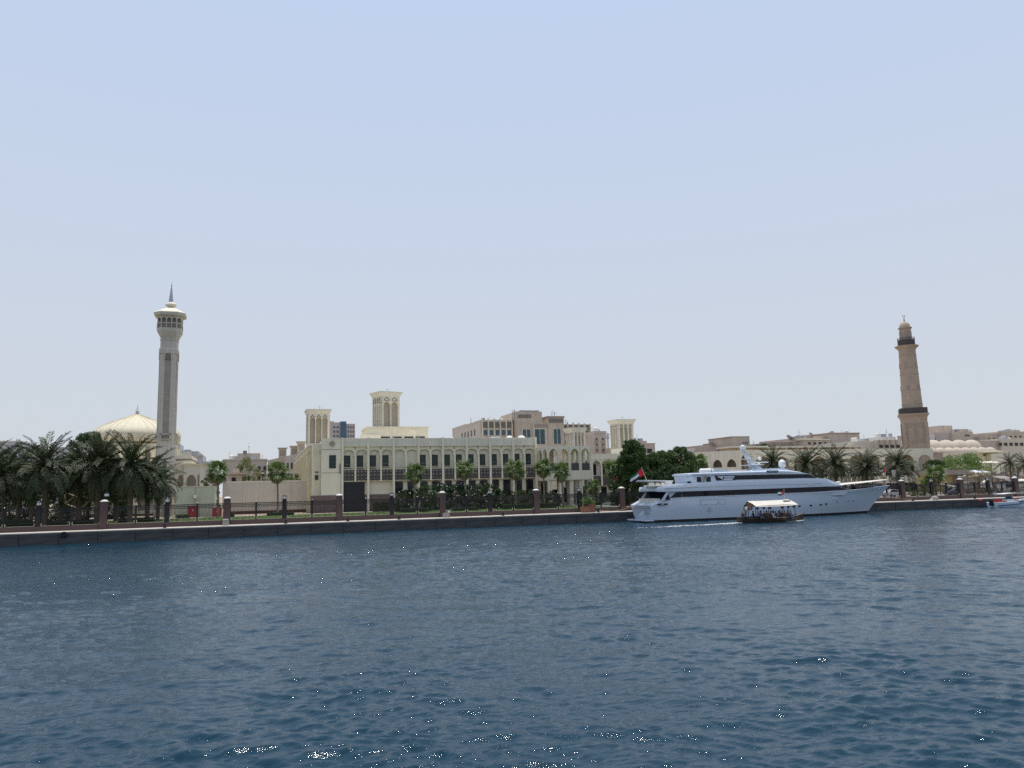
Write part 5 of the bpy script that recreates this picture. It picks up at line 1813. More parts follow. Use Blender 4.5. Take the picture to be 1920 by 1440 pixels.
# ------------------------------------------------------------------ date palms
def frond_mesh(L, droop, seed, m='date_leaf', lw=.075, pairs=32, ll=.72):
    """A feather leaf along +X: thin rachis and two ranks of narrow leaflets."""
    r_ = np.random.RandomState(seed)
    N = 14
    t = np.linspace(0, 1, N)
    ang = -droop * t ** 1.5
    dx = np.cos(ang); dz = np.sin(ang)
    X = np.concatenate([[0], np.cumsum((dx[1:] + dx[:-1]) / 2)]) * L / (N - 1)
    Z = np.concatenate([[0], np.cumsum((dz[1:] + dz[:-1]) / 2)]) * L / (N - 1)
    V, F, T, MI = [], [], [], []

    def quad(a, b, c, d, tint, mi=0):
        n = len(V); V.extend([a, b, c, d]); F.append((n, n + 1, n + 2, n + 3)); T.append(tint); MI.append(mi)
    for i in range(N - 1):
        w0 = .055 * (1 - t[i]) + .012; w1 = .055 * (1 - t[i + 1]) + .012
        quad((X[i], -w0, Z[i]), (X[i + 1], -w1, Z[i + 1]), (X[i + 1], w1, Z[i + 1]), (X[i], w0, Z[i]), .9)
        quad((X[i], 0, Z[i] - w0), (X[i + 1], 0, Z[i + 1] - w1), (X[i + 1], 0, Z[i + 1] + w1), (X[i], 0, Z[i] + w0), .9)
    for i in range(pairs):
        s = .12 + .87 * (i + r_.uniform(-.3, .3)) / pairs
        s = min(max(s, .1), .995)
        x = np.interp(s, t, X); z = np.interp(s, t, Z); a = np.interp(s, t, ang)
        l = ll * (math.sin(math.pi * (.12 + .80 * s)) ** .6) * r_.uniform(.85, 1.1)
        for sd in (-1, 1):
            fw = r_.uniform(.55, .8); up = r_.uniform(.10, .45) - .25 * s
            d = np.array([fw, sd * math.sqrt(max(.1, 1 - fw * fw)), up])
            d /= np.linalg.norm(d)
            # turn with the rachis
            d = np.array([d[0] * math.cos(a) - d[2] * math.sin(a), d[1], d[0] * math.sin(a) + d[2] * math.cos(a)])
            p = np.array([x, 0, z]); m_ = p + d * l * .5; e = p + d * l + np.array([0, 0, -.10 * l])
            sidev = np.array([math.cos(a), 0, math.sin(a)]) * lw * .8
            quad(tuple(p - sidev * .4), tuple(m_ - sidev), tuple(e), tuple(m_ + sidev), r_.uniform(0, .75))
    return fast_me('frond', V, F, m, T)


FR_UP = [frond_mesh(4.7, .5, 1), frond_mesh(4.8, .8, 2), frond_mesh(4.5, 1.0, 3)]
FR_MID = [frond_mesh(4.8, 1.15, 4), frond_mesh(4.6, 1.5, 5), frond_mesh(4.9, 1.35, 6)]
FR_DRY = [frond_mesh(3.8, 1.3, 7, 'date_leaf_dry', .06, 24), frond_mesh(3.6, 1.6, 8, 'date_leaf_dry', .06, 22)]


def trunk_mesh(h, r0, r1, seed, m='trunk', rings=None):
    """Tapered stem ringed with the stubs of old leaf bases."""
    r_ = random.Random(seed)
    n = rings or max(6, int(h / .28))
    prof = []
    lean = (r_.uniform(-.25, .25), r_.uniform(-.2, .2))
    rs = []
    for i in range(n + 1):
        f = i / n
        for s, dz in ((1.0, 0), (1.13, .55)):
            z = (i + dz) * h / n
            if z > h: break
            r = (r0 + (r1 - r0) * f) * s * r_.uniform(.95, 1.05)
            if i == 0 and dz == 0: r *= 1.25
            ox, oy = lean[0] * f * f, lean[1] * f * f
            rs.append([(ox + r * math.cos(2 * math.pi * k / 9 + i * .35), oy + r * math.sin(2 * math.pi * k / 9 + i * .35), z) for k in range(9)])
    return MB().rings(rs).mesh('trunk', m), lean


def date_palm(x, y, zc, label, seed, scale=1.0, nf=64, z0=None, group='date palms', dry=3):
    r_ = random.Random(seed)
    z0 = LAND - .1 if z0 is None else z0
    t = thing('date_palm', (x, y, z0), label, 'palm tree', group)
    h = zc - z0
    tm, lean = trunk_mesh(h, .30 * scale, .24 * scale, seed)
    link('trunk', tm, t)
    for i in range(nf):
        f = (i + .5) / nf
        el = R(86) - (R(86) + R(55)) * f ** .8 + r_.uniform(-.12, .12)
        az = i * 2.39996 + r_.uniform(-.25, .25)
        me = r_.choice(FR_UP) if el > R(35) else r_.choice(FR_MID)
        if i >= nf - dry: me = r_.choice(FR_DRY)
        o = link('frond', me, t)
        s = scale * r_.uniform(.85, 1.1) * (.8 if f < .08 else 1)
        o.matrix_local = Matrix.Translation((lean[0], lean[1], h + .2 * (1 - f))) @ Matrix.Rotation(az, 4, 'Z') @ Matrix.Rotation(-el, 4, 'Y') @ Matrix.Rotation(r_.uniform(-.5, .5), 4, 'X') @ Matrix.Scale(s, 4)
    return t


# (photo x of the crown's heart, photo y, metres inland, scale, label)
DP = [(12, 893, 13, 1.0, 'date palm cut by the frame edge, first of the waterfront row'), (40, 880, 22, 1.05, 'date palm before the grey building behind the fence'),
      (88, 874, 12, 1.12, 'tall date palm with a spiky upright crown before the blue roof'), (118, 893, 24, .95, 'shorter date palm crowded behind the spiky tall one'),
      (152, 880, 15, 1.0, 'date palm over the tilted cube sculpture'), (186, 872, 13, 1.12, 'broad date palm before the rounded dark tree'),
      (220, 893, 26, .95, 'date palm tucked below the golden dome'), (247, 872, 12, 1.12, 'date palm in front of the golden dome with arching fronds'),
      (279, 892, 17, 1.02, 'date palm at the foot of the minaret'), (62, 905, 30, .9, 'small date palm deep in the grove near the frame edge'),
      (-25, 880, 15, 1.05, 'date palm mostly outside the frame edge'), (298, 905, 24, .8, 'low date palm reaching past the minaret towards the green enclosure'),
      (140, 900, 33, .9, 'date palm farthest back in the grove')]
for k, (px, py, y, s, lab) in enumerate(DP):
    x, z = at(px, py, y)
    date_palm(x, y, z, lab, 100 + k, s * 1.1, group='date palms of the left grove')
DR = [(1447, 868, 30, .95, 'half hidden date palm behind the yacht mast'), (1512, 871, 18, 1.1, 'date palm above the yacht wheelhouse roof'), (1566, 871, 18, 1.1, 'date palm directly above the yacht bow awning root'),
      (1623, 876, 17, 1.1, 'date palm with radiating fronds above the bow awning tip'), (1683, 872, 17, 1.0, 'date palm beside the road sign below the brown minaret')]
for k, (px, py, y, s, lab) in enumerate(DR):
    x, z = at(px, py, y)
    date_palm(x, y, z, lab, 140 + k, s, nf=62, group='date palms behind the yacht')
x, z = at(1893, 869, 24)
date_palm(x, 24, z, 'thin olive date palm near the end of the quay', 150, .75, 40, dry=8)
x, z = at(1922, 872, 26)
date_palm(x, 26, z, 'olive date palm cut by the far frame edge', 151, .8, 40, dry=8)


# ------------------------------------------------------------------ fan palms
def fan_mesh(seed, dry=False):
    r_ = np.random.RandomState(seed)
    V, F, T = [], [], []

    def quad(a, b, c, d, tint):
        n = len(V); V.extend([a, b, c, d]); F.append((n, n + 1, n + 2, n + 3)); T.append(tint)
    Lp = 1.0
    quad((0, -.03, 0), (Lp, -.02, -.06), (Lp, .02, -.06), (0, .03, 0), .9)
    quad((0, 0, -.03), (Lp, 0, -.08), (Lp, 0, -.04), (0, 0, .03), .9)
    n = 18
    for i in range(n):
        a = R(-125 + 250 * i / (n - 1)) + r_.uniform(-.04, .04)
        l = (1.05 - .25 * abs(a) / R(125)) * r_.uniform(.92, 1.05)
        fold = .07 if i % 2 else -.03
        d = np.array([math.cos(a), math.sin(a), fold]); s = np.array([-math.sin(a), math.cos(a), 0])
        p = np.array([Lp, 0, -.06]); m = p + d * l * .6; e = p + d * l + np.array([0, 0, -.42 * l - r_.uniform(0, .25)])
        quad(tuple(p), tuple(m - s * .085), tuple(e), tuple(m + s * .085), r_.uniform(.05, .75))
    return fast_me('fan_leaf', V, F, 'date_leaf_dry' if dry else 'fan_leaf', T)


FAN = [fan_mesh(k) for k in range(4)]
FAN_DRY = [fan_mesh(9, True)]


def fan_palm(x, y, zc, label, seed, s=1.0, nf=20, group='fan palms', thin=.14, skirt=True):
    r_ = random.Random(seed)
    z0 = LAND - .1
    t = thing('fan_palm', (x, y, z0), label, 'palm tree', group)
    h = zc - z0
    tm, lean = trunk_mesh(h, thin * 1.25, thin, seed, 'trunk_grey', max(6, int(h / .5)))
    link('trunk', tm, t)
    for i in range(nf):
        f = (i + .5) / nf
        el = R(82) - R(130) * f ** .85 + r_.uniform(-.1, .1)
        o = link('fan_leaf', r_.choice(FAN), t)
        o.matrix_local = Matrix.Translation((lean[0], lean[1], h - .1)) @ Matrix.Rotation(i * 2.39996 + r_.uniform(-.2, .2), 4, 'Z') @ Matrix.Rotation(-el, 4, 'Y') @ \
            Matrix.Rotation(r_.uniform(-.4, .4), 4, 'X') @ Matrix.Scale(s * r_.uniform(.85, 1.1), 4)
    if skirt:
        for i in range(12):
            o = link('dead_leaf', FAN_DRY[0], t)
            o.matrix_local = Matrix.Translation((lean[0], lean[1], h - .3)) @ Matrix.Rotation(i * 2.39996, 4, 'Z') @ Matrix.Rotation(R(r_.uniform(48, 75)), 4, 'Y') @ Matrix.Scale(s * .8, 4)
    return t


FP = [(411, 884, 30, 1.15, 'fan palm between the green enclosure and the beige wall'), (522, 883, 30, 1.12, 'slim fan palm standing alone before the beige wall'),
      (776, 886, 24, 1.0, 'fan palm before the blank bay of the court gallery'), (873, 879, 24, 1.0, 'fan palm at the middle of the court gallery'),
      (966, 879, 24, 1.05, 'fan palm near the far end of the court gallery'), (1019, 876, 22, 1.0, 'taller of the two fan palms before the arcade pavilion'),
      (1054, 884, 20, 1.0, 'lower of the two fan palms before the arcade pavilion'), (1154, 878, 18, 1.25, 'dense fan palm next to the dark pointed tree'),
      (1311, 866, 22, 1.1, 'bright fan palm behind the yacht upper deck'), (1752, 888, 12, 1.15, 'fan palm before the brown market shed'),
      (1113, 912, 30, .85, 'small light green fan palm under the arcade pavilion corner'), (1097, 918, 34, .7, 'dwarf fan palm in the shade behind the planter')]
for k, (px, py, y, s, lab) in enumerate(FP):
    x, z = at(px, py, y)
    fan_palm(x, y, z, lab, 200 + k, s * 1.08)
x, z = at(1834, 886, 14)
t = thing('dead_palm', (x, 14, LAND), 'nearly bare palm with a few straw-coloured fronds in the market', 'palm tree')
tm, lean = trunk_mesh(z - LAND, .2, .16, 5, 'trunk')
link('trunk', tm, t)
for i in range(9):
    o = link('dead_leaf', FAN_DRY[0], t)
    o.matrix_local = Matrix.Translation((lean[0], lean[1], z - LAND)) @ Matrix.Rotation(i * 2.4, 4, 'Z') @ Matrix.Rotation(R(-30 + 12 * i), 4, 'Y') @ Matrix.Scale(.9, 4)


# ------------------------------------------------------------------ leafy trees and bushes
def leaf_cloud(name, clumps, per, size, m, seed, org, flat=.35):
    """Leaves scattered in clumps (x, y, z, radius); each leaf a small folded blade of its own tint."""
    r_ = np.random.RandomState(seed)
    C = np.array(clumps)
    k = np.maximum(8, (per * (C[:, 3] / C[:, 3].mean()) ** 2).astype(int))
    idx = np.repeat(np.arange(len(C)), k)
    n = len(idx)
    d = r_.normal(0, 1, (n, 3)); d /= np.linalg.norm(d, axis=1)[:, None]
    rad = C[idx, 3] * r_.uniform(.35, 1.05, n) ** .5
    p = C[idx, :3] + d * rad[:, None] * np.array([1, 1, .8])
    u = d + r_.normal(0, .8, (n, 3)); u[:, 2] -= flat
    u /= np.linalg.norm(u, axis=1)[:, None]
    s = np.cross(u, r_.normal(0, 1, (n, 3))); s /= np.linalg.norm(s, axis=1)[:, None]
    l = size * r_.uniform(.7, 1.3, n)[:, None]
    w = l * r_.uniform(.25, .42, n)[:, None]
    V = np.stack([p - u * l * .5, p + s * w * .5, p + u * l * .5, p - s * w * .5], 1)
    ct = r_.uniform(0, .35, len(C))
    tint = np.clip(ct[idx] + r_.uniform(0, .45, n), 0, 1)
    V = V - np.array(org)
    return V.reshape(-1, 3), np.arange(n * 4).reshape(-1, 4), tint


def tree(x, y, z0, z1, rx, label, seed, m='tree_leaf', ncl=70, per=90, size=.34, shape='round', base=.18, cat='tree', group=None, name='tree', trunk=.3, flowers=0, ry=None):
    r_ = np.random.RandomState(seed)
    t = thing(name, (x, y, z0), label, cat, group)
    H = z1 - z0
    ry = ry or rx
    cl = []
    zc0 = z0 + H * base
    for i in range(ncl):
        f = r_.uniform(0, 1)
        zz = zc0 + (z1 - zc0) * f
        if shape == 'cone': R_ = rx * (1 - f) ** .75 * (1 if f > .12 else .75 + 2 * f) + .25
        elif shape == 'dome': R_ = rx * math.sqrt(max(0, 1 - f ** 2)) * .95 + .1
        else: R_ = rx * math.sqrt(max(.02, 1 - (2 * f - .85) ** 2 / 1.35))
        a = r_.uniform(0, 6.283)
        q = r_.uniform(.35, 1.12) ** .5
        cr = rx * (r_.uniform(.10, .22) if shape == 'cone' else r_.uniform(.14, .27))
        cl.append((x + R_ * q * math.cos(a), y + R_ * q * math.sin(a) * ry / rx, zz - cr * .4, cr))
    if shape == 'cone':
        for i in range(46):
            f = r_.uniform(.05, 1.0); a = r_.uniform(0, 6.283)
            R_ = (rx * (1 - f) ** .75 + .3) * r_.uniform(1.0, 1.22)
            for q in (0, .5, 1.0):
                cl.append((x + (R_ + q * .35) * math.cos(a), y + (R_ + q * .35) * math.sin(a), zc0 + (z1 - zc0) * f + q * .55, .42 - .13 * q))
    V, F, T = leaf_cloud('crown', cl, per, size, m, seed + 1, (x, y, z0))
    fast_mesh('crown', V, F, m, T, t)
    tb = MB()
    tb.path([(x, y, z0 - .1), (x + .1, y, z0 + H * .3), (x, y + .1, z0 + H * .55)], trunk * .8, 7)
    for i in range(0, min(ncl, 22), 2):
        c = cl[i]
        zb = z0 + H * r_.uniform(.2, .5)
        tb.tube((x, y, zb), (c[0], c[1], c[2]), trunk * .35, trunk * .08, 5)
    tb.build('trunk', 'trunk', t)
    if flowers:
        n = flowers
        pick = r_.randint(0, len(cl), n)
        C = np.array(cl)[pick]
        d = r_.normal(0, 1, (n, 3)); d[:, 1] = -np.abs(d[:, 1]); d[:, 2] = np.abs(d[:, 2]) * .8
        d /= np.linalg.norm(d, axis=1)[:, None]
        P = C[:, :3] + d * C[:, 3:4] * 1.05
        vs, fs, tt = [], [], []
        for p in P:
            for k in range(5):
                a = k * 1.2566 + r_.uniform(0, .3)
                e1 = np.array([math.cos(a), -.3, math.sin(a)]) * .11; e2 = np.array([math.cos(a + .7), -.3, math.sin(a + .7)]) * .085; e0 = np.array([math.cos(a - .7), -.3, math.sin(a - .7)]) * .085
                b = len(vs); vs += [p, p + e0, p + e1, p + e2]; fs.append((b, b + 1, b + 2, b + 3)); tt.append(r_.uniform(0, 1))
        o = fast_mesh('blossoms', np.array(vs) - np.array([x, y, z0]), fs, 'petal', tt, t)
    return t


def tree_px(px, pyt, pyb, y, wpx, *a, **k):
    x, z1 = at(px, pyt, y)
    r = (at(px + wpx / 2, pyt, y)[0] - at(px - wpx / 2, pyt, y)[0]) / 2
    return tree(x, y, LAND - .08, z1, r, *a, **k)


tree_px(172, 812, 0, 42, 108, 'large rounded dark green tree between date palms and golden dome', 31, m='bush_leaf', ncl=150, per=190, size=.38, shape='round', base=.2, trunk=.4)
for k_, (px_, py_, y_, w_px, lab_) in enumerate(((20, 905, 36, 90, 'dark shade shrub filling the grove at the frame edge'), (92, 900, 38, 90, 'dark shade shrub behind the spiky tall date palm'),
                                           (160, 898, 37, 90, 'dark shade shrub behind the cube sculpture'), (218, 905, 40, 60, 'dark shade shrub beside the mosque wall screens'))):
    tree_px(px_, py_, 0, y_, w_px, lab_, 500 + k_ * 5, m='bush_leaf', ncl=70, per=110, size=.38, shape='round', base=.0, cat='shrub', group='dark shrubs in the palm grove', name='shrub', trunk=.15)
tree_px(1186, 826, 0, 15, 84, 'tall dark green tree with a pointed top behind the yacht stern flag', 32, ncl=230, per=130, size=.36, shape='cone', base=.05)
tree_px(1232, 846, 0, 17, 62, 'dark green tree between the pointed tree and the rounded one', 33, ncl=110, per=190, size=.36, shape='round', base=.05)
tree_px(1272, 839, 0, 16, 60, 'rounded dark green tree standing behind the yacht aft deck', 34, ncl=130, per=190, size=.36, shape='round', base=.05)
tree_px(1304, 854, 0, 24, 34, 'mid green tree below the bright fan palm behind the yacht', 35, m='tree_leaf', ncl=60, per=90, size=.34, base=.1)
tree_px(1250, 872, 0, 11, 60, 'low dark bushy tree hidden behind the yacht stern', 36, m='bush_leaf', ncl=80, per=150, size=.32, base=.0)
tree_px(1165, 878, 0, 24, 40, 'lighter green bushy tree beneath the dense fan palm', 37, m='tree_leaf', ncl=40, per=90, size=.3, base=.05)
tree_px(463, 858, 0, 80, 56, 'feathery olive-green acacia before the pale old house', 38, m='olive_leaf', ncl=70, per=90, size=.30, shape='dome', base=.35, trunk=.2)
tree_px(495, 882, 0, 76, 40, 'lower feathery acacia spilling beside the old house', 39, m='olive_leaf', ncl=45, per=80, size=.30, shape='dome', base=.3, trunk=.2)
tree_px(548, 885, 0, 70, 40, 'green tree behind the beige wall against the side wing', 40, m='bright_leaf', ncl=45, per=80, size=.32, base=.3, trunk=.2)
tree_px(393, 890, 0, 44, 42, 'dark tree in the gap between green enclosure and beige wall', 41, m='bush_leaf', ncl=60, per=100, size=.34, base=.02)
tree_px(1800, 852, 0, 60, 94, 'wide bright green tree below the vaulted sandy roof', 42, m='bright_leaf', ncl=90, per=110, size=.5, shape='dome', base=.3)
tree_px(1752, 862, 0, 58, 40, 'dark tree at the end of the arcade building', 43, m='bush_leaf', ncl=50, per=90, size=.45, base=.2)
tree_px(1730, 896, 0, 15, 40, 'light green shrub with pale tips left of the fan palm by the market', 44, m='bright_leaf', ncl=35, per=80, size=.32, base=.05, flowers=12, name='shrub', cat='shrub')
x, z = at(1432, 834, 100)
tree(x, 100, z - 4.5, z + .2, 3.8, 'dark green roof-garden tree on the slab roof behind the arcade', 45, m='tree_leaf', ncl=40, per=60, size=.5, shape='dome', base=.3)
x, z = at(1445, 836, 101)
tree(x, 101, z - 4.5, z + .1, 3.2, 'smaller roof-garden bush next to the brown mansion', 46, m='tree_leaf', ncl=30, per=60, size=.5, shape='dome', base=.3)
FB = [(762, 918, 50, 'flowering bush with white blossoms beside the blank ground-floor wall'), (792, 909, 54, 'flowering bush below the first court fan palm'), (824, 906, 54, 'flowering bush between first and second court fan palms'),
      (855, 909, 52, 'flowering bush just left of the middle fan palm'), (886, 904, 52, 'flowering bush just right of the middle fan palm'), (916, 907, 48, 'flowering bush with the highest blossoms near the far columns'),
      (938, 916, 34, 'small flowering bush ending the white-blossomed row')]
for k, (px, py, w, lab) in enumerate(FB):
    tree_px(px, py, 0, 25 + (k % 3), w, lab, 300 + k * 3, m='bush_leaf', ncl=60, per=85, size=.30, shape='round', base=.02, cat='bush', group='white flowering bushes before the court', name='flowering_bush', trunk=.16, flowers=42 if k < 6 else 18)
for k, (px, py, w, y, lab) in enumerate(((975, 920, 44, 28, 'dark rounded bush right of the flowering row'), (1003, 917, 42, 27, 'dark bush before the end columns of the court'), (1034, 920, 32, 26, 'dark bush under the pavilion floor'),
                                         (1068, 914, 18, 38, 'narrow dark bush between pavilion pillars'), (1040, 915, 18, 38, 'narrow dark shrub behind the pavilion pillar'), (1130, 928, 60, 44, 'dark bush along the annex wall'))):
    tree_px(px, py, 0, y, w, lab, 340 + k * 3, m='bush_leaf', ncl=40, per=80, size=.28, shape='round', base=.02, cat='bush', group='dark bushes before the court', name='bush', trunk=.12)


def hedge(px0, px1, h, y, label, seed, m='bush_leaf', depth=1.2):
    x0, x1 = at(px0, 955, y)[0], at(px1, 955, y)[0]
    r_ = np.random.RandomState(seed)
    t = thing('hedge', ((x0 + x1) / 2, y, LAND), label, 'hedge', 'low clipped hedges on the lawn')
    n = int((x1 - x0) * h * 420)
    p = np.stack([r_.uniform(x0, x1, n), r_.uniform(y, y + depth, n), LAND + h * r_.uniform(0, 1, n)], -1)
    ax = r_.randint(0, 3, n)
    p[ax == 0, 1] = y + r_.normal(0, .03, (ax == 0).sum())
    p[ax == 1, 2] = LAND + h + r_.normal(0, .03, (ax == 1).sum())
    u = r_.normal(0, 1, (n, 3)); u /= np.linalg.norm(u, axis=1)[:, None]
    s = np.cross(u, r_.normal(0, 1, (n, 3))); s /= np.linalg.norm(s, axis=1)[:, None]
    V = np.stack([p - u * .08, p + s * .045, p + u * .08, p - s * .045], 1) - np.array([(x0 + x1) / 2, y, LAND])
    fast_mesh('foliage', V.reshape(-1, 3), np.arange(n * 4).reshape(-1, 4), m, r_.uniform(.1, .9, n), t)
    MB().box(x0 + .06, x1 - .06, y + .08, y + depth - .08, LAND - .05, LAND + h - .08).build('core', 'wood_dark', t)


for k, (a, b_, hh, y, lab) in enumerate(((500, 552, .45, 26, 'low hedge at the foot of the slim fan palm'), (418, 440, .6, 28, 'short hedge at the foot of the fan palm by the green enclosure'),
                                         (752, 803, .55, 19, 'low clipped hedge under the first court fan palm'), (850, 896, .5, 18, 'low clipped hedge under the middle court fan palm'),
                                         (945, 1000, .75, 18, 'thick clipped hedge before the dark rounded bush'), (1006, 1052, .8, 17, 'thick clipped hedge before the arcade pavilion'),
                                         (700, 746, 1.6, 30, 'tall dark hedge beside the granite base of the court'), (130, 185, .5, 14, 'low hedge beneath the cube sculpture'),
                                         (222, 290, .5, 16, 'low hedge before the mosque door'), (1100, 1130, .7, 20, 'small hedge island beside the driveway'), (330, 356, .5, 30, 'low hedge at the corner of the green enclosure'),
                                         (0, 60, .9, 9, 'clipped hedge at the frame edge below the first palm'), (60, 125, .55, 12, 'low hedge under the spiky tall date palm'))):
    hedge(a, b_, hh, y, lab, 400 + k)
# ------------------------------------------------------------------ motor yacht along the quay
YC, YB = -4.05, 3.45             # centre line, half beam
yt = thing('yacht', (74, YC, 0), 'long white motor yacht moored along the quay with dark window bands', 'yacht')


def hull_half(f, t):
    """Half beam at fraction f of the length, height fraction t (0 waterline, 1 deck)."""
    st = .90 + .10 * min(1, f / .25)
    if f > .52:
        g = (f - .52) / .48
        p = 1.75 + 1.0 * t
        st *= max(0.0, 1 - g ** p)
    return YB * st * (.93 + .07 * min(1, t * 2))


def lerp(x, xs, ys): return float(np.interp(x, xs, ys))


def sheer(u): return lerp(u, [51.0, 52.5, 54.6, 56.8, 80, 88.8, 97.9], [2.42, 2.75, 3.08, 3.46, 3.52, 3.86, 4.36])


def HM(u): return lerp(u, [50, 51, 60, 90, 97.9], [53.2, 54.2, 61.6, 92.6, 100.9])


LV = [(-.8, 0.0), (-.05, 0.0), (.34, .06), (.9, .22), (1.6, .42), (2.1, .56), (2.7, .73), (3.2, .86), (99, 1.0)]
NF = 44
hb = MB()
sidesv = {}
for sd in (-1, 1):
    grid = []
    for zi, (z, t) in enumerate(LV):
        row = []
        for i in range(NF + 1):
            f = (i / NF) ** .92
            zz = z
            us = lerp(min(z, 3), [-.8, 0, .9, 2.4, 3], [52.6, 51.9, 51.45, 51.0, 51.0])
            ub = lerp(min(z, 4.36), [-.8, 0, 1.2, 2.4, 3.4, 4.36], [91.8, 93.0, 94.2, 95.5, 96.7, 97.9])
            u = us + (ub - us) * f
            if z > 50:
                zz = sheer(u)
            else:
                zz = min(z, sheer(u) - .02 * (8 - zi))
            w = hull_half(f, t)
            row.append((HM(u), YC + sd * w, zz))
        grid.append(row)
    sidesv[sd] = grid
    vs = [p for r in grid for p in r]
    n = NF + 1
    for zi in range(len(LV) - 1):
        hb.k = 1 if zi < 2 else 0
        fs = []
        for i in range(NF):
            q_ = (zi * n + i, zi * n + i + 1, (zi + 1) * n + i + 1, (zi + 1) * n + i)
            fs.append(q_ if sd < 0 else q_[::-1])
        hb.add(vs, fs) if zi == 0 else hb.add([vs[j] for j in range(len(vs))], fs)
hb.k = 0
tr = [g[0] for g in sidesv[-1]] + [g[0] for g in sidesv[1]][::-1]
hb.add(tr, [tuple(range(len(tr)))[::-1]])
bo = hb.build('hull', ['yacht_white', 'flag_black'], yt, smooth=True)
bm = bmesh.new(); bm.from_mesh(bo.data); bmesh.ops.remove_doubles(bm, verts=bm.verts, dist=.002); bmesh.ops.delete(bm, geom=[v for v in bm.verts if not v.link_faces], context='VERTS')
bm.to_mesh(bo.data); bm.free()
bo.data.set_sharp_from_angle(angle=R(40))
# deck just inside the bulwark
dk = MB()
L_ = [(p[0], p[1] + .08, p[2] - .35) for p in sidesv[-1][-1][:-2]]
R_ = [(p[0], p[1] - .08, p[2] - .35) for p in sidesv[1][-1][:-2]]
vs = L_ + R_
m_ = len(L_)
dk.add(vs, [(i, i + 1, m_ + i + 1, m_ + i) for i in range(m_ - 1)])
dk.build('deck', 'teak', yt)
# cap rail
for sd in (-1, 1):
    MB().path([(p[0], p[1], p[2] + .02) for p in sidesv[sd][-1]], .055, 5).build('rail', 'yacht_white', yt)
fd = MB()
P_ = [(p[0], p[1], p[2] + .06) for p in sidesv[-1][-1] if p[0] > 96.6]
Q_ = [(p[0], p[1], p[2] + .06) for p in sidesv[1][-1] if p[0] > 96.6]
vs = P_ + Q_; m_ = len(P_)
fd.add(vs, [(i, i + 1, m_ + i + 1, m_ + i) for i in range(m_ - 1)])
fd.build('foredeck', 'white_paint', yt)
# swim platform, stern panels
MB().box(50.2, 52.4, YC - 2.9, YC + 2.9, .22, .40).build('swim_platform', 'yacht_white', yt)
for y0, y1 in ((YC - 3.05, YC - 1.2), (YC - .9, YC + .9), (YC + 1.2, YC + 3.05)):
    MB().rings([[(50.95, y0, 2.45), (50.95, y1, 2.45), (52.2, y1, 2.45), (52.2, y0, 2.45)], [(52.6, y0, 3.25), (52.6, y1, 3.25), (53.9, y1, 3.3), (53.9, y0, 3.3)]]).build('stern_panel', 'yacht_white', yt)
for k, (y, z) in enumerate(((YC - 1.6, 1.75), (YC - 2.2, 1.35), (YC - 1.3, 1.35), (YC - 1.9, 1.05), (YC - .9, 1.05))):
    MB().box(51.08, 51.2, y, y + .5, z, z + .12).build('lettering', 'spire_grey', yt)
MB().box(55.3, 56.9, YC - YB - .03, YC - YB + .2, 2.52, 2.72).build('fairlead', 'black_metal', yt)
MB().box(55.9, 56.15, YC - YB - .06, YC - YB + .1, 2.56, 2.68).build('cleat', 'white_paint', yt)


def band(name, pts, y, m, t=.05, parent=None):
    return MB().prism_y(pts, y - t, y + .02).build(name, m, parent or yt, fix=True)


# main deck house with its dark band of windows
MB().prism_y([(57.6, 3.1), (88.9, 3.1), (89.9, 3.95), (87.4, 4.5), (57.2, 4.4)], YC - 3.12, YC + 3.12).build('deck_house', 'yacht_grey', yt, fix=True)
for sd, yy in ((-1, YC - 3.12), (1, YC + 3.17)):
    us = np.linspace(59.6, 83.5, 10)
    for a, b_ in zip(us[:-1], us[1:]):
        MB().prism_y([(a, 3.56 + (a - 59) * .008), (b_ - .03, 3.56 + (b_ - 59) * .008), (b_ - .03, 4.34 + (b_ - 59) * .006), (a, 4.34 + (a - 59) * .006)], yy - .05, yy + .02).build('window_pane', 'yacht_glass', yt, fix=True)
    MB().prism_y([(83.5, 3.76), (89.7, 3.95), (87.5, 4.46), (83.5, 4.48)], yy - .05, yy + .02).build('window_pane', 'yacht_glass', yt, fix=True)
    MB().prism_y([(57.5, 3.5), (59.5, 3.56), (59.55, 4.3), (58.6, 4.3)], yy - .04, yy + .02).build('window_pane', 'yacht_glass', yt, fix=True)
# aft deck under the overhang: bulkhead, settee, slanted strut
MB().box(57.0, 57.18, YC - 3.1, YC + 3.1, 2.9, 4.4).build('bulkhead', 'yacht_glass', yt)
MB().box(55.2, 56.3, YC - 2.3, YC + 2.3, 2.9, 3.45).build('settee', 'canvas', yt)
for y in (YC - 3.3, YC + 3.25):
    MB().add([(56.0, y, 3.2), (56.45, y, 3.2), (57.4, y, 4.45), (56.95, y, 4.45), (56.0, y + .1, 3.2), (56.45, y + .1, 3.2), (57.4, y + .1, 4.45), (56.95, y + .1, 4.45)],
             [(0, 1, 2, 3), (7, 6, 5, 4), (0, 4, 5, 1), (1, 5, 6, 2), (2, 6, 7, 3), (3, 7, 4, 0)]).build('strut', 'yacht_white', yt, fix=True)
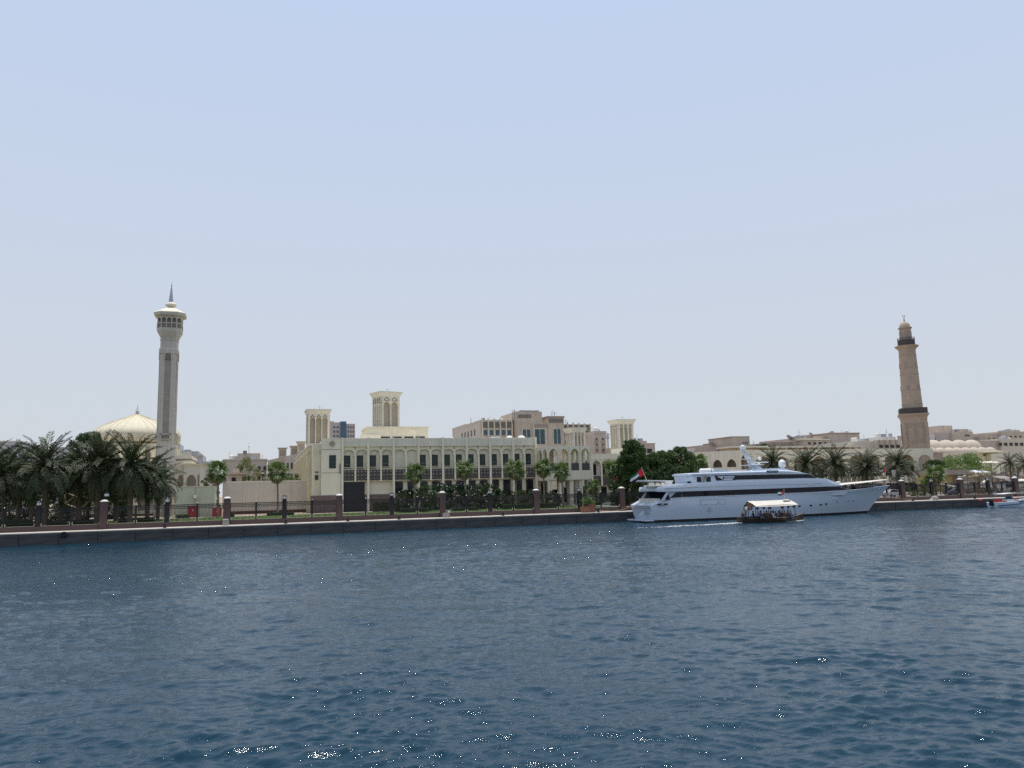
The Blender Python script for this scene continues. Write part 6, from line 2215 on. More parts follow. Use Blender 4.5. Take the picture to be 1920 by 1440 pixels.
# upper deck: broad light band flush with the hull, its rounded stern in the sun
up = []
for (u, z0, z1, hw) in ((52.5, 4.52, 4.62, 2.5), (52.75, 4.45, 4.86, 2.9), (53.1, 4.42, 5.12, 3.15), (54.2, 4.40, 5.20, 3.38), (57, 4.38, 5.30, 3.46), (60, 4.38, 5.5, 3.46), (65.5, 4.4, 5.72, 3.46),
                        (74, 4.44, 5.80, 3.46), (82, 4.5, 5.82, 3.42), (84.3, 4.52, 5.78, 3.30), (86.3, 4.54, 4.9, 3.0), (87.0, 4.54, 4.62, 2.8)):
    u = lerp(u, [52.5, 57, 60, 84.3, 87.0], [55.4, 58.2, 60.5, 85.5, 89.0])
    up.append([(u, YC - hw, z0), (u, YC - hw - .02, (z0 + z1) / 2), (u, YC - hw + .10, z1), (u, YC + hw - .10, z1), (u, YC + hw + .02, (z0 + z1) / 2), (u, YC + hw, z0)])
MB().rings(up).build('upper_deck', 'yacht_white', yt, smooth=True, fix=True)
for sd in (-1, 1):
    MB().path([(u, YC + sd * 3.475, z) for u, z in ((56.5, 4.86), (65, 4.96), (74, 5.02), (84.5, 5.05))], .035, 4).build('groove', 'spire_grey', yt)
for k in range(5):
    MB().lathe(0, 0, [(.01, 0)] * 0 + [(.22, 0), (.22, .04)], 10).build if False else None
    b = MB().lathe(0, 0, [(.24, 0), (.24, .05)], 10)
    b.v = [(57.4 + k * 1.05 + x, YC - 3.50 - z, 4.98 + .03 * k + y * .35) for x, y, z in b.v]
    b.build('deck_light', 'white_paint', yt, fix=True)
for px in (1518, 1525):
    x, z = at(px, 908, YC - 3.5)
    MB().box(x - .3, x + .3, YC - 3.53, YC - 3.4, z - .06, z + .06).build('deck_light', 'white_paint', yt)
MB().box(53.4, 55.6, YC - 3.1, YC + 3.1, 5.18, 5.42).build('stern_rail', 'white_paint', yt)
for k in range(3):
    MB().box(53.38 + .1, 53.5, YC - 2.6 + k * 2, YC - 1.6 + k * 2, 5.2, 5.36).build('vent', 'spire_grey', yt)
# lounge: awning on a broad pillar, cushions
MB().add([(53.9, YC - 2.4, 6.03), (58.6, YC - 2.4, 5.82), (58.6, YC + 2.4, 5.82), (53.9, YC + 2.4, 6.03), (53.9, YC - 2.4, 6.20), (58.6, YC - 2.4, 6.02), (58.6, YC + 2.4, 6.02), (53.9, YC + 2.4, 6.20)],
         [(0, 3, 2, 1), (4, 5, 6, 7), (0, 1, 5, 4), (1, 2, 6, 5), (2, 3, 7, 6), (3, 0, 4, 7)]).build('awning', 'white_paint', yt)
MB().box(57.3, 58.5, YC - 2.2, YC + 2.2, 5.35, 5.84).build('awning_pillar', 'white_paint', yt)
for y in (-2.2, 2.1): MB().box(54.2, 54.35, YC + y, YC + y + .1, 5.2, 6.05).build('awning_post', 'steel', yt)
for k, (u, w, h_) in enumerate(((54.9, .8, .32), (55.9, .6, .25), (56.7, .5, .3))):
    MB().frust(u, YC - 2.3, 5.25, 5.45 + h_, w * .6, .5, w * .35, .35).build('cushion', 'canvas', yt)
# upper house: white aft wall with dark doors, lettered wing panel, dark windows
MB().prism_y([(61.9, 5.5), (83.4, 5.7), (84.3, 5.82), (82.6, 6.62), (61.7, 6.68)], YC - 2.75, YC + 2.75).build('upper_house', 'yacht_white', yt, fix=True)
MB().box(61.84, 61.98, YC - 1.9, YC - .9, 5.6, 6.5).build('door', 'yacht_glass', yt)
for a, b_ in ((62.4, 63.1), (64.0, 64.75)):
    MB().box(a, b_, YC - 2.80, YC - 2.74, 5.72, 6.45).build('window_pane', 'yacht_glass', yt)
for sd, yy in ((-1, YC - 2.75), (1, YC + 2.80)):
    MB().prism_y([(65.45, 6.62), (65.75, 5.86), (66.3, 5.86), (66.75, 6.0), (65.7, 6.62)][::1], yy - .05, yy + .02).build('window_pane', 'yacht_glass', yt, fix=True)
    us = [69.0, 72.4, 75.8, 79.4, 81.9]
    for i, (a, b_) in enumerate(zip(us[:-1], us[1:])):
        a0 = a - .35 if i == 0 else a
        MB().prism_y([(a0, 5.92), (b_ - .03, 5.92), (b_ - .03, 6.55), (a, 6.55)], yy - .05, yy + .02).build('window_pane', 'yacht_glass', yt, fix=True)
    MB().prism_y([(81.9, 5.92), (84.1, 5.85), (82.7, 6.5), (81.9, 6.55)], yy - .05, yy + .02).build('window_pane', 'yacht_glass', yt, fix=True)
MB().prism_y([(66.3, 5.86), (69.2, 5.88), (69.2, 6.6), (65.75, 6.6)], YC - 2.79, YC - 2.73).build('window_pane', 'yacht_glass', yt, fix=True)
wp = MB().prism_y([(66.9, 5.93), (68.5, 5.93), (68.95, 6.50), (65.85, 6.50)], YC - 2.86, YC - 2.795).build('wing_panel', 'yacht_white', yt, fix=True)
em = MB().lathe(0, 0, [(.17, 0), (.17, .03), (.11, .03), (.11, 0)], 12)
em.v = [(66.95 + x, YC - 2.865 - z, 6.22 + y) for x, y, z in em.v]
em.box(66.83, 67.07, YC - 2.89, YC - 2.865, 6.24, 6.36)
em.build('emblem', 'cloth_navy', wp, fix=True)
gx = 67.25
for k, (w, f) in enumerate(((.12, 1), (.05, 1), (.12, 1), (.10, .8), (.12, 1), (.05, 1), (.10, 1), (.13, .9), (.12, 1))):
    MB().box(gx, gx + w, YC - 2.885, YC - 2.862, 6.15, 6.15 + .13 * f).build('letter', 'cloth_navy', wp)
    gx += w + .055
MB().path([(62.9, YC - 2.95, 5.45), (63.7, YC - 2.95, 6.75)], .06, 5).path([(63.4, YC - 2.95, 5.45), (64.2, YC - 2.95, 6.75)], .06, 5).build('stair_rail', 'steel', yt)
for k in range(6):
    f = k / 6 + .08
    MB().box(62.9 + .8 * f, 63.4 + .8 * f, YC - 2.97, YC - 2.82, 5.45 + 1.3 * f, 5.5 + 1.3 * f).build('stair_tread', 'teak', yt)
# roof deck
rf = []
for (u, z0, z1, hw) in ((61.2, 6.72, 6.95, 2.5), (61.6, 6.68, 7.06, 2.85), (66, 6.66, 7.12, 3.0), (74, 6.62, 7.22, 3.0), (77.5, 6.60, 7.30, 2.95), (79.3, 6.58, 7.18, 2.85), (81.2, 6.56, 6.92, 2.75), (82.4, 6.52, 6.66, 2.65)):
    rf.append([(u, YC - hw, z0), (u, YC - hw, z0 + (z1 - z0) * .7), (u, YC - hw + .35, z1), (u, YC + hw - .35, z1), (u, YC + hw, z0 + (z1 - z0) * .7), (u, YC + hw, z0)])
MB().rings(rf).build('roof', 'yacht_white', yt, smooth=True, fix=True)
for sd in (-1, 1):
    MB().path([(u, YC + sd * 3.02, z) for u, z in ((62, 6.80), (70, 6.82), (79, 6.8))], .03, 4).build('groove', 'spire_grey', yt)
x0, z0 = at(1438, 886, YC - 3.02); x1, z1 = at(1459, 882, YC - 3.02)
np_ = MB().box(x0, x1, YC - 3.06, YC - 2.95, z0, z1).build('name_plate', 'cloth_navy', yt)
for k in range(5):
    MB().box(x0 + .25 + k * .36, x0 + .45 + k * .36, YC - 3.075, YC - 3.062, z0 + .08, z1 - .1).build('letter', 'yacht_grey', np_)
rc = MB().lathe(0, 0, [(.3, -1.1), (.38, -.9), (.38, .9), (.3, 1.1)], 10)
rc.v = [(62.6 + z, YC - 1.9 + x, 7.36 + y) for x, y, z in rc.v]
rc.build('life_raft', 'white_paint', yt, smooth=True, fix=True)
MB().path([(63.2, YC - 2.3, 7.0), (63.25, YC - 2.3, 7.7), (63.8, YC - 2.3, 7.75)], .05, 5).build('davit', 'steel', yt)
MB().prism_y([(63.6, 7.08), (67.2, 7.12), (65.8, 7.55), (63.9, 7.72)], YC - 1.8, YC + 1.8).build('tender_cover', 'yacht_grey', yt, fix=True)
MB().box(67.6, 69.9, YC - 1.6, YC + .2, 7.15, 7.45).build('sunpad', 'canvas', yt)
MB().prism_y([(70.3, 7.15), (77.2, 7.25), (76.0, 7.62), (70.6, 7.40)], YC - 2.0, YC + 2.0).build('coach_roof', 'yacht_white', yt, fix=True)
# raked radar mast with platforms and domes
mm = MB()
prof = [(71.5, 73.6, 7.45, .45), (71.4, 72.5, 8.1, .36), (71.05, 71.75, 8.9, .28), (70.45, 70.95, 9.9, .2), (70.2, 70.6, 10.4, .16)]
mm.rings([[(a, YC - w, z), (b_, YC - w, z), (b_, YC + w, z), (a, YC + w, z)] for a, b_, z, w in prof])
mast = mm.build('mast', 'yacht_white', yt, fix=True)
MB().box(70.5, 72.6, YC - 1.3, YC + 1.3, 8.12, 8.2).build('spreader', 'white_paint', mast)
MB().box(70.3, 71.6, YC - .8, YC + .8, 9.1, 9.16).build('spreader', 'white_paint', mast)
MB().box(69.9, 70.9, YC - .35, YC + .35, 10.36, 10.44).build('spreader', 'white_paint', mast)
MB().lathe(70.35, YC, [(.18, 10.44), (.42, 10.62), (.5, 10.9), (.4, 11.2), (.05, 11.36)], 14).build('radome', 'globe', mast, smooth=True)
MB().lathe(72.7, YC - .8, [(.16, 8.9), (.32, 9.0), (.3, 9.25), (.05, 9.4)], 12).build('radome', 'globe', mast, smooth=True)
MB().box(72.2, 73.6, YC - .5, YC + .5, 8.2, 8.28).box(72.8, 73.2, YC - .15, YC + .15, 8.28, 8.5).box(72.2, 74.7, YC - .16, YC + .16, 8.5, 8.68).build('radar_scanner', 'white_paint', mast)
for dz, du in ((9.8, 71.6), (9.4, 71.9), (8.75, 72.3)):
    MB().box(du - .2, du + .15, YC - .1, YC + .1, dz, dz + .1).build('horn', 'steel', mast)
MB().lathe(76.6, YC - .9, [(.25, 7.55), (.30, 7.7), (.52, 7.85), (.56, 8.3), (.45, 8.7), (.2, 8.9), (.04, 8.95)], 14).build('satellite_dome', 'globe', yt, smooth=True)
MB().box(76.45, 76.75, YC - 1.47, YC - 1.40, 8.3, 8.45).build('badge', 'spire_grey', yt)
# bow awning
ba = []
for u, z, hw in ((86.0, 4.62, 2.6), (90, 4.85, 2.35), (94, 5.10, 1.7), (96.2, 5.25, 1.05), (97.1, 5.32, .45)):
    ba.append([(u, YC - hw, z), (u, YC - hw, z + .10), (u, YC + hw, z + .10), (u, YC + hw, z)])
MB().rings(ba).build('bow_awning', 'canvas', yt, fix=True)
for u in (88.2, 90.2, 92.2, 94.2):
    for sd in (-1, 1):
        hw = lerp(u, [86, 90, 94, 97], [2.2, 1.9, 1.2, .4])
        MB().tube((u, YC + sd * hw, sheer(u) - .4), (u, YC + sd * hw, 4.65 + (u - 86) * .062), .03, n=5).build('awning_post', 'steel', yt)
for sd in (-1, 1):
    MB().path([(p[0], p[1] - sd * .05, p[2] + .38) for p in sidesv[sd][-1] if 91 < p[0] < 99.5], .022, 4).build('guard_rail', 'steel', yt)
MB().box(90.5, 93.2, YC - .9, YC + .9, 3.9, 4.3).build('deck_locker', 'wood_dark', yt)
MB().lathe(94.2, YC - .2, [(.22, 4.15), (.28, 4.3), (.2, 4.5), (.05, 4.55)], 10).build('windlass', 'steel', yt)
an = MB().path([(97.5, YC - .3, 4.0), (96.5, YC - .35, 2.7)], .05, 5).path([(96.0, YC - .35, 2.55), (96.5, YC - .36, 2.3), (96.9, YC - .35, 2.7)], .10, 5)
an.build('anchor', 'steel', yt)


def hull_y(u, z):
    """Near side of the hull at (u, z)."""
    best = None
    for zi in range(len(LV) - 1):
        ra, rb = sidesv[-1][zi], sidesv[-1][zi + 1]
        ia = min(range(NF + 1), key=lambda i: abs(ra[i][0] - u)); ib = min(range(NF + 1), key=lambda i: abs(rb[i][0] - u))
        if ra[ia][2] - .01 <= z <= rb[ib][2] + .01 or zi == len(LV) - 2:
            q_ = (z - ra[ia][2]) / max(.01, rb[ib][2] - ra[ia][2])
            return ra[ia][1] * (1 - q_) + rb[ib][1] * q_


def oval(px, py, w, h_, m='yacht_glass', name='porthole'):
    y = YC - YB
    for _ in range(3):
        u, z = at(px, py, y)
        y = hull_y(u, z)
    b = MB().lathe(0, 0, [(w + .06, -.04), (w + .06, .035)], 12)
    b.v = [(u + x, y - z_, z + yy * h_ / w) for x, yy, z_ in b.v]
    ring = b.build(name, 'yacht_grey', yt, fix=True)
    b = MB().lathe(0, 0, [(w, -.03), (w, .045)], 12)
    b.v = [(u + x, y - z_, z + yy * h_ / w) for x, yy, z_ in b.v]
    b.build('pane', m, ring, fix=True)


for px, py in ((1396, 954), (1420, 953), (1432, 952.5), (1443, 952), (1466, 951), (1478, 950), (1488, 949.6), (1499, 949), (1520, 947.8), (1539, 946), (1549, 945)):
    oval(px, py, .26, .14)
for px, py in ((1570, 941), (1580, 940), (1591, 939), (1601, 938), (1610, 937)):
    oval(px, py, .10, .09)
oval(1330, 955, .30, .33, 'spire_grey')
for px in (1562, 1567): oval(px, 934.5, .16, .1, 'white_paint', 'hawse')
for a, b_, c_, d in ((1313, 1346, 937, 945.5), (1348, 1361, 937, 944.5)):
    x0, z1 = at(a, c_, YC - YB); x1, z0 = at(b_, d, YC - YB)
    y = YC - YB
    g = MB()
    for q0, q1 in (((x0, z0), (x1, z0)), ((x0, z1), (x1, z1)), ((x0, z0), (x0, z1)), ((x1, z0), (x1, z1))):
        g.tube((q0[0], y - .01, q0[1]), (q1[0], y - .01, q1[1]), .028, n=4)
    g.build('gate', 'spire_grey', yt)
MB().path([(p[0], p[1] - .03, 2.28) for p in sidesv[-1][3] if 58 < p[0] < 83], .04, 4).build('rub_rail', 'spire_grey', yt)
# fenders between hull and quay
fen = MB().lathe(0, 0, [(.12, -.6), (.28, -.45), (.28, .45), (.12, .6)], 10).mesh('fender', 'cap_white')
for k, u in enumerate((58, 66, 74, 82)):
    o = link('fender', fen, yt); o.location = (u - 74, -.3 - YC, 1.2)


# what stands on the centre line or at the stern sits a little further along than the near side
CENTRE = ('mast', 'satellite_dome', 'badge', 'bow_awning', 'awning_post', 'life_raft', 'tender_cover', 'sunpad', 'coach_roof', 'davit', 'windlass', 'anchor', 'deck_locker')
STERN = ('swim_platform', 'stern_panel', 'lettering', 'stern_rail', 'vent')
for ch in list(yt.children):
    nm = ch.name.split('.')[0]
    kids = [ch] + list(ch.children)
    if nm in CENTRE or nm in STERN:
        for o in kids:
            for v in o.data.vertices:
                v.co.x += (v.co.x + 74) * .033 if nm in CENTRE else 3.15
            o.data.update()


# ------------------------------------------------------------------ flags
def flag(name, label, px0, py0, px1, py1, y, cloth, pole_r=.03, group='national flags', s=1.0, flip=-1, droop=.5, rot=0.0):
    """A pole from (px0, py0) up to (px1, py1) with a waving cloth of four fields on it."""
    xa, za = at(px0, py0, y); xb, zb = at(px1, py1, y)
    t = thing(name, (xa, y, za), label, 'flag', group)
    MB().tube((xa, y, za), (xb, y, zb), pole_r, pole_r * .7, 6).build('pole', 'cap_white', t)
    MB().lathe(xb, y, [(.02, zb), (.06, zb + .04), (.06, zb + .09), (.02, zb + .14)], 8).build('finial', 'bronze', t)
    W, H = cloth
    nx_, nz = 14, 6
    dirp = Vector((xb - xa, 0, zb - za)).normalized()
    mats = ['flag_red', 'flag_green', 'flag_white', 'flag_black']
    vs, fs, mi = [], [], []
    for i in range(nx_ + 1):
        f = i / nx_
        for j in range(nz + 1):
            g = j / nz
            p = Vector((xb, y, zb)) - dirp * (H * (1 - g) + .05)
            ax = flip * W * f * math.cos(rot)
            az = W * f * math.sin(rot) - droop * W * f * f
            yy = .13 * math.sin(f * 7 + g * 1.2) * (.3 + f)
            vs.append((p.x + ax + .05 * math.sin(f * 9), y + yy, p.z + az + .06 * math.sin(f * 8 + g)))
    for i in range(nx_):
        for j in range(nz):
            a = i * (nz + 1) + j
            fs.append((a, a + nz + 1, a + nz + 2, a + 1))
            mi.append(0 if i < nx_ * .33 else (3 if j < 2 else 2 if j < 4 else 1))
    b = MB(); b.add(vs, fs); b.mi = mi
    o = b.build('cloth', mats, t, smooth=False)
    o.data.polygons.foreach_set('use_smooth', [True] * len(o.data.polygons))
    return t


flag('flag', 'large red white and black flag streaming from the yacht stern pole', 1217, 911, 1203, 878, YC - 1.2, (2.3, 1.0), rot=R(-28), droop=.10)
flag('flag', 'small national flag on the roof front of the passenger boat', 1471, 937, 1470, 919, -17.0, (.95, .62), droop=.12)
flag('flag', 'small red and white flag by the date palms above the yacht bow', 1661, 918, 1660, 876, 14, (1.5, 1.0), droop=.2)
flag('flag', 'small red flag hanging limp beside the dense fan palm', 1158, 925, 1157, 893, 16, (1.0, .9), droop=1.1)
# ------------------------------------------------------------------ passenger boat (abra)
AYC = -17.2
AU0, AU1 = 61.95, 72.65
ab = thing('passenger_boat', (67.3, AYC, 0), 'dark wooden passenger boat with a pale pitched canopy crossing before the yacht', 'boat')
rings_ = []
NS = 18
for i in range(NS + 1):
    f = i / NS
    u = AU0 + (AU1 - AU0) * f
    w = 1.35 * max(.06, (1 - abs(2 * f - .95) ** 2.6)) if f < .97 else .07
    sh_ = .50 + .38 * max(0, (f - .62) / .38) ** 1.6 + .26 * max(0, (.22 - f) / .22)
    k_ = -.35 + .42 * max(0, (f - .8) / .2) ** 1.5 + .2 * max(0, (.1 - f) / .1)
    rings_.append([(u, AYC - w, sh_), (u, AYC - w * .82, .05 + k_ * .2), (u, AYC - w * .25, k_), (u, AYC + w * .25, k_), (u, AYC + w * .82, .05 + k_ * .2), (u, AYC + w, sh_)])
hb = MB().rings(rings_)
hb.build('hull', 'wood_dark', ab, smooth=True, fix=True)
for sd in (0, 5):
    MB().path([(r[sd][0], r[sd][1], r[sd][2] + .03) for r in rings_], .055, 5).build('gunwale', 'wood_dark', ab)
MB().path([(r[0][0], r[0][1] - .03, r[0][2] + .07) for r in rings_[9:]], .035, 4).build('trim', 'cream_paint', ab)
MB().tube((72.3, AYC, .75), (73.15, AYC, 1.12), .07, .05).build('stem_post', 'wood_dark', ab)
MB().box(64.2, 70.4, AYC - .55, AYC + .55, .35, .62).build('engine_box', 'wood_dark', ab)
for sd in (-1, 1):
    MB().box(64.4, 70.2, AYC + sd * .58, AYC + sd * .98, .58, .66).build('bench', 'wood_dark', ab)
MB().box(62.6, 63.7, AYC - .7, AYC + .7, .55, .66).build('stern_deck', 'wood_dark', ab)
# canopy: ridge and two slopes of stretched canvas with a slight sag
for sd in (-1, 1):
    vs, fs = [], []
    n = 12
    for i in range(n + 1):
        f = i / n
        u0, u1 = 63.7 + 6.75 * f, 64.0 + 6.85 * f
        sag = -.10 * math.sin(math.pi * f)
        vs += [(u0, AYC, 2.92 + .06 * f + sag * .5), (u1, AYC + sd * .75, 2.58 + sag * .8), (u1 + .05, AYC + sd * 1.45, 2.20 + .06 * f + sag)]
    for i in range(n):
        for j in range(2):
            a = i * 3 + j
            q_ = (a, a + 1, a + 4, a + 3)
            fs.append(q_ if sd < 0 else q_[::-1])
    m = len(vs)
    vs2 = [(x, y, z - .04) for x, y, z in vs]
    b = MB().add(vs, fs).add(vs2, [f[::-1] for f in fs])
    b.build('canopy', 'canvas', ab, smooth=True)
MB().box(69.3, 70.35, AYC - .55, AYC - .30, 2.72, 2.86).build('roof_patch', 'stone_grey', ab)
for u in (64.1, 66.2, 68.4, 70.5):
    for sd in (-1, 1):
        MB().tube((u, AYC + sd * 1.18, .45), (u, AYC + sd * 1.25, 2.32), .045, n=6).build('post', 'wood_dark', ab)
for sd in (-1, 1):
    MB().tube((64.0, AYC + sd * 1.25, 2.24), (70.6, AYC + sd * 1.25, 2.3), .04, n=5).build('beam', 'wood_dark', ab)
MB().tube((63.8, AYC, .6), (63.8, AYC, 2.85), .05).tube((70.3, AYC, .6), (70.3, AYC, 2.9), .05).build('ridge_post', 'wood_dark', ab)
tyre = bpy.data.meshes.new('tyre')


def ring_mesh(name, R_, r_, m, n=16, k=7):
    b = MB()
    rs = []
    for i in range(n):
        a = 2 * math.pi * i / n
        rs.append([((R_ + r_ * math.cos(q_)) * math.cos(a), r_ * math.sin(q_), (R_ + r_ * math.cos(q_)) * math.sin(a)) for q_ in np.linspace(0, 2 * math.pi, k + 1)[:-1]])
    rs.append(rs[0])
    b.rings(rs, cap=False)
    return b.mesh(name, m)


rb = [ring_mesh('lifebuoy', .30, .09, 'terracotta'), ring_mesh('lifebuoy', .30, .09, 'cap_white'), ring_mesh('tyre', .28, .11, 'flag_black')]
for k, (u, z, me, lab) in enumerate(((63.45, 2.35, rb[0], 'brick-orange lifebuoy hanging at the passenger boat stern under the canopy edge'), (63.75, 2.05, rb[0], 'second orange lifebuoy tucked lower at the passenger boat stern'),
                                    (63.55, 1.85, rb[1], 'white lifebuoy at the stern post of the passenger boat'))):
    o = link('lifebuoy', me); o.location = (u, AYC - .9 + .3 * k, z); o.rotation_euler = (0, 0, R(25 * k - 20))
    tag(o, lab, 'lifebuoy', 'lifebuoys on the passenger boat')
for k, (u, lab) in enumerate(((62.55, 'black tyre fender at the stern corner of the passenger boat'), (64.9, 'black tyre fender amidships on the passenger boat'))):
    o = link('tyre', rb[2]); o.location = (u, AYC - (1.0 if k == 0 else 1.42), .55 if k == 0 else .25)
    tag(o, lab, 'tyre', 'tyre fenders on the passenger boat')


# ------------------------------------------------------------------ people
def person_mesh(name, J, rad, edges, top, legs, headc, face):
    """One continuous body grown over a jointed skeleton, plus face and fingers; materials 0 skin, 1 shirt, 2 trousers."""
    me = bpy.data.meshes.new(name + '_skeleton')
    names = list(J)
    me.from_pydata([J[k] for k in names], [(names.index(a), names.index(b)) for a, b in edges], [])
    o = bpy.data.objects.new(name + '_skeleton', me)
    col.objects.link(o)
    sk = o.modifiers.new('skin', 'SKIN')
    sk.use_smooth_shade = True
    sv = me.skin_vertices[0].data
    for i, k in enumerate(names):
        sv[i].radius = rad[k] if isinstance(rad[k], tuple) else (rad[k], rad[k])
        sv[i].use_root = (k == 'pelvis')
    o.modifiers.new('sub', 'SUBSURF').levels = 1
    dg = bpy.context.evaluated_depsgraph_get()
    dg.update()
    out = bpy.data.meshes.new_from_object(o.evaluated_get(dg))
    bpy.data.objects.remove(o)
    bm = bmesh.new(); bm.from_mesh(out)
    P = {k: Vector(v) for k, v in J.items()}
    segs = [(a, b) for a, b in edges]
    for f in bm.faces:
        c = f.calc_center_median()
        best, bk = 9, None
        for a, b in segs:
            d = P[b] - P[a]
            t_ = max(0, min(1, (c - P[a]).dot(d) / d.length_squared))
            q_ = (c - P[a] - d * t_).length
            if q_ < best: best, bk = q_, (a, b)
        f.material_index = 1 if bk in top else 2 if bk in legs else 0
        f.smooth = True
    # face: nose, eyes, ears; fingers
    hx, hy, hz = headc
    fx = Vector(face).normalized(); sx_ = Vector((-fx.y, fx.x, 0))
    H = Vector(headc)

    def blob(c, r, mi, sq=(1, 1, 1)):
        g = bmesh.ops.create_icosphere(bm, subdivisions=1, radius=r)
        for v in g['verts']:
            v.co = Vector((v.co.x * sq[0], v.co.y * sq[1], v.co.z * sq[2])) + c
            for f in v.link_faces: f.material_index = mi
    blob(H + fx * .105, .018, 0, (1, 1, 1.5))
    for s in (-1, 1):
        blob(H + fx * .088 + sx_ * .034 * s + Vector((0, 0, .02)), .011, 3)
        blob(H + sx_ * .085 * s, .025, 0, (.6, .6, 1.2))
    blob(H + fx * .092 - Vector((0, 0, .045)), .016, 4, (1, 1, .4))
    for s, w, e in (('l', 'hand_l', 'elbow_l'), ('r', 'hand_r', 'elbow_r')):
        wv, ev = P[w], P[e]
        d = (wv - ev).normalized(); a = d.cross(Vector((0, 0, 1))).normalized(); n_ = a.cross(d)
        for k in range(5):
            off = a * ((k - 2) * .018) if k < 4 else a * (-.045)
            L_ = (.075, .085, .08, .065, .055)[k]
            q0 = wv + d * (.03 if k < 4 else 0) + off
            q1 = q0 + d * L_ * .55 + (a * -.02 if k == 4 else Vector((0, 0, 0)))
            q2 = q1 + (d * .8 - n_ * .6).normalized() * L_ * .45
            for p0, p1, r0, r1 in ((q0, q1, .010, .009), (q1, q2, .009, .006)):
                dd = (p1 - p0).normalized(); aa = dd.orthogonal().normalized(); bb = dd.cross(aa)
                r_a = [bm.verts.new(p0 + aa * r0 * math.cos(t_) + bb * r0 * math.sin(t_)) for t_ in (0, 1.57, 3.14, 4.71)]
                r_b = [bm.verts.new(p1 + aa * r1 * math.cos(t_) + bb * r1 * math.sin(t_)) for t_ in (0, 1.57, 3.14, 4.71)]
                for i in range(4): bm.faces.new((r_a[i], r_a[(i + 1) % 4], r_b[(i + 1) % 4], r_b[i]))
                bm.faces.new(r_b)
    bm.to_mesh(out); bm.free()
    out.name = name
    for m in ('skin', 'cloth_navy', 'cloth_black', 'flag_black', 'cloth_maroon'): out.materials.append(MATS[m])
    return out


EDG = [('pelvis', 'waist'), ('waist', 'chest'), ('chest', 'neck'), ('neck', 'chin'), ('chin', 'head'), ('chest', 'sh_l'), ('chest', 'sh_r'), ('sh_l', 'elbow_l'), ('sh_r', 'elbow_r'),
       ('elbow_l', 'hand_l'), ('elbow_r', 'hand_r'), ('pelvis', 'hip_l'), ('pelvis', 'hip_r'), ('hip_l', 'knee_l'), ('hip_r', 'knee_r'), ('knee_l', 'ankle_l'), ('knee_r', 'ankle_r'),
       ('ankle_l', 'toe_l'), ('ankle_r', 'toe_r')]
TOP = {('pelvis', 'waist'), ('waist', 'chest'), ('chest', 'sh_l'), ('chest', 'sh_r'), ('sh_l', 'elbow_l'), ('sh_r', 'elbow_r')}
LEG = {('pelvis', 'hip_l'), ('pelvis', 'hip_r'), ('hip_l', 'knee_l'), ('hip_r', 'knee_r'), ('knee_l', 'ankle_l'), ('knee_r', 'ankle_r')}
RAD = {'pelvis': (.15, .12), 'waist': (.14, .11), 'chest': (.17, .12), 'neck': .06, 'chin': (.075, .085), 'head': (.085, .10), 'sh_l': .07, 'sh_r': .07, 'elbow_l': .045, 'elbow_r': .045,
       'hand_l': .035, 'hand_r': .035, 'hip_l': .095, 'hip_r': .095, 'knee_l': .065, 'knee_r': .065, 'ankle_l': .04, 'ankle_r': .04, 'toe_l': .035, 'toe_r': .035}


def seated(seed):
    r_ = random.Random(seed)
    a = r_.uniform(-.06, .06); b = r_.uniform(-.05, .08); c = r_.uniform(-.04, .04)
    J = {'pelvis': (0, 0, .10), 'waist': (a * .3, -.01, .27), 'chest': (a * .8, -.02 - b * .5, .47), 'neck': (a, -.03 - b, .60), 'chin': (a + c, -.05 - b, .69), 'head': (a + c, -.05 - b, .79),
         'sh_l': (-.19 + a, -.02 - b, .52), 'sh_r': (.19 + a, -.02 - b, .52), 'elbow_l': (-.25, -.12 + r_.uniform(-.08, .05), .30), 'elbow_r': (.25, -.12 + r_.uniform(-.08, .05), .30),
         'hand_l': (-.13, -.34, .20), 'hand_r': (.13 + r_.uniform(-.1, .05), -.34, .20 + r_.uniform(0, .1)), 'hip_l': (-.10, -.04, .09), 'hip_r': (.10, -.04, .09), 'knee_l': (-.14, -.45, .12), 'knee_r': (.14, -.45, .12),
         'ankle_l': (-.14, -.47, -.30), 'ankle_r': (.13, -.44 + r_.uniform(-.1, .05), -.30), 'toe_l': (-.15, -.62, -.34), 'toe_r': (.14, -.60, -.34)}
    return person_mesh('person', J, RAD, EDG, TOP, LEG, (a + c, -.05 - b, .77), (c * 2, -1, 0)), (a + c, -.05 - b, .79)


def standing(seed):
    J = {'pelvis': (0, 0, .92), 'waist': (0, -.01, 1.08), 'chest': (.01, -.01, 1.30), 'neck': (.01, -.01, 1.44), 'chin': (.02, -.03, 1.53), 'head': (.02, -.02, 1.63),
         'sh_l': (-.19, 0, 1.36), 'sh_r': (.20, 0, 1.36), 'elbow_l': (-.27, -.05, 1.10), 'elbow_r': (.27, -.08, 1.10), 'hand_l': (-.22, -.27, 1.0), 'hand_r': (.20, -.28, 1.04),
         'hip_l': (-.10, 0, .88), 'hip_r': (.10, 0, .88), 'knee_l': (-.12, -.03, .48), 'knee_r': (.12, .02, .48), 'ankle_l': (-.12, 0, .08), 'ankle_r': (.12, .05, .08), 'toe_l': (-.14, -.15, .04), 'toe_r': (.14, -.10, .04)}
    return person_mesh('person', J, RAD, EDG, TOP, LEG, (.02, -.02, 1.61), (.3, -1, 0)), (.02, -.02, 1.63)


def hair_mesh(long=False):
    prof = [(.05, -.04 if long else .0), (.103, -.02 if long else .02), (.108, .04), (.09, .09), (.05, .118), (.01, .125)]
    b = MB().lathe(0, 0, prof, 12)
    b.v = [(x, y + .018, z) for x, y, z in b.v]
    return b.mesh('hair', 'flag_black')


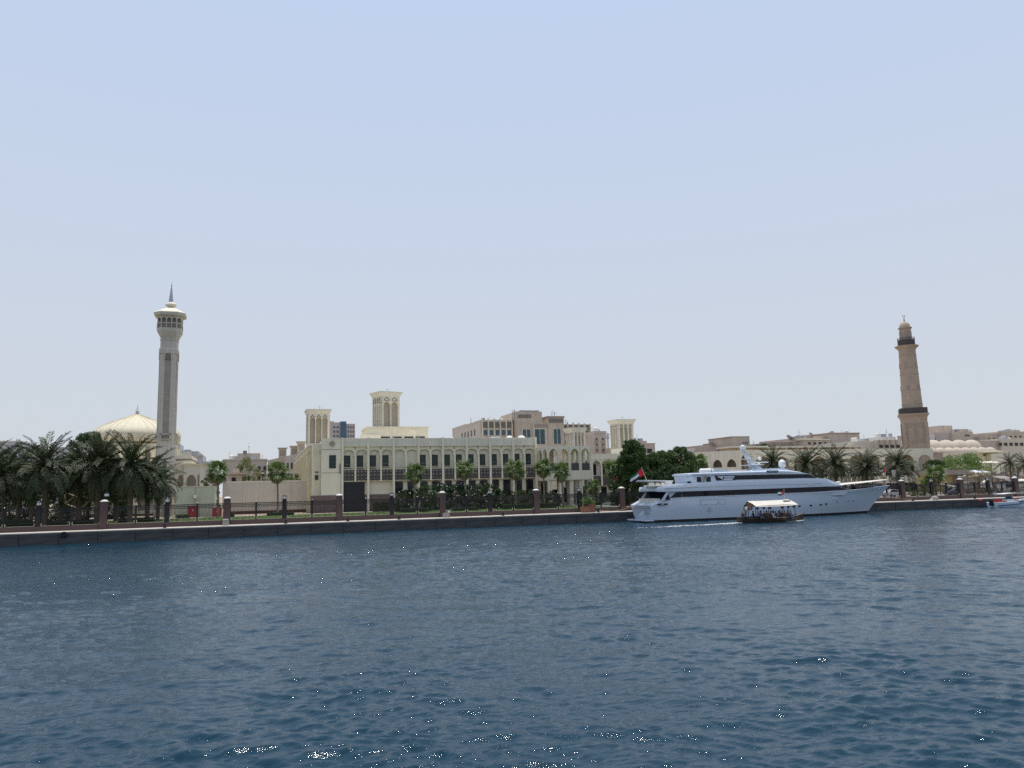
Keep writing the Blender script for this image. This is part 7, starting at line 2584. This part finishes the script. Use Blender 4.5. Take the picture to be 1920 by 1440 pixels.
HAIR = [hair_mesh(), hair_mesh(True)]
SEAT = [seated(k) for k in range(4)]
CL = ['cloth_navy', 'cloth_brown', 'cloth_black', 'cloth_grey', 'cloth_maroon', 'cloth_blue', 'cloth_white', 'cloth_tan']
CN = {'cloth_navy': 'navy', 'cloth_brown': 'brown', 'cloth_black': 'black', 'cloth_grey': 'grey', 'cloth_maroon': 'maroon', 'cloth_blue': 'light blue', 'cloth_white': 'white', 'cloth_tan': 'tan'}
ORD = ['first', 'second', 'third', 'fourth', 'fifth', 'sixth', 'seventh', 'eighth', 'ninth', 'tenth', 'eleventh', 'twelfth', 'thirteenth']


def put_person(mesh_head, loc, rz, shirt, trousers, label, hair=0, group='people on the passenger boat'):
    me, hp = mesh_head
    o = link('person', me)
    o.location = loc; o.rotation_euler = (0, 0, rz)
    for i, m in ((1, shirt), (2, trousers)):
        o.material_slots[i].link = 'OBJECT'
        o.material_slots[i].material = MATS[m]
    tag(o, label, 'person', group)
    h = link('hair', HAIR[hair], o)
    h.location = (hp[0], hp[1], hp[2] - .02)
    return o


shirts = ['cloth_blue', 'cloth_navy', 'cloth_black', 'cloth_brown', 'cloth_maroon', 'cloth_white', 'cloth_navy', 'cloth_grey', 'cloth_black', 'cloth_brown', 'cloth_navy', 'cloth_grey']
pants = ['cloth_black', 'cloth_tan', 'cloth_navy', 'cloth_brown', 'cloth_black', 'cloth_white', 'cloth_grey', 'cloth_black', 'cloth_tan', 'cloth_navy', 'cloth_black', 'cloth_blue']
pr = random.Random(4)
for k in range(12):
    u = 64.75 + k * .475
    put_person(SEAT[k % 4], (u + pr.uniform(-.04, .04), AYC - .78, .60), pr.uniform(-.25, .25), shirts[k], pants[k],
               f'seated passenger in a {CN[shirts[k]]} top and {CN[pants[k]]} trousers, {ORD[k]} from the boat stern', k % 3 == 1)
for k in range(5):
    u = 65.2 + k * 1.1
    put_person(SEAT[(k + 2) % 4], (u, AYC + .78, .62), math.pi + pr.uniform(-.3, .3), shirts[(k * 3 + 1) % 12], pants[(k * 5 + 2) % 12],
               f'passenger in a {CN[shirts[(k * 3 + 1) % 12]]} top on the far bench, {ORD[k]} from the stern', 1 if k % 2 else 0)
put_person(standing(1), (63.35, AYC - .1, .66), .6, 'cloth_white', 'cloth_grey', 'boatman in a white shirt standing at the stern of the passenger boat')
put_person(SEAT[1], (62.75, AYC - .25, .68), -.6, 'cloth_navy', 'cloth_black', 'person in dark clothes sitting on the stern deck of the passenger boat')


# ------------------------------------------------------------------ wake
def foam(name, lines, n, seed, kind='stuff'):
    """Flecks of foam lying on the chop: irregular flat flakes along a streak (x, y, half width, density)."""
    r_ = np.random.RandomState(seed)
    V, F = [], []
    L = np.array(lines)
    w = L[:, 3] / L[:, 3].sum()
    cum = np.cumsum(w)
    for _ in range(n):
        s = r_.uniform(0, len(L) - 1)
        if r_.uniform() > np.interp(s, range(len(L)), L[:, 3]): continue
        x, y, hw = (np.interp(s, range(len(L)), L[:, k]) for k in range(3))
        px_, py_ = x + r_.normal(0, .25), y + r_.normal(0, hw * .5)
        rad = r_.uniform(.03, .13) * (1 + (r_.uniform() < .1))
        k = 6
        z = float(water_height(np.array([px_]), np.array([py_]), np.array([.35]))[0]) + .03
        b = len(V)
        for i in range(k):
            a = 2 * math.pi * i / k
            q_ = rad * r_.uniform(.5, 1.2)
            V.append((px_ + q_ * 1.8 * math.cos(a), py_ + q_ * math.sin(a), z + r_.uniform(-.01, .02)))
        F.append(tuple(range(b, b + k)))
    o = fast_mesh(name, V, F, 'foam')
    tag(o, kind=kind)


mat('foam', (0.78, 0.80, 0.80), 0.9, 0.05, 5)
foam('wake', [(46.5, -18.5, .5, .05), (52, -18.3, .7, .15), (57, -18.0, .7, .45), (60.5, -17.6, .5, 1.0), (62.4, -17.3, .35, 1.0)], 2600, 5)
foam('bow_foam', [(69.3, -18.55, .08, .4), (70.6, -18.35, .12, 1.0), (72.0, -17.75, .1, .9)], 420, 6)

# ------------------------------------------------------------------ small speed boat at the end of the quay
SY = -3.2
sb = thing('speed_boat', (128, SY, 0), 'small white and blue speed boat with a flat awning moored at the quay end', 'boat')
rr = []
for i in range(13):
    f = i / 12
    u = 124.2 + 7.6 * f
    w = 1.15 * (1 - max(0, (f - .45) / .55) ** 2.2) + .04
    sh_ = .85 + .45 * max(0, (f - .4) / .6) ** 1.4
    rr.append([(u, SY - w, sh_), (u, SY - w * .96, .42 + .25 * f), (u, SY - w * .75, -.1), (u, SY + w * .75, -.1), (u, SY + w * .96, .42 + .25 * f), (u, SY + w, sh_)])
hb = MB().rings(rr)
hb.build('hull', 'aqua_paint', sb, smooth=True, fix=True)
for sd in (0, 5): MB().path([(r[sd][0], r[sd][1], r[sd][2] + .02) for r in rr], .06, 5).build('gunwale', 'white_paint', sb)
for sd in (1, 4): MB().path([(r[sd][0], r[sd][1] + (-.02 if sd == 1 else .02), r[sd][2] - .08) for r in rr], .09, 5).build('stripe', 'blue_paint', sb)
MB().box(126.8, 128.6, SY - .8, SY + .8, .9, 1.35).build('console', 'white_paint', sb)
MB().rings([[(128.5, SY - .8, 1.3), (128.5, SY + .8, 1.3), (128.6, SY + .8, 1.3), (128.6, SY - .8, 1.3)], [(128.0, SY - .65, 1.85), (128.0, SY + .65, 1.85), (128.08, SY + .65, 1.85), (128.08, SY - .65, 1.85)]]).build('windscreen', 'glass_blue', sb)
MB().box(125.4, 126.6, SY - .8, SY + .8, .8, 1.05).box(125.4, 125.6, SY - .8, SY + .8, 1.05, 1.4).build('seat', 'red_paint', sb)
aw_ = MB()
aw_.rings([[(u, SY - 1.0, 2.28 + h_), (u, SY + 1.0, 2.28 + h_), (u, SY + 1.0, 2.36 + h_), (u, SY - 1.0, 2.36 + h_)] for u, h_ in ((125.9, -.05), (127.5, .05), (129.5, .08), (131.0, .0))])
aw_.build('awning', 'white_paint', sb)
for u in (126.1, 130.3):
    for s in (-.95, .95): MB().tube((u, SY + s * .95, .9), (u, SY + s, 2.3), .03, n=5).build('post', 'steel', sb)
MB().box(123.8, 124.2, SY - .3, SY + .3, .3, 1.25).build('outboard_motor', 'flag_black', sb)
for k, (u, z) in enumerate(((127.2, .78), (129.9, .86))):
    MB().box(u - .35, u + .35, SY - 1.16, SY - 1.08, z - .14, z + .08).build('side_window', 'glass_dark', sb)
for k, (u, m, lab) in enumerate(((124.0, 'red_paint', 'red float buoy hanging by the stern of the speed boat'), (132.6, 'red_paint', 'red float buoy beyond the bow of the speed boat'))):
    o = MB().lathe(u, -1.0, [(.05, .85), (.28, .98), (.34, 1.2), (.26, 1.42), (.06, 1.55)], 10).build('float_buoy', m, smooth=True)
    tag(o, lab, 'buoy', 'red float buoys')
flag('flag', 'tiny pale green pennant on the speed boat awning', 1866, 930, 1867, 922, SY, (.4, .3), droop=.3)

# mooring ropes of the yacht, a tyre on the quay face
for k, (p0, p1, lab) in enumerate((((55.2, -1.2, 2.6), (at(1122, 960.5, .8)[0], .8, 1.8), 'slack mooring rope from the yacht stern to the black bollard by the planter'),
                                  ((99.2, -2.2, 3.6), (at(1712, 939.5, .8)[0], .8, 1.8), 'slack mooring rope from the yacht bow to the bollard beyond it'))):
    P0, P1 = Vector(p0), Vector(p1)
    pts = [tuple(P0.lerp(P1, i / 10) - Vector((0, 0, .5 * math.sin(math.pi * i / 10)))) for i in range(11)]
    o = MB().path(pts, .045, 5).build('mooring_rope', 'cloth_tan')
    tag(o, lab, 'rope', 'mooring ropes')
o = link('tyre', rb[2]); o.location = (at(120, 1001, -.15)[0], -.13, 1.15)
o.scale = (1.0, 1.0, 1.0)
tag(o, 'black tyre fender hung on the quay wall below the first palms', 'tyre')
